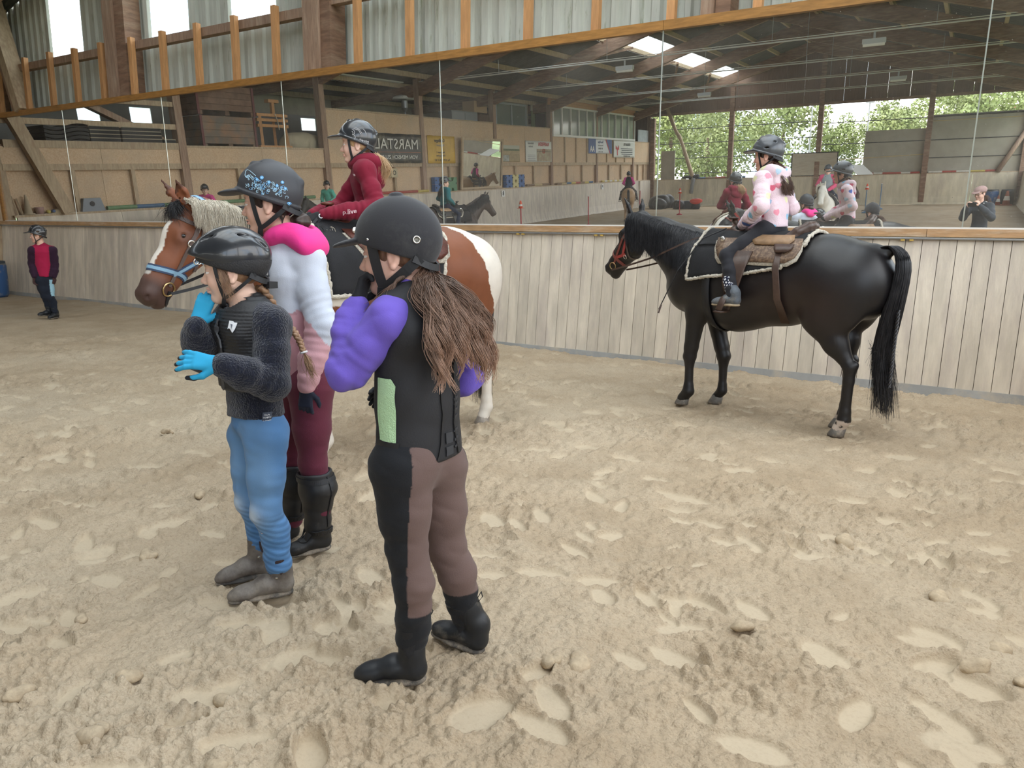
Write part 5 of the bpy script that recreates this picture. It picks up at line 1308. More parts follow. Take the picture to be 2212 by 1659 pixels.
def hood(P, m, back=.085, drop=.06, w=.125, name='hood', r=.026, up=.085):
    J, tf, lat = P['J'], P['tf'], nrm(np.cross(UP, P['tf'])); nb = J['nk']; S = Sdf(.03)
    ring = [nb + tf * (.062 * math.cos(a)) + lat * (.085 * math.sin(a)) + UP * (.012 - .022 * math.cos(a)) for a in np.linspace(-2.6, 2.6, 15)]
    S.chain(ring, [r] * 15, .03)
    S.ell(nb - tf * back - UP * drop, (.055, w, up), np.stack([nrm(tf - UP * .5), lat, nrm(UP + tf * .5)]), .05); S.cone(nb - tf * .07 + lat * .08, nb - tf * .07 - lat * .08, .040, .040, .04)
    S.ell(nb - tf * .045 + UP * .05, (.055, .075, .055), np.stack([tf, lat, UP]), .02, '-')
    V, Q = S.mesh(.006, disp=lambda p: -.004 * np.abs(sinoise(p, 40, 3, 1.0))); o = link(name, npmesh(V, Q, m), None, P['root']); return o, V, Q
def wavy(rng, a, pts, amp, fr, n=26):
    C_ = np.array(catmull(pts, 6)); t = np.linspace(0, len(C_) - 1, n); i = np.minimum(t.astype(int), len(C_) - 2); P = C_[i] + (C_[i + 1] - C_[i]) * (t - i)[:, None]
    u = np.linspace(0, 1, n); ph = rng.uniform(0, 6.28); return P + a[0] * (amp * u * np.sin(fr * u + ph))[:, None] + a[1] * (amp * u * np.cos(fr * u + ph))[:, None]

# ---- tall girl in grey and pink hoodie
def col_tall(V, J, H, tf, lat):
    G = np.array((.56, .60, .69)); PK = np.array((.60, .34, .38)); c = np.tile(G, (len(V), 1))
    mL, tL = arm_mask(V, J, 'L'); mR, tR = arm_mask(V, J, 'R'); h = (V - J['pv']) @ nrm(J['nk'] - J['pv']); fr = (V - J['pv']) @ tf
    tor = ~(mL | mR) & (h < .27 + .0 * fr); c[tor] = PK
    ex = (V - J['elL']) @ tf; c[mL & (tL - 1 > .12 - ex * 4.5) & (V[:, 2] < J['elL'][2] + .06)] = PK; c[mR & (tR > 1.1)] = PK
    ne = ~(mL | mR) & (np.abs(h - .27) < .006); c[ne] = PK * .8; return c
HT = Frame(TALL['hd'], 214, -2, 0, 1.03)
TALL.update(faz=207)
P1 = person('tall girl in grey and pink hoodie, blue flower print helmet and maroon breeches', (-2.41, 2.20, 0), TALL, HT, skin=(.74, .46, .35),
    top=dict(m=M_cv('grey_pink_hoodie'), col=col_tall, hem=1.03, r=(.068, .060, .047), name='hoodie', w=1.06), legs=dict(m=cloth('maroon_breeches', (.125, .026, .046), .8), col=None, r=(.098, .060, .046)),
    boots=dict(m=mat('black_half_chaps', (.016, .016, .018), .5, var=.3, vscale=14, dirt=(.12, .10, .085), dirt_s=6, dirt_r=(.6, .9)), h=.90, top=.076, calf=.077, r=1.0, wr=.004, sole=M_sole, disp=.003))
J = P1['J']; H = P1['H']
hair_cap(P1['root'], H, M_dkhair, -.062)
S = Sdf(.01); S.ell(H.w(-.118, 0, -.066), (.040, .046, .036), H.R, .01); v, q = S.mesh(.004, disp=lambda p: sinoise(p, 150, 2, .004)); link('hair_bun', npmesh(v, q, M_dkhair), None, P1['root'])
rg = np.random.RandomState(5); v, q = strands([np.array(catmull([H.w(-.03 - .05 * rg.rand(), .055 + .015 * rg.rand(), -.03), H.w(-.06, .065, -.075), H.w(-.05 + .03 * rg.normal(), .06, -.12 - .03 * rg.rand())], 5)) for _ in range(26)], [.0009] * 26); link('loose_hair', npmesh(v, q, M_dkhair), None, P1['root'])
hm, hs = helmet(P1['root'], H, 'classic', M_hmat); straps(hm, H, .017)
M_blue = mat('sticker_blue', (.16, .42, .72), .4); M_cyan = mat('sticker_pale', (.50, .75, .90), .4)
def emblem():
    mb = MB(); mb2 = MB()
    def on(x, z, off=.0015):
        p, n = hs.cast(H.w(x, .4, z), H.d(0, -1, 0), off); return p
    def line(pts, r, M):
        P = [on(*p) for p in catmull(pts, 4)]; P = [p for p in P if p is not None]
        if len(P) > 2: M.tube(P, r, 5)
    X = lambda u, w: (.066 - u * .155, .098 + w * .065 - u * .040)
    line([X(.30, .30), X(.12, .52), X(.02, .50), X(.0, .18), X(.06, .08), X(.10, .26), X(.18, .10), X(.22, .18), X(.14, .30)], .0009, mb2)
    rg = np.random.RandomState(3)
    for u, w, R in ((.33, .10, .0055), (.45, .28, .008), (.62, .12, .0062), (.92, .30, .0065), (.98, -.02, .0060), (.80, .02, .006), (1.02, -.85, .0075)):
        x, z = X(u, w)
        for k in range(8):
            a = k * .785; p = on(x + math.cos(a) * R * .62, z + math.sin(a) * R * .62)
            if p is not None: mb.ball(p, .0026, 6, 4)
        p = on(x, z)
        if p is not None: mb2.ball(p, .0032, 6, 4)
    for k in range(80):
        u, w = rg.uniform(.05, 1.0), rg.uniform(-.55, .32); x, z = X(u, w - .1); R = rg.uniform(.004, .009); s = rg.choice([-1, 1]); a0 = rg.uniform(0, 6)
        line([(x + R * (1 - t * .8) * math.cos(a0 + s * t * 5.2), z + R * (1 - t * .8) * math.sin(a0 + s * t * 5.2)) for t in np.linspace(0, 1, 6)], .00075, mb2 if k % 3 else mb)
    o = mb.build('flower_emblem', M_blue, hm); mb2.build('line_emblem', M_cyan, hm)
emblem()
pk = cloth('hot_pink_lining', (.80, .045, .27), .8)
hood(P1, pk, .100, .035, .135, up=.062, r=.024)
sT = Surf(P1['top']); lat = nrm(np.cross(UP, P1['tf'])); tf = P1['tf']
b0 = J['nk'] * .76 + J['pv'] * .24 + tf * .11 + lat * .22
quad_on(sT, 'chest_label', b0, lat * -1, UP, .062, .036, mat('label_navy', (.012, .016, .035), .7), P1['jacket'])
text_on(sT, 'FILA', b0, -lat, UP, .028, mat('label_white', (.8, .8, .8), .6), P1['jacket'], .0055, 1.0, bold=.0006)
MB().tube(catmull([J['nk'] + tf * .075 + lat * .05 - UP * .02, J['nk'] + tf * .125 + lat * .055 - UP * .07, J['nk'] + tf * .145 + lat * .05 - UP * .13], 4), .0045, 6).build('drawstring', mat('white_cord', (.72, .72, .75), .7), P1['root'])
glove(P1, 'L', (-.06, -.05, -1), -lat, M_navyg, .95, (22, 26, 30, 34, 20), 1)
glove(P1, 'R', (-.06, -.05, -1), lat, M_navyg, .95, (22, 26, 30, 34, 20), -1)
for s_ in 'LR':
    kn, an = J['kn' + s_], J['an' + s_]; sb = Surf((np.array([v.co for v in P1['boot' + s_].data.vertices]), [tuple(p.vertices) for p in P1['boot' + s_].data.polygons]))
    P = [an + (kn - an) * .80 + azv(a) * .09 for a in range(0, 361, 30)]; sb.strap('top_strap', P, .022, .004, M_web, P1['boot' + s_])
    P = [an + (kn - an) * .02 + azv(a) * .09 for a in range(0, 361, 30)]; sb.strap('ankle_strap', P, .022, .004, M_web, P1['boot' + s_])
    P = [an + (kn - an) * t - azv(227) * .08 + lat * .06 for t in (.12, .4, .6, .85)]; sb.strap('zip', P, .010, .003, M_web, P1['boot' + s_])

# ---- small girl in navy fleece, protector vest and jeans
def col_jeans(V, J, H, tf, lat):
    c = np.tile(np.array((.085, .20, .40)), (len(V), 1))
    for s_ in 'LR':
        d, t = seg_d(V, J['hp' + s_], J['kn' + s_]); f = (V - J['hp' + s_]) @ tf
        g = np.exp(-((f - .06) / .05) ** 2) * (d < .11) * np.clip(1.1 - np.abs(t - .5) * 1.2, 0, 1) * .5; c = c * (1 - g[:, None]) + np.array((.22, .37, .56)) * g[:, None]
        g = np.exp(-(((V - J['kn' + s_] - tf * .05) / .034) ** 2).sum(1)) * .95; c = c * (1 - g[:, None]) + np.array((.50, .58, .66)) * g[:, None]
        d2, t2 = seg_d(V, J['kn' + s_], J['an' + s_]); k = d2 < d; c[k] *= (1 + .12 * np.sin(V[k, 2] * 260 + 5 * V[k, 0] * 20))[:, None]
        sd = (V - J['hp' + s_]) @ (lat * (1 if s_ == 'L' else -1)); fr = np.abs((V - (J['hp' + s_] * .5 + J['an' + s_] * .5)) @ tf + .0)
    return np.clip(c * (1 + .10 * nz3(V, 60, 3))[:, None], 0, 1)
HS_ = Frame(SMALL['hd'], 222, -2, 0, 1.0); SMALL.update(faz=258); lat = nrm(np.cross(UP, azv(258)))
M_fur = cloth('navy_teddy_fleece', (.010, .013, .030), .95, var=.5, vscale=50, bump=1.0, bscale=150, sheen=.35)
P2 = person('small girl in navy fleece jacket and blue gloves, jeans and brown boots', (-2.25, 1.80, 0), SMALL, HS_, skin=(.77, .51, .39), thick=.93, brow=(.35, .22, .14),
    top=dict(m=M_fur, col=None, hem=1.02, r=(.070, .066, .056), name='fleece_jacket', w=1.04, disp=.005), legs=dict(m=M_cv('blue_jeans', bscale=400), col=col_jeans, r=(.086, .060, .052), disp=.0045),
    boots=dict(m=mat('worn_brown_leather', (.085, .068, .058), .6, col2=(.20, .175, .15), vscale=13, bump=.3, bscale=60, dirt=(.30, .26, .21), dirt_s=8, dirt_r=(.55, .8)), h=.20, top=.050, r=1.0, sole=M_sole))
J = P2['J']; H = P2['H']; tf = P2['tf']; ta = nrm(J['nk'] - J['pv']); S = Sdf(.02)
# protector vest
chest = J['nk'] * .62 + J['ws'] * .38
S.chain([chest + ta * .01, J['ws'], J['ws'] * .5 + J['pv'] * .5], [.138, .132, .138], .03, (tf, 1.26))
for y in (-1, 1): S.cone(chest + lat * .07 * y + tf * .07, J['nk'] + lat * .088 * y - ta * .060 + tf * .01, .040, .032, .04); S.cone(J['nk'] + lat * .088 * y - ta * .060 + tf * .01, chest + lat * .07 * y - tf * .06, .032, .040, .04)
S.cut(J['ws'] * .62 + J['pv'] * .38, -ta, .006); S.ell(J['nk'] + tf * .02, (.066, .066, .075), None, .01, '-')
for s_ in 'LR': S.cone(J['sh' + s_], J['el' + s_], .060, .058, .01, None, '-')
V, Q = S.mesh(.006, disp=lambda p: .0022 * np.sin(p[2] * 520) * (np.abs(np.sin(p[2] * 11)) > .2)); vest = link('protector_vest', npmesh(V, Q, mat('ribbed_black_vest', (.020, .020, .022), .55, bump=.15, bscale=120)), None, P2['root'])
sV = Surf((V, Q)); c0 = chest + lat * .115 + tf * .15 + ta * .045
quad_on(sV, 'shield_badge', c0, nrm(tf * .75 - lat * .65) * -1 if False else nrm(lat * .8 - tf * .5), ta, .060, .072, mat('badge_white', (.72, .73, .75), .5), vest, .003, 6, 6, 'shield')
quad_on(sV, 'badge_crest', c0, nrm(lat * .8 - tf * .5), ta, .024, .034, mat('badge_grey', (.16, .17, .20), .5), vest, .006, 4, 4, 'shield')
sV.strap('zip', [chest + tf * .2 + ta * .06, chest + tf * .2, J['ws'] + tf * .2 + ta * .05, J['ws'] + tf * .2, J['ws'] + tf * .2 - ta * .08], .022, .006, mat('zip_grey', (.055, .055, .06), .5), vest)
sV.strap('waist_strap', [J['ws'] - ta * .045 + (tf * math.cos(a) + lat * math.sin(a)) * .3 for a in np.linspace(-3.1, 3.1, 16)], .032, .005, M_web, vest)
sJ = Surf(P2['top']); c1 = J['pv'] * .9 + J['ws'] * .1 + lat * .2 + tf * .05 - ta * .02
p_, n_ = sJ.near(c1); rt = nrm(np.cross(UP, n_)); quad_on(sJ, 'side_label', p_, rt, UP + rt * .15, .034, .046, mat('label_blue_grey', (.055, .065, .095), .7), P2['jacket'], .004)
for k, tx in enumerate(('Dark', 'HAPPY', 'HORSE', 'HAPPY')): text_on(sJ, tx, p_ + UP * (.013 - k * .0095), rt, UP, .0085, mat('label_white', (.8, .8, .8), .6), P2['jacket'], .0085, 1.0)
hair_cap(P2['root'], H, M_lbhair, -.075)
rg = np.random.RandomState(6); L = [np.array(catmull([H.w(.035 + .03 * rg.rand(), y * (.068 + .004 * rg.rand()), .05), H.w(.022 + .010 * rg.normal(), y * .079, -.01), H.w(.0 + .014 * rg.normal(), y * .082, -.06 - .04 * rg.rand())], 5)) for y in (1, 1, -1) for _ in range(40)]
v, q = strands(L, [.0008] * len(L)); link('loose_hair', npmesh(v, q, M_lbhair), None, P2['root'])
def braid(P, path, r0, r1, m, tie, n=9):
    C_ = np.array(catmull(path, 8)); L = len(C_); out = []; R = []; t = np.linspace(0, 1, L)
    for k in range(3):
        ph = 2 * math.pi * k / 3; d = np.gradient(C_, axis=0); d /= np.linalg.norm(d, axis=1)[:, None]; s = np.cross(d, UP + .01); s /= np.linalg.norm(s, axis=1)[:, None] + 1e-9; u = np.cross(d, s); rr = (r0 + (r1 - r0) * t)
        a = t * n * math.pi; out.append(C_ + s * (np.sin(a + ph) * rr)[:, None] + u * (np.sin(2 * (a + ph)) * rr * .5)[:, None]); R.append(rr * .85)
    v, q = strands(out, R, 7); o = link('braid', npmesh(v, q, m), None, P['root'])
    e = C_[-1]; rg = np.random.RandomState(1); d = nrm(C_[-1] - C_[-3]); LL = [np.array(catmull([e, e + d * .05 + rg.normal(size=3) * .008, e + d * (.09 + .03 * rg.rand()) + rg.normal(size=3) * .016], 4)) for _ in range(70)]
    v, q = strands(LL, [.0012] * 70); link('braid_end', npmesh(v, q, m), None, o)
    MB().torus(e, d, r1 * 1.5, .004, 12, 6).build('hair_tie', tie, o)
nb = J['nk']
braid(P2, [H.w(-.095, .015, -.055), nb - tf * .10 + lat * .02 - UP * .01, nb - tf * .145 + lat * .055 - UP * .09, J['ws'] * .4 + nb * .6 - tf * .16 + lat * .085 - UP * .04, J['ws'] * .75 + nb * .25 - tf * .165 + lat * .10], .013, .008, M_lbhair, mat('white_cord', (.72, .72, .75), .7))
hm, hs = helmet(P2['root'], H, 'skate', M_hblk); straps(hm, H, .012)
MB().box((-.02, -.02, -.012), (.02, .02, .012)).build('rear_dial', M_web, hm).location = Vector(H.w(-.128, 0, -.05))
cl = MB(); cl.box((-.0, 0, 0), (.01, .01, .01))
BLU = np.array((.030, .33, .56)); DRK = np.array((.018, .018, .022))
def col_glove(sgn):
    def f(V, w, fd, pn):
        q = (V - w) @ pn; a = (V - w) @ fd; b = (V - w) @ np.cross(fd, pn); c = np.where((q * sgn < .006)[:, None], BLU, DRK)
        c = np.where((a < .012)[:, None] & (q * sgn > -.02)[:, None], DRK, c); return c
    return f
M_bg = M_cv('blue_riding_glove', bump=.05)
ROL = H.w(.115, .02, -.095)
fdR = nrm(H.w(.085, .0, -.085) - J['wrR']); glove(P2, 'R', nrm(fdR + UP * .25), nrm(np.array((-.78, .62, 0)) * .8 - UP * .45 - tf * .1), M_bg, 1.0, (14, 20, 24, 28, 10), -1, 6, col_glove(1))
fdL = nrm(np.array((-.60, -.55, .0)) * .9 + nrm(J['wrL'] - J['elL']) * .4 + UP * .10); glove(P2, 'L', fdL, nrm(np.array((-.78, .62, 0)) * .8 - UP * .5), M_bg, 1.0, (18, 20, 22, 20, 15), 1, 8, col_glove(1))
for s_ in 'LR':
    an, kn = J['an' + s_], J['kn' + s_]; bt = P2['boot' + s_]; sb = Surf((np.array([v.co for v in bt.data.vertices]), [tuple(p.vertices) for p in bt.data.polygons])); td = nrm(J['toe' + s_] - J['heel' + s_]); sl = np.cross(UP, td)
    for y in (-1, 1): quad_on(sb, 'elastic_gusset', an + sl * y * .06 - td * .005 + UP * .01, td, UP, .042, .085, mat('dark_elastic', (.035, .020, .020), .8, bump=.3, bscale=200, stretch=(6, 6, .2)), bt, .001, 4, 6, 'shield')
    MB().ball(sb.near(an + sl * .06 - UP * .045 + td * .02)[0], .006, 8, 6).build('stud', M_silver, bt); MB().strap([an - td * .045 + UP * .04, an - td * .058 + UP * .07, an - td * .052 + UP * .085, an - td * .04 + UP * .05], [td] * 4, .012, .002).build('pull_tab', M_web, bt)

# ---- girl in purple sweater and black protector vest
def col_breech(V, J, H, tf, lat):
    BR = np.array((.150, .100, .090)); BK = np.array((.016, .017, .020)); c = np.tile(BR, (len(V), 1))
    for s_, y in (('L', 1), ('R', -1)):
        for a, b in (('hp', 'kn'), ('kn', 'an')):
            A, B = J[a + s_], J[b + s_]; d, t = seg_d(V, A, B); o, _ = seg_d(V, J[a + ('R' if s_ == 'L' else 'L')], J[b + ('R' if s_ == 'L' else 'L')]); k = (d < o) & (d < .16)
            R = V - (A + t[:, None] * (B - A)); ang = np.degrees(np.arctan2(R @ (lat * y), R @ tf)); c[k & (ang > 42) & (ang < (150 - 20 * t if a == 'hp' else 130 - 10 * t))] = BK
        c[(V[:, 2] < J['an' + s_][2] + .10) & (np.linalg.norm((V - J['an' + s_])[:, :2], axis=1) < .1)] = BK
    c[V[:, 2] > J['pv'][2] + .03] = BK; return c
HPu = Frame(PURPLE['hd'], 205, -3, 0, 1.0); PURPLE.update(faz=178); lat = nrm(np.cross(UP, azv(178)))
P3 = person('girl in purple sweater, black protector vest with lime side panel and long wavy hair', (-1.36, 1.73, 0), PURPLE, HPu, skin=(.72, .44, .34), thick=.98, mid=.0055,
    top=dict(m=cloth('purple_sweater', (.155, .105, .50), .85), col=None, hem=.85, r=(.055, .053, .045), name='sweater', w=1.0, disp=.009), legs=dict(m=M_cv('two_tone_breeches'), col=col_breech, r=(.096, .064, .053), disp=.0035),
    boots=dict(m=M_bootblk, h=.26, top=.056, r=1.0, sole=M_sole))
J = P3['J']; H = P3['H']; tf = P3['tf']; ta = nrm(J['nk'] - J['pv']); S = Sdf(.02); chest = J['nk'] * .62 + J['ws'] * .38; hem = J['pv'] - ta * .035
S.chain([chest + ta * .015, J['ws'], J['pv'] - ta * .03], [.143, .138, .150], .03, (tf, 1.28))
for y in (-1, 1): S.cone(chest + lat * .08 * y - tf * .05, J['nk'] + lat * .090 * y - ta * .055, .058, .036, .04); S.cone(J['nk'] + lat * .090 * y - ta * .055, chest + lat * .08 * y + tf * .06, .036, .05, .04)
S.cone(J['nk'] - tf * .05 - ta * .09, J['nk'] - tf * .045 - ta * .055, .062, .055, .03)
S.cut(hem, -ta - tf * .06, .006); S.ell(J['nk'] + ta * .06 + tf * .02, (.062, .062, .085), None, .006, '-')
for s_ in 'LR': S.cone(J['sh' + s_] + lat * (.02 if s_ == 'L' else -.02), J['el' + s_], .060, .066, .01, None, '-')
V, Q = S.mesh(.006, disp=lambda p: -.003 * np.abs(sinoise((p[0], p[1], p[2] * 2), 25, 6, 1.0)))
vest = link('protector_vest', npmesh(V, Q, mat('black_softshell_vest', (.016, .016, .019), .7, bump=.1, bscale=200, var=.25, vscale=8)), None, P3['root']); sV = Surf((V, Q))
M_lime = mat('lime_mesh', (.50, .74, .44), .8, bump=.6, bscale=260)
mid_ = J['ws'] * .5 + J['pv'] * .5
c0 = J['ws'] * .69 + J['pv'] * .31 + lat * .25 - tf * .012; quad_on(sV, 'lime_side_panel', c0 - ta * .0, -tf, ta, .130, .235, M_lime, vest, .002, 6, 10)
quad_on(sV, 'lime_hem_panel', hem + ta * .030 + lat * .25 - tf * .012, -tf, ta, .11, .042, M_lime, vest, .002, 6, 4)
sV.strap('side_strap', [hem + ta * .075 + lat * .25 + tf * (.09 - .032 * i) for i in range(7)], .024, .004, M_web, vest)
for y in (-.5, .5): sV.strap('seam', [chest - tf * .25 + lat * (.075 * y * 2) - ta * .02, J['ws'] - tf * .25 + lat * .055 * y * 2, mid_ - tf * .25 + lat * .05 * y * 2, hem - tf * .25 + lat * .085 * y * 2 + ta * .02], .006, .004, M_web, vest)
M_rib = mat('vest_ribs', (.030, .032, .038), .6)
for k in range(9): sV.strap('rib', [J['ws'] * .9 + J['pv'] * .1 - tf * .25 + lat * x + ta * (.05 - k * .024 - x * .25) for x in (-.085, -.06, -.045)], .008, .003, M_rib, vest); 
for z in (.045, .085): quad_on(sV, 'vest_tab', hem - tf * .25 + lat * .0 + ta * z, lat, ta, .055, .030, M_rib, vest, .002)
hair_cap(P3['root'], H, M_brhair, -.08)
rg = np.random.RandomState(12); nb = J['nk']; L = []; R = []
for k in range(62):
    u = rg.uniform(-1, 1); back = rg.uniform(.0, 1); e = rg.uniform(.55, 1.0) if abs(u) > .35 else rg.uniform(.45, .85); xo = u * .125 + rg.normal() * .012
    st = H.w(-.090 - .025 * back, u * .045, -.040 - .03 * back); mid = nb - tf * (.070 + .05 * back) + lat * u * .075 + UP * .015
    m2 = nb * .70 + J['ws'] * .30 - tf * (.150 + .035 * back) + lat * xo; en = nb * (1 - .95 * e) + J['ws'] * .95 * e - tf * (.165 + .03 * back) + lat * xo * 1.05
    g = wavy(rg, (lat, tf), [st, mid, m2, en], .022 * e, rg.uniform(15, 22) * e, 34); n_ = 34; t = np.linspace(0, 1, 34)
    for q in range(n_):
        o = rg.normal(size=3) * .0065; w_ = (.35 + .9 * np.sin(t * 2.6) ** 2 * .8 + .25 * (1 - t))[:, None]; c_ = rg.uniform(.86, 1.0); P = g * 1.0 + o * w_; kk = max(12, int(34 * c_)); P = P[:kk] + (np.sin(t[:kk] * rg.uniform(20, 40) + rg.uniform(0, 6)) * .0016)[:, None] * lat
        L.append(P); R.append(np.linspace(.00125, .0006, kk))
for k in range(160):
    y = 1; st = H.w(-.06, .06, -.05); en = nb + lat * (.10 + .04 * rg.rand()) + tf * (.0 + .07 * rg.rand()) - UP * rg.uniform(.03, .13); L.append(wavy(rg, (lat, tf), [st, nb + lat * .080 + UP * .025, en], .010, 8)); R.append(np.linspace(.0010, .0005, 26))
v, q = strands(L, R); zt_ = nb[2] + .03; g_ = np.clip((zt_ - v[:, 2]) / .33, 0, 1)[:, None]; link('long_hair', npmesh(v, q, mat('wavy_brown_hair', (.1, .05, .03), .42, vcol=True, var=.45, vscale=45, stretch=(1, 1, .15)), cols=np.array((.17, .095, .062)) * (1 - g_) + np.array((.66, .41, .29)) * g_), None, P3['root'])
hm, hs = helmet(P3['root'], H, 'velvet', M_hvel)
straps(hm, H, .030)
p_, n_ = hs.cast(H.w(-.085, .4, .045), H.d(0, -1, 0), .002); mb = MB().torus(p_, n_, .0095, .0022, 18, 6); mb.box(p_ - .006, p_ + .006) if False else None; mb.build('round_badge', M_silver, hm, True)
for dz in (-.004, 0, .004): MB().bar(p_ + H.d(.006, 0, 0) + H.d(0, 0, dz), p_ - H.d(.006, 0, 0) + H.d(0, 0, dz), .002, .002).build('badge_bar', M_silver, hm)
p_, n_ = hs.cast(H.w(.055, .4, .05), H.d(0, -1, 0), .001); MB().ball(p_, .004, 8, 6).build('rivet', M_silver, hm)
fdL = nrm(H.w(.085, .02, -.045) - J['wrL']); glove(P3, 'L', fdL, nrm(H.w(0, 0, -.04) - J['wrL'] + tf * -.1), M_blackg, .95, (40, 44, 46, 48, 25), 1)
glove(P3, 'R', nrm(np.array((-.9, .0, -.15))), nrm(UP * -.4 - lat * -.7), M_blackg, .95, (30, 34, 36, 38, 20), -1)
for s_ in 'LR':
    an = J['an' + s_]; bt = P3['boot' + s_]; sb = Surf((np.array([v.co for v in bt.data.vertices]), [tuple(p.vertices) for p in bt.data.polygons])); td = nrm(J['toe' + s_] - J['heel' + s_]); sl = np.cross(UP, td)
    for y in (-1, 1): quad_on(sb, 'elastic_gusset', an + sl * y * .06 + UP * .0, td, UP, .050, .090, mat('black_elastic', (.012, .012, .014), .8, bump=.3, bscale=200, stretch=(6, 6, .2)), bt, .001, 4, 6, 'shield')
    MB().strap([an - td * .05 + UP * .06, an - td * .066 + UP * .085, an - td * .06 + UP * .10, an - td * .046 + UP * .07], [td] * 4, .010, .002).build('pull_tab', M_web, bt)

# ---- girl standing far left
def col_far(V, J, H, tf, lat):
    c = np.tile(np.array((.36, .014, .060)), (len(V), 1))
    for s_ in 'LR':
        m, t = arm_mask(V, J, s_); c[m] = (.030, .012, .028)
    c[(V - J['nk']) @ UP > -.035] = (.30, .012, .05); return c
def col_farleg(V, J, H, tf, lat):
    c = np.tile(np.array((.016, .020, .032)), (len(V), 1))
    for s_, y in (('L', 1), ('R', -1)):
        A, B = J['hp' + s_], J['kn' + s_]; d, t = seg_d(V, A, B); R = V - (A + t[:, None] * (B - A)); ang = np.degrees(np.arctan2(R @ (lat * y), R @ tf)); c[(d < .13) & (ang > 55) & (ang < 125) & (t < .93) & (t > 0) & ((V - J['pv']) @ (lat * y) > .04)] = (.33, .55, .66)
    return c
HF_ = Frame(FAR['hd'], 238, -2, 0, .95); FAR.update(faz=290); lat = nrm(np.cross(UP, azv(290)))
P4 = person('girl in crimson and dark purple jacket standing beside the blue drum', (-12.3, 6.14, 0), FAR, HF_, fine=.006, mid=.011, skin=(.75, .47, .36), top=dict(m=M_cv('crimson_jacket'), col=col_far, hem=1.0, r=(.062, .056, .046)), legs=dict(m=M_cv('navy_breeches'), col=col_farleg, r=(.085, .058, .045)), boots=dict(m=M_bootblk, h=.32, top=.052, sole=M_sole, vox=.009))
hair_cap(P4['root'], P4['H'], M_lbhair, -.06, .008); hm, hs = helmet(P4['root'], P4['H'], 'vent', M_hblk, None, .007); straps(hm, P4['H'], .014)
for s_ in 'LR': glove(P4, s_, (0, -.1, -1), lat * (-1 if s_ == 'L' else 1), cloth('brown_glove', (.06, .03, .028), .7), .95, (25, 25, 25, 25, 15), 1 if s_ == 'L' else -1, vox=.006)
# ---------------------------------------------------------------- riders (in the frame of their horse)
def rider_joints(dx=0.0, dz=0.0, hx=.02, s=1.0, hand=(.30, .055, 1.525), knee=(.26, .315, 1.285), ank=(.15, .385, 1.0)):
    A = lambda x, y, z: np.array((.05 + dx + (x - .05) * s, y * s, 1.42 + dz + (z - 1.42) * s)); J = {}
    J['pv'] = A(.05, 0, 1.50); J['ws'] = A(.06, 0, 1.64); J['nk'] = A(.09 + hx, 0, 1.925)
    for q, y in (('L', 1), ('R', -1)):
        J['sh' + q] = A(.09 + hx, y * .145, 1.862); J['el' + q] = A(.045, y * .235, 1.665); J['wr' + q] = np.array((hand[0] + dx, hand[1] * y, hand[2] + dz))
        J['hp' + q] = A(.08, y * .10, 1.475); J['kn' + q] = np.array((knee[0] + dx, knee[1] * y, knee[2] + dz)); J['an' + q] = np.array((ank[0] + dx, ank[1] * y, ank[2] + dz))
        J['heel' + q] = J['an' + q] + (-.075, 0, -.085); J['toe' + q] = J['an' + q] + (.155, .02 * y, -.095)
    J['faz'] = 0; return J
def hearts(V, J, H, tf, lat):
    c = np.tile(np.array((.76, .60, .655)), (len(V), 1)); rg = np.random.RandomState(9)
    cols = [(.62, .13, .20), (.10, .17, .50), (.25, .50, .70), (.75, .72, .45), (.45, .60, .75), (.78, .30, .38)]
    seeds = []
    for i in rg.permutation(len(V)):
        if all(np.linalg.norm(V[i] - V[j]) > .098 for j in seeds): seeds.append(i)
        if len(seeds) > 75: break
    ctr = (J['nk'] + J['pv']) / 2
    for n_, i in enumerate(seeds):
        p = V[i]; nr = nrm((p - ctr) * (1, 1, .2)); r = nrm(np.cross(UP, nr)); D = V - p; k = np.linalg.norm(D, axis=1) < .045; a = rg.uniform(-.5, .5)
        x = D[k] @ r; y = D[k] @ UP; x, y = (x * math.cos(a) - y * math.sin(a)) / .021, (x * math.sin(a) + y * math.cos(a)) / .021
        ins = (x * x + y * y - 1) ** 3 - x * x * y ** 3 < 0; id_ = np.nonzero(k)[0][ins]; c[id_] = cols[n_ % len(cols)]
    return c
HRB = Frame((.150, .0, 2.045), 12, -2, 0, .95); JB = rider_joints(-.01, 0, .02)
M_leg = cloth('black_leggings', (.022, .022, .027), .75)
RB = person('girl riding the black horse in a pink fleece sweater with coloured hearts', (0, 0, 0), JB, HRB, loc=(OB[0], OB[1], 0), rz=math.radians(AB), skin=(.70, .40, .30), thick=.92, mid=.0055,
    top=dict(m=M_cv('heart_fleece', bump=.4, bscale=120, rough=.95), col=hearts, hem=.98, r=(.066, .060, .046), name='fleece_sweater', w=1.02, disp=.005), legs=dict(m=M_leg, col=None, r=(.086, .060, .046), stand=False),
    boots=dict(m=mat('grey_dusty_boot', (.11, .125, .145), .75, var=.4, vscale=16, bump=.4, bscale=50, dirt=(.33, .30, .25), dirt_s=8, dirt_r=(.5, .75)), h=.20, top=.050, free=True, sole=mat('tan_sole', (.42, .33, .22), .8)))
J = RB['J']; H = RB['H']; lat = Y_
def socks(V, an):
    c = np.tile(np.array((.012, .016, .040)), (len(V), 1)); a = np.arctan2(V[:, 1] - an[1], V[:, 0] - an[0]); u = a / (2 * math.pi) * 14; w = V[:, 2] / .022; u = u + .5 * (np.floor(w) % 2)
    c[((u - np.round(u)) ** 2 + ((w - np.floor(w) - .5) * .8) ** 2) < .075] = (.75, .75, .78); return c
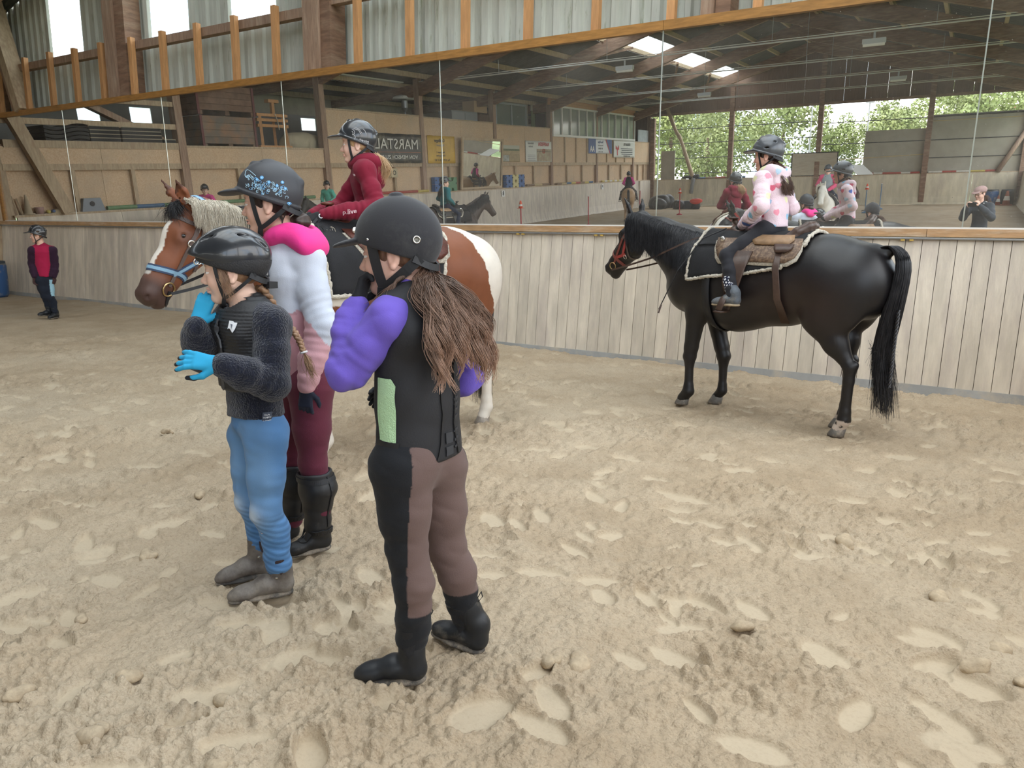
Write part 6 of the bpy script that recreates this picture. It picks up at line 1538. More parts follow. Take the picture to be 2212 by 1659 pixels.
for s_ in 'LR':
    an, kn = J['an' + s_], J['kn' + s_]; S = Sdf(.01); S.cone(an + (kn - an) * .12, an + (kn - an) * .36, .0475, .0535); V, Q = S.mesh(.0035); link('sock', npmesh(V, Q, M_cv('spotted_sock'), cols=socks(V, an)), None, RB['root'])
hair_cap(RB['root'], H, M_dkhair, -.065); rg = np.random.RandomState(3); nb = J['nk']; L = []; R = []
for k in range(1300):
    y = rg.uniform(-1, 1); st = H.w(-.06 - .03 * rg.rand() * (1 - abs(y)), y * .075, -.045); e = rg.uniform(.4, 1); f = 1 if abs(y) > .6 else -1
    md = nb + np.array((-.07 if f < 0 else .0, y * .10, .035)); en = nb + np.array((-.15 if f < 0 else .015, y * .125, -.06 - .12 * e)); L.append(wavy(rg, (lat, np.array((1., 0, 0))), [st, md, en], .014, 13, 18)); R.append(np.linspace(.0012, .0006, 18))
v, q = strands(L, R); link('long_hair', npmesh(v, q, hair_mat('chestnut_hair', (.045, .022, .014), (.13, .065, .04))), None, RB['root'])
hm, hs = helmet(RB['root'], H, 'vent', M_hgry); straps(hm, H, .014)
hood(RB, M_cv('heart_fleece'), .075, .075, .105)
hd_ = [o for o in RB['root'].children if o.name.startswith('hood')][0]; vv = np.array([v.co for v in hd_.data.vertices]); a = hd_.data.attributes.new('col', 'FLOAT_COLOR', 'POINT'); a.data.foreach_set('color', np.concatenate([hearts(vv, J, H, None, None), np.ones((len(vv), 1))], 1).astype(np.float32).ravel())
for s_, y in (('L', 1), ('R', -1)): glove(RB, s_, (.9, -.25 * y, -.35), (.1, -y * .75, -.6), M_blackg, .88, (55, 60, 60, 60, 40), y)

HRP = Frame((.115, 0, 1.955), -40, 0, 0, .93); JP = rider_joints(.155, -.045, .02, .93, (.42, .06, 1.54), (.25, .325, 1.25), (.12, .39, .97))
_c, _s = math.cos(math.radians(-30)), math.sin(math.radians(-30))
for q in 'LR':
    d_ = JP['sh' + q] - JP['nk']; JP['sh' + q] = JP['nk'] + np.array((d_[0] * _c - d_[1] * _s, d_[0] * _s + d_[1] * _c, d_[2]))
JP['faz'] = -30
for q in 'LR': JP['wr' + q][0] = .60; JP['wr' + q][2] = 1.515; JP['el' + q][0] = .31; JP['el' + q][2] = 1.565
HRP.o = np.array((.305, 0, 1.945)); M_burg = cloth('burgundy_hoodie', (.185, .012, .030), .85)
RP = person('blonde girl riding the pinto in a burgundy hoodie and pale breeches', (0, 0, 0), JP, HRP, loc=(OP[0], OP[1], 0), rz=math.radians(AP), skin=(.80, .53, .42), thick=.90, brow=(.45, .30, .18), mouth=.003, mid=.006,
    top=dict(m=M_burg, col=None, hem=.95, r=(.066, .060, .045), name='hoodie', w=1.04, disp=.006), legs=dict(m=cloth('pale_breeches', (.58, .49, .54), .8), col=None, r=(.088, .064, .048), stand=False), boots=dict(m=M_bootblk, h=.45, top=.054, free=True, sole=M_sole))
J = RP['J']; H = RP['H']; nb = J['nk']
hair_cap(RP['root'], H, M_blhair, -.06); rg = np.random.RandomState(8); L = []
for k in range(900):
    o = rg.normal(size=2) * .012; st = H.w(-.115, o[0], -.055 + o[1]); e = rg.uniform(.75, 1.05); o2 = rg.normal(size=3) * (.018, .03, .01)
    L.append(np.array(catmull([st, H.w(-.150, o[0] * 1.5, -.075) + o2 * .4, H.w(-.165, o[0], -.15) + o2, H.w(-.155, o[0], -.235 * e) + o2 * .8], 5)))
v, q = strands(L, [.0013] * len(L)); pt = link('ponytail', npmesh(v, q, M_blhair), None, RP['root']); MB().torus(H.w(-.118, 0, -.058), H.d(-1, 0, -.3), .018, .012, 14, 8).build('scrunchie', M_blkfab, pt, True)
hm, hs = helmet(RP['root'], H, 'classic', M_hblk); straps(hm, H, .016)
M_wht = mat('sticker_white', (.72, .72, .74), .4); mb = MB()
for pts in ([(.03, .105), (.018, .098), (.012, .085), (.018, .07), (.026, .068), (.022, .082), (.03, .09)], [(.02, .108), (.0, .112), (-.02, .10), (-.035, .08)], [(.012, .104), (-.01, .10), (-.028, .075)], [(.018, .07), (.008, .055), (.014, .04)], [(-.04, .11), (-.055, .095), (-.06, .075)]):
    P = [hs.cast(H.w(x - .01, .4, z - .01), H.d(0, -1, 0), .0015)[0] for x, z in catmull(pts, 4)]; P = [p for p in P if p is not None]; mb.tube(P, .0010, 5)
mb.build('horse_emblem', M_wht, hm); text_on(hs, 'Ride-a-Head', H.w(-.065, .10, .022), H.d(-1, 0, -.25), H.d(-.1, 0, 1), .014, M_wht, hm, .0025)
hood(RP, M_burg, .075, .08, .110)
S = Sdf(.02); S.chain([nb + np.array((.055 * math.cos(a), .075 * math.sin(a), .022 - .015 * math.cos(a))) for a in np.linspace(-2.4, 2.4, 11)], [.020] * 11); v, q = S.mesh(.005); link('hood_lining', npmesh(v, q, cloth('magenta_lining', (.45, .06, .28), .85)), None, RP['root'])
sR = Surf(RP['top']); 
p_, n_ = sR.near(J['elL'] * .35 + J['wrL'] * .65 + np.array((0, .08, 0))); text_on(sR, 'p.live', p_, -nrm(J['wrL'] - J['elL']), UP, .042, mat('label_pink', (.80, .62, .66), .6), RP['jacket'], .004, 1.0)
p_, n_ = sR.near(J['nk'] + np.array((.2, .06, -.12))); quad_on(sR, 'chest_mark', p_, (0, 1, 0), UP, .03, .012, mat('label_pink', (.80, .62, .66), .6), RP['jacket'], .003)
for s_, y in (('L', 1), ('R', -1)):
    g, v, q, t = glove(RP, s_, (.9, -.2 * y, -.3), (.1, -y * .75, -.6), M_blackg, .88, (55, 60, 60, 60, 40), y); sg = Surf((v, q)); p_, n_ = sg.near(J['wr' + s_] + np.array((.03, .06 * y, 0))); MB().torus(p_, n_, .012, .003, 14, 5).build('glove_logo', M_wht, g)

# ---------------------------------------------------------------- horses and riders that only the mirror shows
def recolour(o, m):
    for s in o.material_slots: s.link = 'OBJECT'; s.material = m
neckG = [((.60, 0, 1.15), .265), ((.86, 0, 1.30), .215), ((1.06, 0, 1.46), .160), ((1.20, 0, 1.60), .115)]
HG = HeadF((1.24, 0, 1.68), (1.60, 0, 1.24)); legsG = std_legs((.0, .13), (-.12, -.13), (.0, .13), (.10, -.13))
def plain(name, col, r=.5): return mat(name, col, r, var=.15, vscale=6)
def bg_horse(label, o, az, coat, hair, first=[None], muzzle=None):
    if first[0] is None:
        r, V, Q = add_horse(label, o, az, coat, None, neckG, HG, legsG, np.array((-.74, 0, 1.345)), vox=.020, ear=(.05, .03)); sf = Surf((V, Q))
        mane(r, hair, neckG, HG, 1, 240, .24, 5, sf=sf, r=.005); tail_hair(r, hair, (-.75, 0, 1.36), (-.88, 0, .25), 130, .045, .07, 3, .11, .006)
        first[0] = (r, sf); 
    else:
        r = dup(first[0][0]); r.location = (o[0], o[1], 0); r.rotation_euler = (0, 0, math.radians(az)); r['label'] = label
    for ch in r.children:
        n = ch.name.split('.')[0]
        if n == 'body': recolour(ch, coat)
        if n in ('mane', 'tail'): recolour(ch, hair)
    return r, first[0][1]
rj = rider_joints(0, 0, .0)
def bg_rider(label, o, az, skin, topm, legm, hair_m, helm, vest=None, hair_long=True, headaz=0, pitch=0):
    H = Frame((.10, 0, 2.03), headaz, pitch, 0, .95); J = {k: (v.copy() if isinstance(v, np.ndarray) else v) for k, v in rj.items()}
    P = person(label, (0, 0, 0), J, H, loc=(o[0], o[1], 0), rz=math.radians(az), fine=.009, mid=.014, skin=skin, thick=.92, top=dict(m=topm, col=None, hem=.98, r=(.066, .058, .046)), legs=dict(m=legm, col=None, r=(.086, .06, .046), stand=False), boots=dict(m=M_bootblk, h=.4, top=.052, free=True, vox=.012))
    hair_cap(P['root'], P['H'], hair_m, -.06, .010); helmet(P['root'], P['H'], 'vent', helm, None, .010)
    J = P['J']
    if vest:
        S = Sdf(.03); S.chain([J['nk'] - UP * .05, J['nk'] * .62 + J['ws'] * .38, J['ws'], J['ws'] * .4 + J['pv'] * .6], [.09, .145, .14, .145], .03, (np.array((1., 0, 0)), 1.25)); V, Q = S.mesh(.014); link('protector_vest', npmesh(V, Q, vest), None, P['root'])
    if hair_long:
        rg = np.random.RandomState(2); L = [np.array(catmull([P['H'].w(-.085, y * .05, -.05), J['nk'] + (-.10, y * .07, -.02), J['nk'] + (-.16, y * .10, -.10 - .16 * rg.rand())], 4)) for y in rg.uniform(-1, 1, 110)]
        v, q = strands(L, [.004] * len(L)); link('long_hair', npmesh(v, q, hair_m), None, P['root'])
    for s_, y in (('L', 1), ('R', -1)): glove(P, s_, (.9, -.2 * y, -.3), (.1, -y * .75, -.6), M_blackg, .9, (50, 55, 55, 55, 40), y, vox=.008)
    return P
def bg_tack(label1, label2, o, az, sf, m, m2):
    r = western_saddle(label1, (*o, 0), az, sf, 0, m, m, M_fleece, lift=.0)
    saddle_pad('saddle_pad', label2, (*o, 0), az, sf, -.30, .62, 1.12, 1.14, m2, m2)
S_ = (.70, .45, .34)
M_teal = cloth('teal_jacket', (.020, .135, .150)); M_mint = cloth('mint_sweater', (.10, .42, .33)); M_pink = cloth('pink_sweater', (.62, .07, .26)); M_jean = cloth('blue_jeans_plain', (.07, .17, .38)); M_nvy = cloth('navy_leggings', (.018, .024, .045)); M_gvest = cloth('grey_vest', (.26, .30, .31)); M_rose = cloth('rose_sweater', (.60, .08, .17))
for (lab, o, az, coat, hair, ra) in (
    ('dark brown horse walking past the framed wall mirror, under the teal rider', (-10.9, 1.5), 292, plain('dark_brown_coat', (.035, .022, .018)), M_manek, ('girl in teal tracksuit jacket riding the dark brown horse', M_teal, M_nvy, M_dkhair, M_hblk, None, True, 25)),
    ('dun horse with black tail walking away along the left wall', (-13.3, -16.0), 248, plain('dun_coat', (.42, .25, .12)), M_manek, ('girl with pink sleeves and black back protector riding the dun horse', M_pink, M_nvy, M_brhair, M_hblk, cloth('black_vest', (.02, .02, .022)), False, 0)),
    ('white horse facing the mirror in front of the rear openings', (-3.3, -5.6), 86, plain('white_coat', (.62, .58, .50)), M_manew, ('girl in grey vest with rose sleeves riding the white horse', M_rose, M_nvy, M_brhair, M_hgry, M_gvest, False, 0)),
    ('dark horse standing by the left wall under the mint sweater rider', (-16.3, -.2), 78, plain('black_coat_plain', (.02, .018, .018)), M_manek, ('girl in mint green sweater and jeans on the dark horse by the left wall', M_mint, M_jean, M_dkhair, M_hblk, None, True, -35)),
    ('bay horse standing by the left wall under the pink sweater rider', (-16.3, 4.0), 70, plain('bay_coat', (.12, .05, .03)), M_manek, ('girl in pink sweater on the bay horse by the left wall', M_pink, M_jean, M_brhair, M_hblk, None, True, -35))):
    r, sf = bg_horse(lab, o, az, coat, hair); bg_rider(ra[0], o, az, S_, ra[1], ra[2], ra[3], ra[4], ra[5], ra[6], ra[7])
    nm = lab.split(' horse')[0]; bg_tack('plain black saddle on the ' + ' '.join(lab.split(',')[0].split(' under')[0].split()[:10]), 'thin black saddle pad on the ' + ' '.join(lab.split(',')[0].split(' under')[0].split()[:10]), o, az, sf, mat('black_leather', (.02, .018, .017), .5), M_felt)

# ---------------------------------------------------------------- the photographer at the camera, seen in the mirror
PH = dict(nk=(.20, -.42, 1.40), ws=(.23, -.46, 1.10), pv=(.23, -.46, .90), shL=(.05, -.53, 1.33), shR=(.36, -.33, 1.33), elL=(-.05, -.33, 1.13), elR=(.40, -.12, 1.14), wrL=(-.02, -.115, 1.335), wrR=(.19, -.03, 1.36),
    hpL=(.14, -.50, .86), hpR=(.30, -.41, .86), knL=(.12, -.47, .47), knR=(.29, -.37, .47), anL=(.14, -.50, .09), anR=(.31, -.40, .09), toeL=(.03, -.34, 0), heelL=(.16, -.54, 0), toeR=(.20, -.24, 0), heelR=(.33, -.44, 0))
PH.update(faz=121); HPh = Frame((.175, -.385, 1.565), 128, -12, 0, 1.0)
P6 = person('woman photographer in dark jacket and flat cap holding a phone, seen in the mirror', (.23, -.46, 0), PH, HPh, fine=.006, mid=.011, skin=(.75, .47, .36), top=dict(m=cloth('dark_slate_jacket', (.035, .042, .052), .7), col=None, hem=1.0, r=(.072, .066, .050), w=1.08), legs=dict(m=M_nvy, col=None, r=(.095, .065, .05)), boots=dict(m=M_bootblk, h=.4, top=.056, sole=M_sole, vox=.01))
J = P6['J']; H = P6['H']; S = Sdf(.02); S.ell((-.015, 0, .065), (.122, .098, .075)); S.cut((0, 0, .035), (0.1, 0, -1)); S.ell((.115, 0, .045), (.05, .075, .012), Frame((0, 0, 0), 0, -15).R, .02); V, Q = S.mesh(.006); link('flat_cap', npmesh(H.W(V), Q, cloth('rose_brown_cap', (.36, .235, .215))), None, P6['root'])
hair_cap(P6['root'], H, M_brhair, -.07, .009); rg = np.random.RandomState(1); L = [np.array(catmull([H.w(-.09, y * .03, -.05), H.w(-.13, y * .04, -.11), H.w(-.14, y * .05, -.22)], 4)) for y in rg.normal(size=80)]; v, q = strands(L, [.003] * 80); link('ponytail', npmesh(v, q, M_brhair), None, P6['root'])
gl = MB()
for y in (-1, 1): gl.torus(H.w(.098, y * .032, .004), H.d(1, y * .1, 0), .021, .002, 16, 4); gl.tube([H.w(.095, y * .052, .008), H.w(.0, y * .082, .010)], .002, 4)
gl.build('glasses', M_web, P6['root'])
S = Sdf(.004); hand(S, J['wrR'], (-.35, .25, .85), (-.75, -.3, .3), .95, (30, 32, 34, 36, 30), -1); hand(S, J['wrL'], (.35, .30, .80), (.6, -.3, .3), .95, (30, 32, 34, 36, 30), 1); V, Q = S.mesh(.0045); link('hands', npmesh(V, Q, mat('plain_skin', (.72, .45, .34), .5)), None, P6['root'])
MB().tube(catmull([J['nk'] + np.array(H.l) * .10 * math.sin(a) - H.f * .09 * math.cos(a) + UP * -.01 for a in np.linspace(-2, 2, 9)], 3), .018, 7).build('white_collar_trim', M_white, P6['root'], True)
fwv = -np.array(_b); rtv = np.array(_r); upv = np.array(_u); pc = np.array((0, 0, 1.4)) - fwv * .016 + rtv * .066 - upv * .022
ph = MB(); q = lambda a, b, c: pc + rtv * a + upv * b + fwv * c
ph.hexa([q(-.08, -.037, -.004), q(.08, -.037, -.004), q(.08, -.037, .004), q(-.08, -.037, .004), q(-.08, .037, -.004), q(.08, .037, -.004), q(.08, .037, .004), q(-.08, .037, .004)])
T(ph.build('phone', mat('phone_black', (.012, .012, .014), .3)), 'black phone held up by the photographer in the flat cap', 'phone')
# ---------------------------------------------------------------- things along the walls, mostly seen in the mirror
RW = (math.radians(90), 0, math.radians(90))     # lettering on the left wall, read from inside the arena
def plane_yz(name, y0, y1, z0, z1, m, par, x=XL + .02, t=.012):
    return MB().box((x, min(y0, y1), z0), (x + t, max(y0, y1), z1)).build(name, m, par)
M_ink = mat('ink_black', (.02, .02, .02), .6); M_inkw = mat('ink_white', (.74, .72, .66), .6); M_inkr = mat('ink_red', (.50, .03, .03), .6); M_inkb = mat('ink_blue', (.04, .09, .26), .6); M_grn = mat('ink_grey', (.30, .30, .30), .6)
def sign(label, y0, y1, z0, z1, m, x=XL + .02, t=.012, wave=0.0):
    r = empty('banner', (x, (y0 + y1) / 2, (z0 + z1) / 2), 0, label, 'sign')
    V = []; F = []; nx, nz = 24, 8
    for lay in (0, t):
        for j in range(nz + 1):
            for i in range(nx + 1):
                u, v = i / nx, j / nz; V.append((lay + wave * (abs(math.sin(u * 9.4)) * (1 - v) + .5 * math.sin(u * 23 + v * 3)), (y1 - y0) * (u - .5), (z1 - z0) * (v - .5) + wave * 1.5 * abs(math.sin(u * 12.5)) * (v - .5)))
    k = (nx + 1) * (nz + 1)
    for j in range(nz):
        for i in range(nx): q = j * (nx + 1) + i; f = (q, q + 1, q + nx + 2, q + nx + 1); F += [tuple(a + k for a in f), f[::-1]]
    bd = [i for i in range(nx)] + [j * (nx + 1) + nx for j in range(nz)] + [nz * (nx + 1) + i for i in range(nx, 0, -1)] + [j * (nx + 1) for j in range(nz, 0, -1)]
    for a, b in zip(bd, bd[1:] + bd[:1]): F.append((a, b, b + k, a + k))
    MB().add(V, F).build('sheet', m, r, True); return r
def tx(par, s, size, m, y, z, x=.03, sx=1.0, bold=0, align='CENTER'): return text(s, size, m, par, (x, y, z), RW, 'lettering', .002, align, sx, bold)
def bar_(par, y0, y1, z, h, m, x=.018, name='text_line'): return MB().box((x, y0, z - h / 2), (x + .004, y1, z + h / 2)).build(name, m, par)
s = sign('black vinyl banner reading MARSTALL on the chipboard wall', -6.5, -3.35, 2.72, 3.70, mat('black_vinyl', (.035, .035, .033), .35, dirt=(.16, .145, .10), dirt_s=2.2, dirt_r=(.5, .7)), wave=.018)
tx(s, 'MARSTALL', .50, M_inkw, .0, .13, .05, 1.12); tx(s, 'VON MENSCH ZU PFERD', .175, M_inkw, .0, -.30, .05, 1.28, .002); bar_(s, -1.45, 1.45, -.13, .014, mat('ink_rust', (.40, .16, .10), .6), .05)
s = sign('yellow vinyl banner with dark lettering beside the framed wall mirror', -8.62, -6.85, 2.70, 3.70, mat('yellow_vinyl', (.66, .39, .03), .45, var=.2, vscale=2), wave=.012)
tx(s, 'Goldinger', .17, M_ink, .15, .33, .035, 1, .003); tx(s, 'Reitsport', .13, M_grn, .1, .16, .035); tx(s, 'Bergstrasse 2', .10, M_ink, .1, -.10, .035); tx(s, '8564 Engwilen', .10, M_ink, .1, -.22, .035); tx(s, 'Tel. 079 520 47 87', .12, M_ink, .0, -.39, .035, 1.1)
s = sign('framed landscape poster of a sandy field on the chipboard wall', -13.65, -11.95, 2.75, 3.45, mat('poster_sand', (.47, .36, .20), .5, var=.25, vscale=3))
for z0, z1, m_ in ((.2, .35, mat('poster_sky', (.45, .45, .36), .5)), (.12, .2, mat('poster_trees', (.16, .18, .09), .5, var=.4, vscale=20)), (-.28, -.02, mat('poster_field', (.40, .30, .16), .5, var=.3, vscale=9))): MB().box((.014, -.83, z0), (.018, .83, z1)).build('print', m_, s)
MB().box((.02, .1, -.33), (.024, .83, -.06)).build('print', mat('poster_inset', (.24, .25, .20), .5, col2=(.45, .45, .42), vscale=9), s)
s = sign('white board reading RAIFFEISEN in red beside a post', -16.7, -14.2, 2.74, 3.68, mat('board_white', (.66, .66, .60), .5))
tx(s, 'RAIFFEISEN', .23, M_inkr, -.45, .32, .02, .9, .004); tx(s, 'Raiffeisenbank', .12, M_grn, .78, .36, .02, .8); tx(s, 'Seerücken', .12, M_grn, .78, .22, .02, .8)
MB().box((.014, -1.22, -.44), (.018, .22, .12)).build('print', mat('poster_people', (.42, .36, .22), .5, col2=(.30, .20, .13), vscale=5), s); MB().torus((.022, -.45, .03), (1, 0, 0), .12, .02, 4, 4).build('logo', M_inkr, s); bar_(s, -1.2, .2, .0, .02, M_ink)
for k in range(4): bar_(s, .35, 1.1, -.16 - k * .075, .025, M_grn)
s = sign('blue and white banner with AA emblem below the strip window', -23.85, -20.8, 3.18, 3.93, mat('banner_white', (.64, .65, .66), .5), XL + .06)
MB().box((.014, .62, -.375), (.018, 1.52, .375)).build('print', M_inkb, s); MB().hexa([(.014, -1.52, -.375), (.014, -1.3, -.375), (.018, -1.3, -.375), (.018, -1.52, -.375), (.014, -1.52, .375), (.014, -.75, .375), (.018, -.75, .375), (.018, -1.52, .375)]).build('print', M_inkb, s)
MB().hexa([(.019, -1.3, -.375), (.019, -1.22, -.375), (.022, -1.22, -.375), (.022, -1.3, -.375), (.019, -.75, .375), (.019, -.62, .375), (.022, -.62, .375), (.022, -.75, .375)]).build('print', M_inkr, s)
tx(s, 'AA', .42, M_inkw, 1.07, -.16, .02, 1, .01); tx(s, 'NeoPipe', .2, M_inkb, .0, .22, .02); tx(s, 'Bauspenglerei', .12, M_grn, .0, .05, .02); tx(s, '071 620 10', .12, M_ink, -.0, -.12, .02); tx(s, 'Inh. A. Aebi', .12, M_grn, .0, -.28, .02)
s = sign('white board with red saddle drawing below the strip window', -27.25, -24.1, 2.98, 3.92, mat('board_white', (.66, .66, .60), .5), XL + .06)
tx(s, 'RÖSSLISATTEL', .2, M_ink, -.35, .25, .02, .8, .003)
for k in range(4): bar_(s, -1.2, .55 - .1 * (k % 2), .02 - k * .1, .035, M_ink)
tx(s, 'www.roesslisattel.ch', .12, M_ink, -.35, -.38, .02); MB().add([(.02, 1.3, .2), (.02, 1.05, .05), (.02, .85, .22), (.02, .8, -.02), (.02, 1.0, -.08), (.02, .98, -.35), (.02, 1.1, -.35), (.02, 1.12, -.05), (.02, 1.3, 0)], [(0, 1, 2, 3, 4, 5, 6, 7, 8)]).build('logo', M_inkr, s)
for y, ch, lab in ((-12.0, 'B', 'white dressage letter board B on the left kick wall'), (-22.5, 'P', 'white dressage letter board P on the far left kick wall')):
    r = empty('letter_board', (XL + .11, y, 1.41), 0, lab, 'sign'); MB().box((-.005, -.13, -.13), (.01, .13, .13)).build('board', M_white, r); tx(r, ch, .24, M_ink, 0, 0, .012, 1, .006)
# framed mirror on the left wall
r = empty('framed_mirror', (XL + .10, -10.35, 1.67), 0, 'square mirror in a wooden frame on the chipboard wall', 'mirror')
k_ = math.tan(math.radians(4.5))
def fx(y, z, d): return (d + k_ * z, y, z)
m = MB(); m.hexa([fx(-1.45, .06, 0), fx(1.45, .06, 0), fx(1.45, .06, -.01), fx(-1.45, .06, -.01), fx(-1.45, 1.93, 0), fx(1.45, 1.93, 0), fx(1.45, 1.93, -.01), fx(-1.45, 1.93, -.01)]); m.build('mirror_panel', M_mirror, r)
for y0, y1, z0, z1 in ((-1.55, 1.55, 0, .08), (-1.55, 1.55, 1.9, 2.0), (-1.55, -1.44, .08, 1.9), (1.44, 1.55, .08, 1.9)):
    m = MB(); m.hexa([fx(y0, z0, .03), fx(y1, z0, .03), fx(y1, z0, -.04), fx(y0, z0, -.04), fx(y0, z1, .03), fx(y1, z1, .03), fx(y1, z1, -.04), fx(y0, z1, -.04)]); m.build('frame_bar', M_dusty, r)
# plastic jump blocks
def block(label, y, z, m, grp=None, w=.66, h=.27):
    r = empty('jump_block', (XL + .03, y, z), 0, label, 'block', grp); mb = MB(); P = []
    o = [(-w / 2, 0), (-w * .16, 0), (-w * .09, h * .22), (w * .09, h * .22), (w * .16, 0), (w / 2, 0), (w / 2, h), (w * .17, h), (w * .08, h * .74), (-w * .08, h * .74), (-w * .17, h), (-w / 2, h)]
    V = [(-.08, a, b) for a, b in o] + [(.09, a, b) for a, b in o]; n = len(o); F = [tuple(range(n))[::-1], tuple(range(n, 2 * n))] + [(i, (i + 1) % n, n + (i + 1) % n, n + i) for i in range(n)]
    mb.add(V, F).build('shell', m, r)
    for a in (-.25, .25): MB().lathe([(.03, 0), (.03, .01)], 10, (.088, a, h * .55), 'x').build('hole', M_black, r)
    return r
M_pb = mat('plastic_blue', (.035, .11, .30), .5); M_py = mat('plastic_yellow', (.58, .50, .22), .5); M_pg = mat('plastic_green', (.12, .25, .14), .5)
block('blue jump block, lower of the two left of the framed mirror', -7.4, 1.648, M_pb); block('blue jump block on top of the one left of the framed mirror', -7.4, 1.922, M_pb)
block('green jump block left of the framed mirror', -8.22, 1.648, M_pg, None, .6, .52)
for i, (y, m, c) in enumerate(((-12.55, M_pb, 'blue'), (-13.10, M_py, 'yellow'), (-13.62, M_pb, 'blue'))):
    w_ = .52
    for j, z in enumerate((1.648, 1.922)): block(f'{c} jump block, {("lower", "upper")[j]} one in the {("first", "middle", "last")[i]} stack right of the framed mirror', y, z, m, None, w_)
def pole_on_ledge(label, p0, p1, cols, rad=.05):
    r = empty('jump_pole', p0, 0, label, 'pole'); p0 = np.array(p0); p1 = np.array(p1); n = len(cols)
    for i, m in enumerate(cols): MB().tube([(p1 - p0) * (i / n), (p1 - p0) * ((i + 1) / n)], rad, 10).build('band', m, r, False)
    return r
c_ = lambda *a: mat('paint_%02d_%02d_%02d' % tuple(int(v * 99) for v in a), a, .6, var=.2, vscale=8)
RD, WH_, GRN, TAN, BRN, BL, YE = c_(.42, .08, .06), c_(.66, .62, .54), c_(.16, .28, .14), c_(.55, .42, .22), c_(.26, .17, .10), c_(.08, .16, .28), c_(.58, .45, .12)
pole_on_ledge('dull red jump pole on the kick wall ledge left of the blue blocks', (XL + .02, -6.75, 1.70), (XL + .02, -3.4, 1.70), [YE, RD, RD, RD, RD])
pole_on_ledge('brown jump pole on the ledge below the RAIFFEISEN board', (XL + .02, -16.4, 1.70), (XL + .02, -14.2, 1.70), [BRN, TAN, BRN])
pole_on_ledge('multicoloured banded jump pole on the ledge below the strip window', (XL + .02, -21.4, 1.70), (XL + .02, -17.2, 1.70), [BL, YE, BRN, RD, YE, BL, TAN, BRN])
pole_on_ledge('cream banded jump pole on the ledge behind the dun horse', (XL + .02, -26.0, 1.70), (XL + .02, -22.6, 1.70), [WH_, YE] * 5)
pole_on_ledge('green jump pole on the ledge near the grey block', (XL + .02, 3.6, 1.70), (XL + .02, 5.85, 1.70), [GRN, BL, GRN])
pole_on_ledge('green and red jump pole on the ledge behind the mint sweater rider', (XL + .02, -.9, 1.70), (XL + .02, 2.6, 1.70), [GRN, GRN, RD, GRN])
pole_on_ledge('red and white jump pole on the rear ledge below the dark net', (-5.1, YB + .02, 1.67), (-2.4, YB + .02, 1.67), [RD, WH_, RD, RD, WH_, RD])
pole_on_ledge('red and white jump pole on the rear ledge right of the post', (-2.0, YB + .02, 1.67), (1.2, YB + .02, 1.67), [WH_, RD, WH_, YE, RD])
pole_on_ledge('blue and brown jump pole on the rear ledge at the left opening', (-14.6, YB + .02, 1.67), (-11.6, YB + .02, 1.67), [BL, BRN, RD, BRN, BL])
# game poles standing in the sand
M_cone = mat('cone_orange', (.72, .10, .04), .5); M_cw = mat('cone_white', (.75, .72, .66), .5)
def game_pole(label, x, y, m, cone, h=1.22):
    r = empty('marker_pole', (x, y, 0), 0, label, 'pole'); MB().tube([(0, 0, .04), (0, 0, h)], .022, 10).build('pole', m, r, False); MB().lathe([(.14, 0), (.14, .03), (.05, .08), (.025, .09)], 16).build('foot', m, r, False)
    MB().ball((0, 0, h + .01), .024, 8, 6).build('tip', M_cw, r)
    if cone:
        T_ = empty('marker_cone', (x, y, h - .17), 0, cone, 'cone'); MB().box((-.10, -.10, 0), (.10, .10, .012)).build('base', M_cone, T_); MB().lathe([(.078, .012), (.028, .25), (.012, .262)], 14).build('body', M_cone, T_, True); MB().lathe([(.0655, .08), (.054, .14)], 14).build('stripe', M_cw, T_)
M_pr = c_(.48, .05, .06); M_pbl = c_(.10, .20, .33)
game_pole('red marker pole with an orange cone, nearest the dark brown horse', -13.3, -6.3, M_pr, 'orange traffic cone on the red pole nearest the dark brown horse')
game_pole('bare red marker pole in front of the left kick wall', -13.7, -12.6, M_pr, None)
game_pole('bare red marker pole right of the dun horse', -14.6, -20.7, M_pr, None)
game_pole('red marker pole with an orange cone in front of the rear kick wall', -12.4, -20.5, M_pr, 'orange traffic cone on the red pole before the rear kick wall')
game_pole('blue marker pole with an orange cone in front of the rear openings', -4.05, -22.0, M_pbl, 'orange traffic cone on the blue pole')
game_pole('bare blue marker pole leaning near the white horse', -3.7, -14.4, M_pbl, None); game_pole('bare blue marker pole farthest back by the rear kick wall', -3.74, -25.2, M_pbl, None)
# gallery things
def crate(label, y0, y1, z0, z1, m, pal=True):
    r = empty('fruit_crate', (-18.45, (y0 + y1) / 2, z0), 0, label, 'crate'); L = y1 - y0; h = z1 - z0; w = 1.1; b = .12
    for i in range(4):
        a = b + (h - b) * i / 4; c = b + (h - b) * (i + 1) / 4 - .008
        for x in (w / 2 - .025, -w / 2): MB().box((x, -L / 2 + .02, a), (x + .025, L / 2 - .02, c)).build('board', m, r)
        for y in (L / 2 - .025, -L / 2): MB().box((-w / 2, y, a), (w / 2, y + .025, c)).build('board', m, r)
    for x in (w / 2, -w / 2 - .03):
        for y in (-L / 2 - .01, L / 2 - .05): MB().box((x, y, 0), (x + .03, y + .07, h)).build('corner_iron', mat('crate_red_iron', (.13, .035, .035), .6), r)
    for y in (-L / 2, -.07, L / 2 - .14): MB().box((-w / 2, y, 0), (w / 2, y + .14, b - .01)).build('skid', m, r)
M_cr1 = mat('crate_wood_brown', (.20, .115, .075), .85, var=.35, vscale=5, coord='World', rnd=.12, bump=.3); M_cr2 = mat('crate_wood_grey', (.16, .135, .11), .85, col2=(.26, .15, .09), vscale=3, coord='World', rnd=.15, bump=.3)
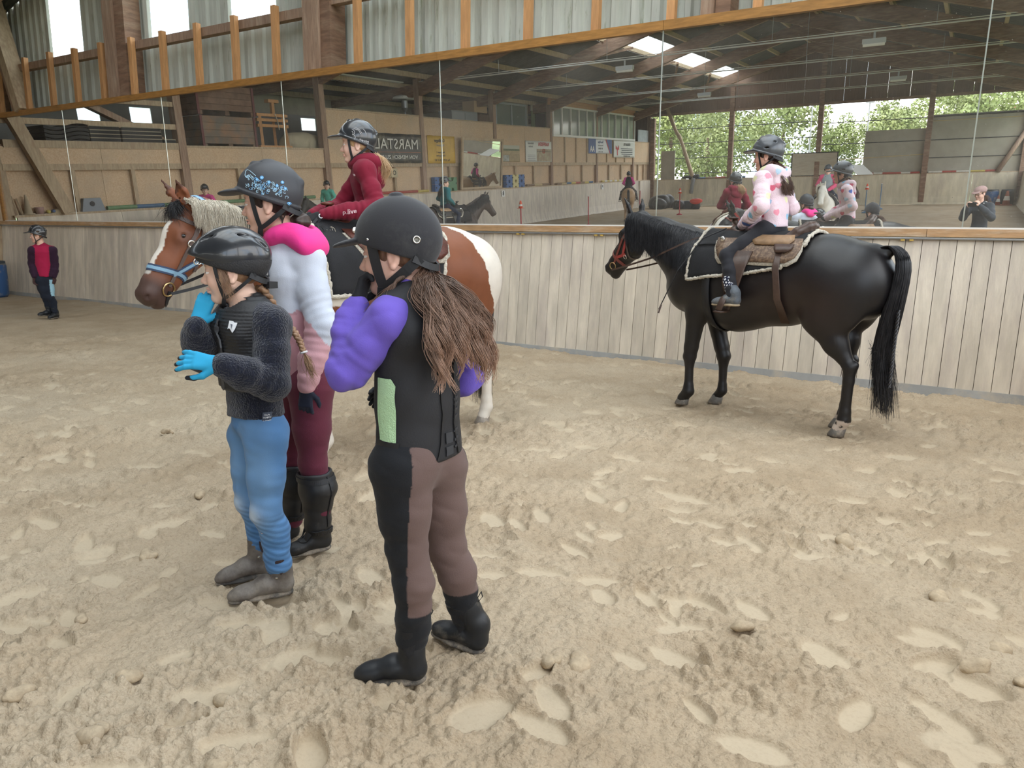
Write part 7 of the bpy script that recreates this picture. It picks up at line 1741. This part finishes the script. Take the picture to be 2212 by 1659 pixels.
crate('weathered grey wooden fruit crate, lower of the stack on the gallery', .9, 2.72, 3.13, 3.98, M_cr2); crate('brown wooden fruit crate on top of the grey one', .86, 2.75, 4.0, 4.78, M_cr1)
r = empty('trestle', (-18.2, .2, 3.13), 0, 'brown timber trestle with strapped rails beside the crates', 'trestle')
for y in (-.5, .48):
    for x in (-.25, .3): MB().bar((x, y, 0), (x * .8, y * .9, .92), .08, .09).build('leg', M_stud, r)
for z in (.62, .78, .92): MB().box((.18, -.6, z), (.27, .56, z + .08)).build('rail', M_stud, r)
MB().box((-.3, -.6, .04), (.35, .6, .10)).build('base_rail', M_stud, r); MB().box((0, -.30, .98), (.08, -.2, 1.35)).build('upright', M_stud, r); MB().box((-.05, -.45, 1.33), (.12, -.05, 1.42)).build('cross_bar', M_stud, r); MB().tube(catmull([(.29, -.1, 1.0), (.31, -.16, .8), (.30, -.2, .55)], 4), .015, 6).build('strap', M_fleece, r)
S = Sdf(.06); S.cone((-18.3, -1.7, 3.35), (-18.3, -.8, 3.38), .26, .24, .1); S.ell((-18.4, -1.25, 3.3), (.4, .75, .36)); V, Q = S.mesh(.03, disp=lambda p: -.05 * np.abs(sinoise((p[0], p[1] * 2.5, p[2] * .4), 7, 3, 1.0))); T(link('tarpaulin', npmesh(V, Q, mat('beige_tarp', (.47, .41, .29), .85)), None), 'beige tarpaulin thrown over things on the gallery', 'tarpaulin')
M_mat1 = mat('rubber_mat', (.03, .03, .03), .8, var=.3, vscale=8); M_mat2 = mat('rubber_mat_dusty', (.36, .31, .23), .9)
stk = 0
for si, (ya, yb, n, sag, nm) in enumerate(((5.95, 6.95, 5, .05, 'sagging left stack'), (5.2, 5.93, 5, 0, 'middle stack'), (4.1, 5.15, 5, .0, 'flat right stack'), (3.72, 4.05, 2, 0, 'low stack by the post'))):
    for k in range(n):
        r = empty('rubber_mat', (-18.0, (ya + yb) / 2, 3.14 + k * .088), 0, f'black rubber mat, {("bottom", "second", "third", "fourth", "top")[k]} of the {nm} on the gallery', 'mat'); L = yb - ya; n_ = 8; V = []
        for a, b in ((.0, .0), (.06, .0), (.06, .07), (.0, .07)) if False else ((-.35, 0), (.35, 0), (.35, .066), (-.35, .066)):
            for i in range(n_ + 1): u = i / n_; V.append((a, (u - .5) * L, b + sag * math.sin(u * 5.5 + .5)))
        F = [(q * (n_ + 1) + i, q * (n_ + 1) + i + 1, ((q + 1) % 4) * (n_ + 1) + i + 1, ((q + 1) % 4) * (n_ + 1) + i) for q in range(4) for i in range(n_)] + [tuple(q * (n_ + 1) for q in range(4)), tuple(q * (n_ + 1) + n_ for q in range(4))[::-1]]
        MB().add(V, F).build('slab', M_mat1, r)
        V2 = [(x, y, z + .066 + (.012 if j > 1 else 0)) for j, (x, y, z) in enumerate([(-.35, -.5 * L, 0), (.355, -.5 * L, 0), (.355, .5 * L, 0), (-.35, .5 * L, 0)])]
        MB().box((-.35, -.5 * L, .066 + sag * .3), (.357, .5 * L, .084 + sag * .3)).build('dusty_top', M_mat2, r) if sag == 0 else None
r = empty('patio_heater', (-18.5, -6.75, 3.12), 0, 'patio heater with white domed reflector on the gallery', 'heater'); MB().tube([(0, 0, 0), (0, 0, 1.45)], .04, 10).build('pole', M_metal, r); MB().lathe([(.05, 1.45), (.13, 1.6), (.12, 1.85), (.08, 1.9)], 14).build('burner', M_metal, r); MB().lathe([(.46, 1.90), (.40, 1.99), (.2, 2.06), (.02, 2.08)], 24).build('reflector', M_white, r, True); MB().lathe([(.22, 0), (.2, .4), (.05, .42)], 16).build('base', M_metal, r)
r = empty('cabinet', (-18.7, -10.55, 3.12), 0, 'grey metal cabinet standing on the gallery', 'cabinet'); MB().box((-.35, -.95, 0), (.3, .95, 1.68)).build('body', mat('cabinet_grey', (.22, .24, .26), .5), r); MB().box((.3, -.93, .05), (.315, -.01, 1.62)).build('door', mat('cabinet_grey2', (.25, .27, .29), .5), r); MB().box((.3, .01, .05), (.315, .93, 1.62)).build('door', mat('cabinet_grey2', (.25, .27, .29), .5), r)
r = empty('cabinet', (-18.7, -12.25, 3.12), 0, 'dark brown wooden cabinet beside the grey one', 'cabinet'); MB().box((-.35, -.7, 0), (.3, .7, 1.62)).build('body', M_dboard, r); MB().box((.3, -.68, .05), (.315, .68, 1.58)).build('door', M_dboard, r)
r = empty('cardboard_box', (-18.75, -11.85, 4.81), 0, 'brown cardboard box on the cabinets', 'box'); mc = mat('cardboard', (.55, .37, .21), .8); MB().box((-.3, -.5, 0), (.3, .5, .46)).build('carton', mc, r); MB().box((-.305, -.03, .455), (.305, .03, .465)).build('tape', M_white, r)
r = empty('sliding_window', (-18.75, -14.9, 4.2), 0, 'grey two-pane sliding window above the chipboard wall', 'window')
MB().box((-.16, -1.75, -1.1), (-.10, 1.45, 1.75)).build('panel', M_cream, r)
for y0, y1, z0, z1 in ((-1.4, 1.4, 0, .07), (-1.4, 1.4, 1.12, 1.2), (-1.4, -1.32, .07, 1.12), (1.32, 1.4, .07, 1.12), (-.04, .04, .07, 1.12)): MB().box((-.05, y0, z0), (.03, y1, z1)).build('frame_bar', mat('frame_grey', (.38, .42, .45), .5), r)
for y0, y1 in ((-1.32, -.04), (.04, 1.32)): MB().box((-.04, y0, .07), (-.02, y1, 1.12)).build('pane', M_glass, r)
r = empty('notice_board', (-18.6, -17.4, 4.1), 0, 'green board with a dark panel beside the strip window', 'board'); MB().box((-.03, -.85, -1.0), (0, .85, 1.05)).build('backing', mat('board_green', (.20, .25, .12), .8), r); MB().box((0, -.45, .1), (.02, .5, .95)).build('panel', M_ink, r); MB().box((-.05, -.9, 1.05), (0, .9, 1.6)).build('upper_panel', M_cream, r)
r = empty('fuse_box', (XL + .0, -4.7, 2.22), 0, 'beige electric box on the chipboard wall', 'box'); MB().box((-.02, -.17, 0), (.14, .17, .31)).build('case', mat('beige_plastic', (.50, .43, .28), .6), r); MB().torus((.145, 0, .16), (1, 0, 0), .07, .012, 12, 5).build('dial', M_ink, r)
r = empty('mounting_block', (XL + .02, 6.2, 1.648), 0, 'grey plastic block with round hole on the ledge', 'block'); MB().hexa([(-.06, -.28, 0), (.06, -.28, 0), (.06, .28, 0), (-.06, .28, 0), (-.06, -.2, .3), (.06, -.2, .3), (.06, .2, .3), (-.06, .2, .3)]).build('shell', mat('grey_plastic', (.22, .24, .27), .6), r); MB().lathe([(.06, 0), (.06, .012)], 14, (.055, .02, .17), 'x').build('hole', M_black, r)
# dusty clutter at the left end of the ledge
r = empty('dusty_cone', (XL - .0, 7.62, 1.648), 0, 'dust-covered marker cone at the left end of the ledge', 'cone'); MB().lathe([(.13, 0), (.13, .02), (.085, .03), (.02, .42), (.004, .43)], 14).build('body', mat('dusty_plastic', (.47, .38, .26), .9), r, True)
r = empty('bucket', (XL - .0, 7.38, 1.648), 0, 'small dusty pink bucket on the ledge', 'bucket'); MB().lathe([(.07, 0), (.09, .14), (.095, .15), (.088, .15), (.07, .02)], 16).build('shell', mat('bucket_pink', (.42, .26, .24), .7, dirt=(.5, .4, .3), dirt_s=9), r, True)
for y, m, lab in ((7.2, mat('yellow_rag', (.55, .45, .12), .9), 'yellow sponge on the dusty ledge'), (7.08, mat('blue_rag', (.12, .18, .33), .9), 'blue rag on the dusty ledge')): T(MB().ball((XL, y, 1.69), (.06, .05, .045), 8, 6).build('sponge', m, None, True), lab, 'sponge')
S = Sdf(.03)
for k in range(9): S.ell((XL + .0, 6.72 + .045 * k, 1.67 + .02 * math.sin(k * 2.2)), (.08, .06, .045 + .02 * math.sin(k * 1.3)))
V, Q = S.mesh(.012, disp=lambda p: sinoise(p, 40, 4, .012)); T(link('feed_sack', npmesh(V, Q, mat('dusty_sack', (.48, .39, .26), .95)), None), 'crumpled dusty sack on the ledge beside the brace', 'sack')
for k, y in enumerate((7.74, 7.84)): T(MB().bar((XL + .0, y, 1.648), (XL - .04, y + .05, 2.0 + .06 * k), .05, .03).build('board_offcut', M_dusty), ('thin board leaning behind the dusty cone', 'thin board leaning at the very end of the ledge')[k], 'board')
# blue drum and red pole in the left corner
def drum(label, x, y, m, r_=.29, h=.72):
    r = empty('drum', (x, y, 0), 0, label, 'drum'); MB().lathe([(.25 * r_ / .29, 0), (r_, .06), (r_ * 1.02, h * .5), (r_, h - .08), (r_ * .86, h - .02), (r_ * .86, h)], 26).build('shell', m, r, True); MB().lathe([(r_ * .93, h - .05), (r_ * .96, h - .03), (r_ * .96, h + .01), (r_ * .9, h + .02), (.02, h + .015)], 26).build('lid', mat('drum_lid', (.05, .06, .07), .6), r, True); MB().torus((0, 0, h - .045), (0, 0, 1), r_ * .96, .012, 26, 5).build('clamp_ring', M_metal, r)
    MB().torus((r_ * .72, -r_ * .72, h * .72), (1, -1, 0), .05, .008, 12, 5).build('handle', M_ink, r)
M_drum = mat('drum_blue', (.035, .10, .25), .45, dirt=(.45, .38, .29), dirt_s=5, dirt_r=(.52, .75)); drum('dusty blue plastic drum in the left corner behind the crimson jacket girl', -16.95, 7.42, M_drum)
r = empty('leaning_pole', (-17.25, 7.25, 0), 0, 'red pole leaning in the left arena corner', 'pole'); MB().tube([(0, 0, .03), (-.28, .05, 1.2)], .03, 10).build('pole', c_(.40, .03, .04), r)
drum('blue drum by the rear wall behind the photographer', 1.0, -29.3, M_drum); drum('dark green drum by the rear wall corner', 1.65, -29.2, mat('drum_dark', (.03, .045, .05), .5))
for x, y, s_, lab in ((1.28, -28.85, 1.0, 'small faded traffic cone before the drums'), (1.62, -28.5, 1.5, 'tall faded traffic cone stacked before the drums')):
    r = empty('traffic_cone', (x, y, 0), 0, lab, 'cone'); m_ = mat('cone_faded', (.36, .13, .085), .8); MB().box((-.17 * s_, -.17 * s_, 0), (.17 * s_, .17 * s_, .04)).build('base', m_, r); MB().lathe([(.12 * s_, .04), (.03 * s_, .46 * s_), (.015, .47 * s_)], 16).build('body', m_, r, True); MB().lathe([(.095 * s_, .16 * s_), (.065 * s_, .30 * s_)], 16).build('stripe', M_cw, r)
# heaps by the rear wall
for x, y, m, lab, sc in ((-15.9, -27.3, mat('black_bag', (.02, .022, .025), .5), 'heap of black bags against the left rear corner', 1.0), (-13.9, -26.6, mat('dark_bag', (.03, .03, .035), .6), 'low dark bag beside the black heap', .6)):
    S = Sdf(.1); rg = np.random.RandomState(int(-x * 10))
    for k in range(8): S.ell((x + rg.normal() * .4 * sc, y + rg.normal() * .25, .22 * sc + .12 * rg.rand()), (.42 * sc, .34 * sc, (.30 + .25 * rg.rand()) * sc))
    V, Q = S.mesh(.05, disp=lambda p: -.05 * np.abs(sinoise(p, 9, 4, 1.0))); T(link('bag_heap', npmesh(V, Q, m), None), lab, 'bags')
S = Sdf(.06); S.ell((-13.4, -26.3, .42), (.36, .2, .16)); V, Q = S.mesh(.03, disp=lambda p: sinoise(p, 12, 4, .03)); T(link('orange_cloth', npmesh(V, Q, mat('orange_cloth', (.62, .07, .05), .8)), None), 'bright orange cloth lying on the dark bag', 'cloth')
S = Sdf(.06); S.cone((-15.4, YB + .05, 1.72), (-14.5, YB + .05, 1.80), .09, .13); S.ell((-14.8, YB + .1, 1.72), (.3, .14, .12)); V, Q = S.mesh(.03, disp=lambda p: sinoise(p, 14, 4, .02)); T(link('folded_blanket', npmesh(V, Q, mat('dark_blanket', (.06, .06, .065), .9)), None), 'dark horse blanket folded over the rear ledge', 'blanket')
MB_ = MB().tube(catmull([(-14.7, YB + .2, 1.66), (-14.75, YB + .3, 1.2), (-14.8, YB + .3, .75)], 4), [.12] * 8 + [.10], 10); T(MB_.build('jacket_sleeve', mat('grey_jacket', (.22, .22, .22), .8), None, True), 'grey garment hanging down the rear kick wall', 'jacket')
r = empty('tilted_panel', (-5.0, YB - .0, 1.62), 0, 'white slatted panel leaning in the rear opening', 'panel')
for k in range(5): MB().hexa([(-1.0 + .12 * k, .05 + .08 * k, .50 - .1 * k), (-.2 + .12 * k, .05 + .08 * k, .50 - .1 * k), (-.1 + .12 * k, .13 + .08 * k, .40 - .1 * k), (-.9 + .12 * k, .13 + .08 * k, .40 - .1 * k)] + [(-1.0 + .12 * k, .05 + .08 * k, .53 - .1 * k), (-.2 + .12 * k, .05 + .08 * k, .53 - .1 * k), (-.1 + .12 * k, .13 + .08 * k, .43 - .1 * k), (-.9 + .12 * k, .13 + .08 * k, .43 - .1 * k)]).build('slat', M_white, r)
r = empty('rear_mirror', (-7.75, YB + .08, 1.62), 0, 'black framed mirror in the rear opening behind the white horse', 'mirror')
def fy2(x, z, d): return (x, d + k_ * z * 1.3, z)
m = MB(); m.hexa([fy2(-1.2, .03, 0), fy2(1.2, .03, 0), fy2(1.2, .03, -.01), fy2(-1.2, .03, -.01), fy2(-1.2, 1.25, 0), fy2(1.2, 1.25, 0), fy2(1.2, 1.25, -.01), fy2(-1.2, 1.25, -.01)]); m.build('mirror_panel', M_mirror, r)
for x0, x1, z0, z1 in ((-1.25, 1.25, 0, .04), (-1.25, 1.25, 1.24, 1.29), (-1.25, -1.19, .04, 1.24), (1.19, 1.25, .04, 1.24)):
    m = MB(); m.hexa([fy2(x0, z0, .02), fy2(x1, z0, .02), fy2(x1, z0, -.03), fy2(x0, z0, -.03), fy2(x0, z1, .02), fy2(x1, z1, .02), fy2(x1, z1, -.03), fy2(x0, z1, -.03)]); m.build('frame_bar', M_ink, r)
T(MB().box((XL - .1, -29.8, 3.93), (XL - .06, -28.1, 4.62)).build('hanging_sheet', mat('pale_sheet', (.42, .46, .48), .8, var=.2, vscale=3)), 'pale grey sheet hanging above the chipboard at the rear corner', 'sheet')
T(MB().box((XL + .09, -29.7, .06), (XL + .17, -28.0, 1.6)).build('kick_wall_door', M_plank), 'hinged door panel in the left kick wall near the rear corner', 'door')
# ---------------------------------------------------------------- conduits and lamps under the roof
for k, y in enumerate((-1.6, -6.6, -11.65, -16.75, -22.0)):
    r = empty('lamp_conduit', (RX, y, 5.5), 0, f'pale cable conduit spanning below the {("first", "second", "third", "fourth", "fifth")[k]} rafter from the mirror', 'conduit')
    MB().tube([(XL - RX, 0, 0), (XR - RX, 0, 0)], .022, 6).build('rail', mat('conduit_grey', (.55, .55, .53), .5), r); MB().tube([(XL - RX, .05, .05), (XR - RX, .05, .05)], .010, 5).build('cable', M_white, r)
    for x in (-6.5, -2.5, 2.5, 6.5): MB().tube([(x, 0, 0), (x, 0, 7.8 - abs(x) * .285 - 5.5)], .008, 5).build('hanger', M_metal, r)
for x, y, lab in ((-9.6, -6.6, 'grey tube lamp hanging at left below the second conduit'), (-2.6, -6.6, 'grey tube lamp hanging at right below the second conduit'), (-10.2, -16.75, 'grey tube lamp hanging at left below the fourth conduit'), (-2.8, -16.75, 'grey tube lamp hanging at right below the fourth conduit')):
    r = empty('tube_lamp', (x, y, 5.42), 0, lab, 'lamp'); MB().box((-.28, -.07, -.22), (.28, .07, -.10)).build('housing', mat('lamp_grey', (.45, .47, .48), .5), r); MB().tube([(-.26, 0, -.235), (.26, 0, -.235)], .05, 10).build('diffuser', M_white, r); MB().tube([(0, 0, -.1), (0, 0, .06)], .03, 6).build('bracket', M_metal, r)
# ---------------------------------------------------------------- outside
def leaf_crown(seed, n=6500, R=(3.2, 3.2, 3.6)):
    rg = np.random.RandomState(seed); cs = rg.normal(size=(26, 3)); cs /= np.linalg.norm(cs, axis=1)[:, None]; cs *= rg.uniform(.35, .95, (26, 1)) * np.array(R); rr = rg.uniform(.7, 1.5, 26)
    k = rg.randint(0, 26, n); d = rg.normal(size=(n, 3)); d /= np.linalg.norm(d, axis=1)[:, None]; P = cs[k] + d * (rr[k] * rg.uniform(.75, 1.02, n))[:, None]
    a = rg.normal(size=(n, 3)); a /= np.linalg.norm(a, axis=1)[:, None]; b = np.cross(a, d); b /= np.linalg.norm(b, axis=1)[:, None] + 1e-6; s = rg.uniform(.06, .15, (n, 1))
    V = np.stack([P - a * s, P + b * s * .7, P + a * s, P - b * s * .7], 1).reshape(-1, 3); return V, np.arange(n * 4).reshape(-1, 4)
M_leaf = mat('tree_leaves', (.20, .25, .08), .6, col2=(.33, .36, .13), vscale=.5, coord='Object', rnd=.2); M_bark = mat('bark', (.12, .08, .05), .9)
crowns = []
for sd, R in ((1, (3.2, 3.2, 3.8)), (2, (4.2, 3.6, 3.4)), (3, (2.2, 2.2, 4.2))): V, Q = leaf_crown(sd, 6500, R); crowns.append(npmesh(V, Q, M_leaf, False))
tb = MB().tube([(0, 0, -.3), (.1, 0, 2), (0, .1, 4.5)], [.28, .2, .1], 8).mesh(); tb.materials.append(M_bark)
rg = np.random.RandomState(21)
for i, (x, y, s_, c) in enumerate(((-24, -52, 1.25, 0), (-19, -47, 1.1, 1), (-15.5, -58, 1.3, 0), (-21, -60, 1.5, 1), (-11.5, -62, 1.0, 2), (-6.2, -57, 1.15, 2), (-3.4, -66, 1.35, 1), (-1.0, -60, 1.25, 0), (2.0, -66, 1.35, 1), (-27, -60, 1.6, 1), (6.5, -70, 1.2, 2), (10, -62, 1.3, 0), (-34, -56, 1.4, 0), (16, -66, 1.5, 1), (-8.8, -72, 1.0, 0))):
    t = empty('tree', (x, y, -.25), rg.uniform(0, 6), 'leafy green tree on the meadow beyond the rear openings', 'tree', 'trees beyond the rear openings'); t.scale = (s_,) * 3
    o = link('crown', crowns[c], None, t); o.location = (0, 0, 4.6 - .3 * c); link('trunk', tb, None, t)
for x, y, lab in ((-10.9, -46, 'floodlight mast outside the middle rear opening'), (-7.4, -50, 'floodlight mast outside the rear opening beside the black framed mirror')):
    r = empty('floodlight_mast', (x, y, -.25), 0, lab, 'mast'); MB().tube([(0, 0, 0), (0, 0, 7.0)], [.07, .05], 8).build('mast', M_metal, r); MB().box((-.3, -.2, 7.0), (.3, .2, 7.18)).build('lamp_head', M_metal, r)
r = empty('arena_fence', (0, -40, -.25), 0, 'low pale fence around the outdoor ring beyond the openings', 'fence')
for i in range(16): MB().box((-24 + i * 2.2, -.05, 0), (-23.9 + i * 2.2, .05, 1.2)).build('post', M_white, r)
for z in (.5, 1.05): MB().box((-24, -.03, z), (9.2, .03, z + .1)).build('rail', M_white, r)
r = empty('house', (9, -74, -.25), 0, 'house with red tiled roof far beyond the right rear opening', 'house'); MB().box((-6, -4, 0), (6, 4, 4.2)).build('wall', mat('house_wall', (.55, .5, .42), .8), r); MB().add([(-6.5, -4.6, 4.1), (6.5, -4.6, 4.1), (6.5, 4.6, 4.1), (-6.5, 4.6, 4.1), (-6.5, 0, 7.6), (6.5, 0, 7.6)], [(0, 1, 5, 4), (2, 3, 4, 5), (0, 4, 3), (1, 2, 5), (0, 3, 2, 1)]).build('roof', mat('roof_red', (.42, .12, .07), .8, var=.2, vscale=3), r)
for x in (-3, 0, 3): MB().box((x - .5, 3.98, 1.5), (x + .5, 4.05, 2.7)).build('window', M_glass, r)
# person leaning at the gallery end
PL = {k: (np.array(v) - np.array(FAR['nk']) + np.array((-18.0, -27.75, 4.28)) if not isinstance(v, (int, float)) else v) for k, v in dict(FAR).items() if k != 'faz'}; PL['faz'] = 20
PL = {k: (tuple(v) if not isinstance(v, (int, float)) else v) for k, v in PL.items()}
# ---------------------------------------------------------------- clods and straw on the sand
rg = np.random.RandomState(77); S_me = []
for k in range(5):
    S = Sdf(.012); 
    for j in range(4): S.ell(rg.normal(size=3) * (.02, .016, .008), (.028 + .01 * rg.rand(), .024, .018))
    V, Q = S.mesh(.007, disp=lambda p: sinoise(p, 110, k, .004)); S_me.append(npmesh(V, Q, mat('sand_clod', (.47, .37, .25), .95, var=.25, vscale=40, bump=.5), False))
fl_me = FLOOR.data; fco = np.empty(len(fl_me.vertices) * 3, np.float32); fl_me.vertices.foreach_get('co', fco); fco = fco.reshape(-1, 3)
def ground_z(x, y):
    d = (fco[:, 0] - x) ** 2 + (fco[:, 1] - y) ** 2; return float(np.sort(fco[np.argpartition(d, 6)[:6], 2])[-1])
clod_xy = [(-.07, 1.91), (.08, 1.95), (.28, 2.9), (.20, 2.72), (.32, 2.66), (-.52, 2.55), (-1.02, 1.98), (-.95, 2.04), (1.15, 2.55), (.45, 1.60), (.60, 1.48), (-1.9, .95), (-2.05, 1.15), (-2.3, .95), (-1.75, 1.25), (-.95, 1.15), (-.15, 1.35), (.95, 1.72), (-2.9, 1.75), (-3.3, 2.3), (.9, 3.4), (1.3, 3.1), (-.3, 3.6), (-4.6, 3.0), (1.25, 2.0), (-.4, 1.55), (-1.5, 1.05), (.1, 3.2), (1.45, 3.8), (-2.6, 1.3)]
for k, (x, y) in enumerate(clod_xy):
    o = link('sand_clod', S_me[k % 5], None); o.location = (x, y, ground_z(x, y) + .004); o.rotation_euler = (rg.uniform(-.3, .3), rg.uniform(-.3, .3), rg.uniform(0, 6.28)); s_ = rg.uniform(.6, 1.25); o.scale = (s_, s_, s_ * .85)
    T(o, 'loose clod of damp sand lying on the trodden arena floor', 'clod', 'sand clods')
M_straw = mat('straw', (.68, .52, .22), .7)
for k, (x, y, a, L) in enumerate(((.27, 1.93, 1.9, .075), (.16, 1.70, 2.3, .10), (.80, 1.13, .6, .07), (-.62, 1.35, 1.2, .06), (.95, 5.4, .3, .08), (-2.0, 2.9, 2.0, .08))):
    z = ground_z(x, y) + .006; o = MB().tube([(-L / 2, 0, 0), (0, .004, .006), (L / 2, 0, .002)], .0035, 6).build('straw', M_straw); o.location = (x, y, z); o.rotation_euler = (0, 0, a); T(o, 'piece of straw lying on the trodden sand', 'straw', 'straw pieces')
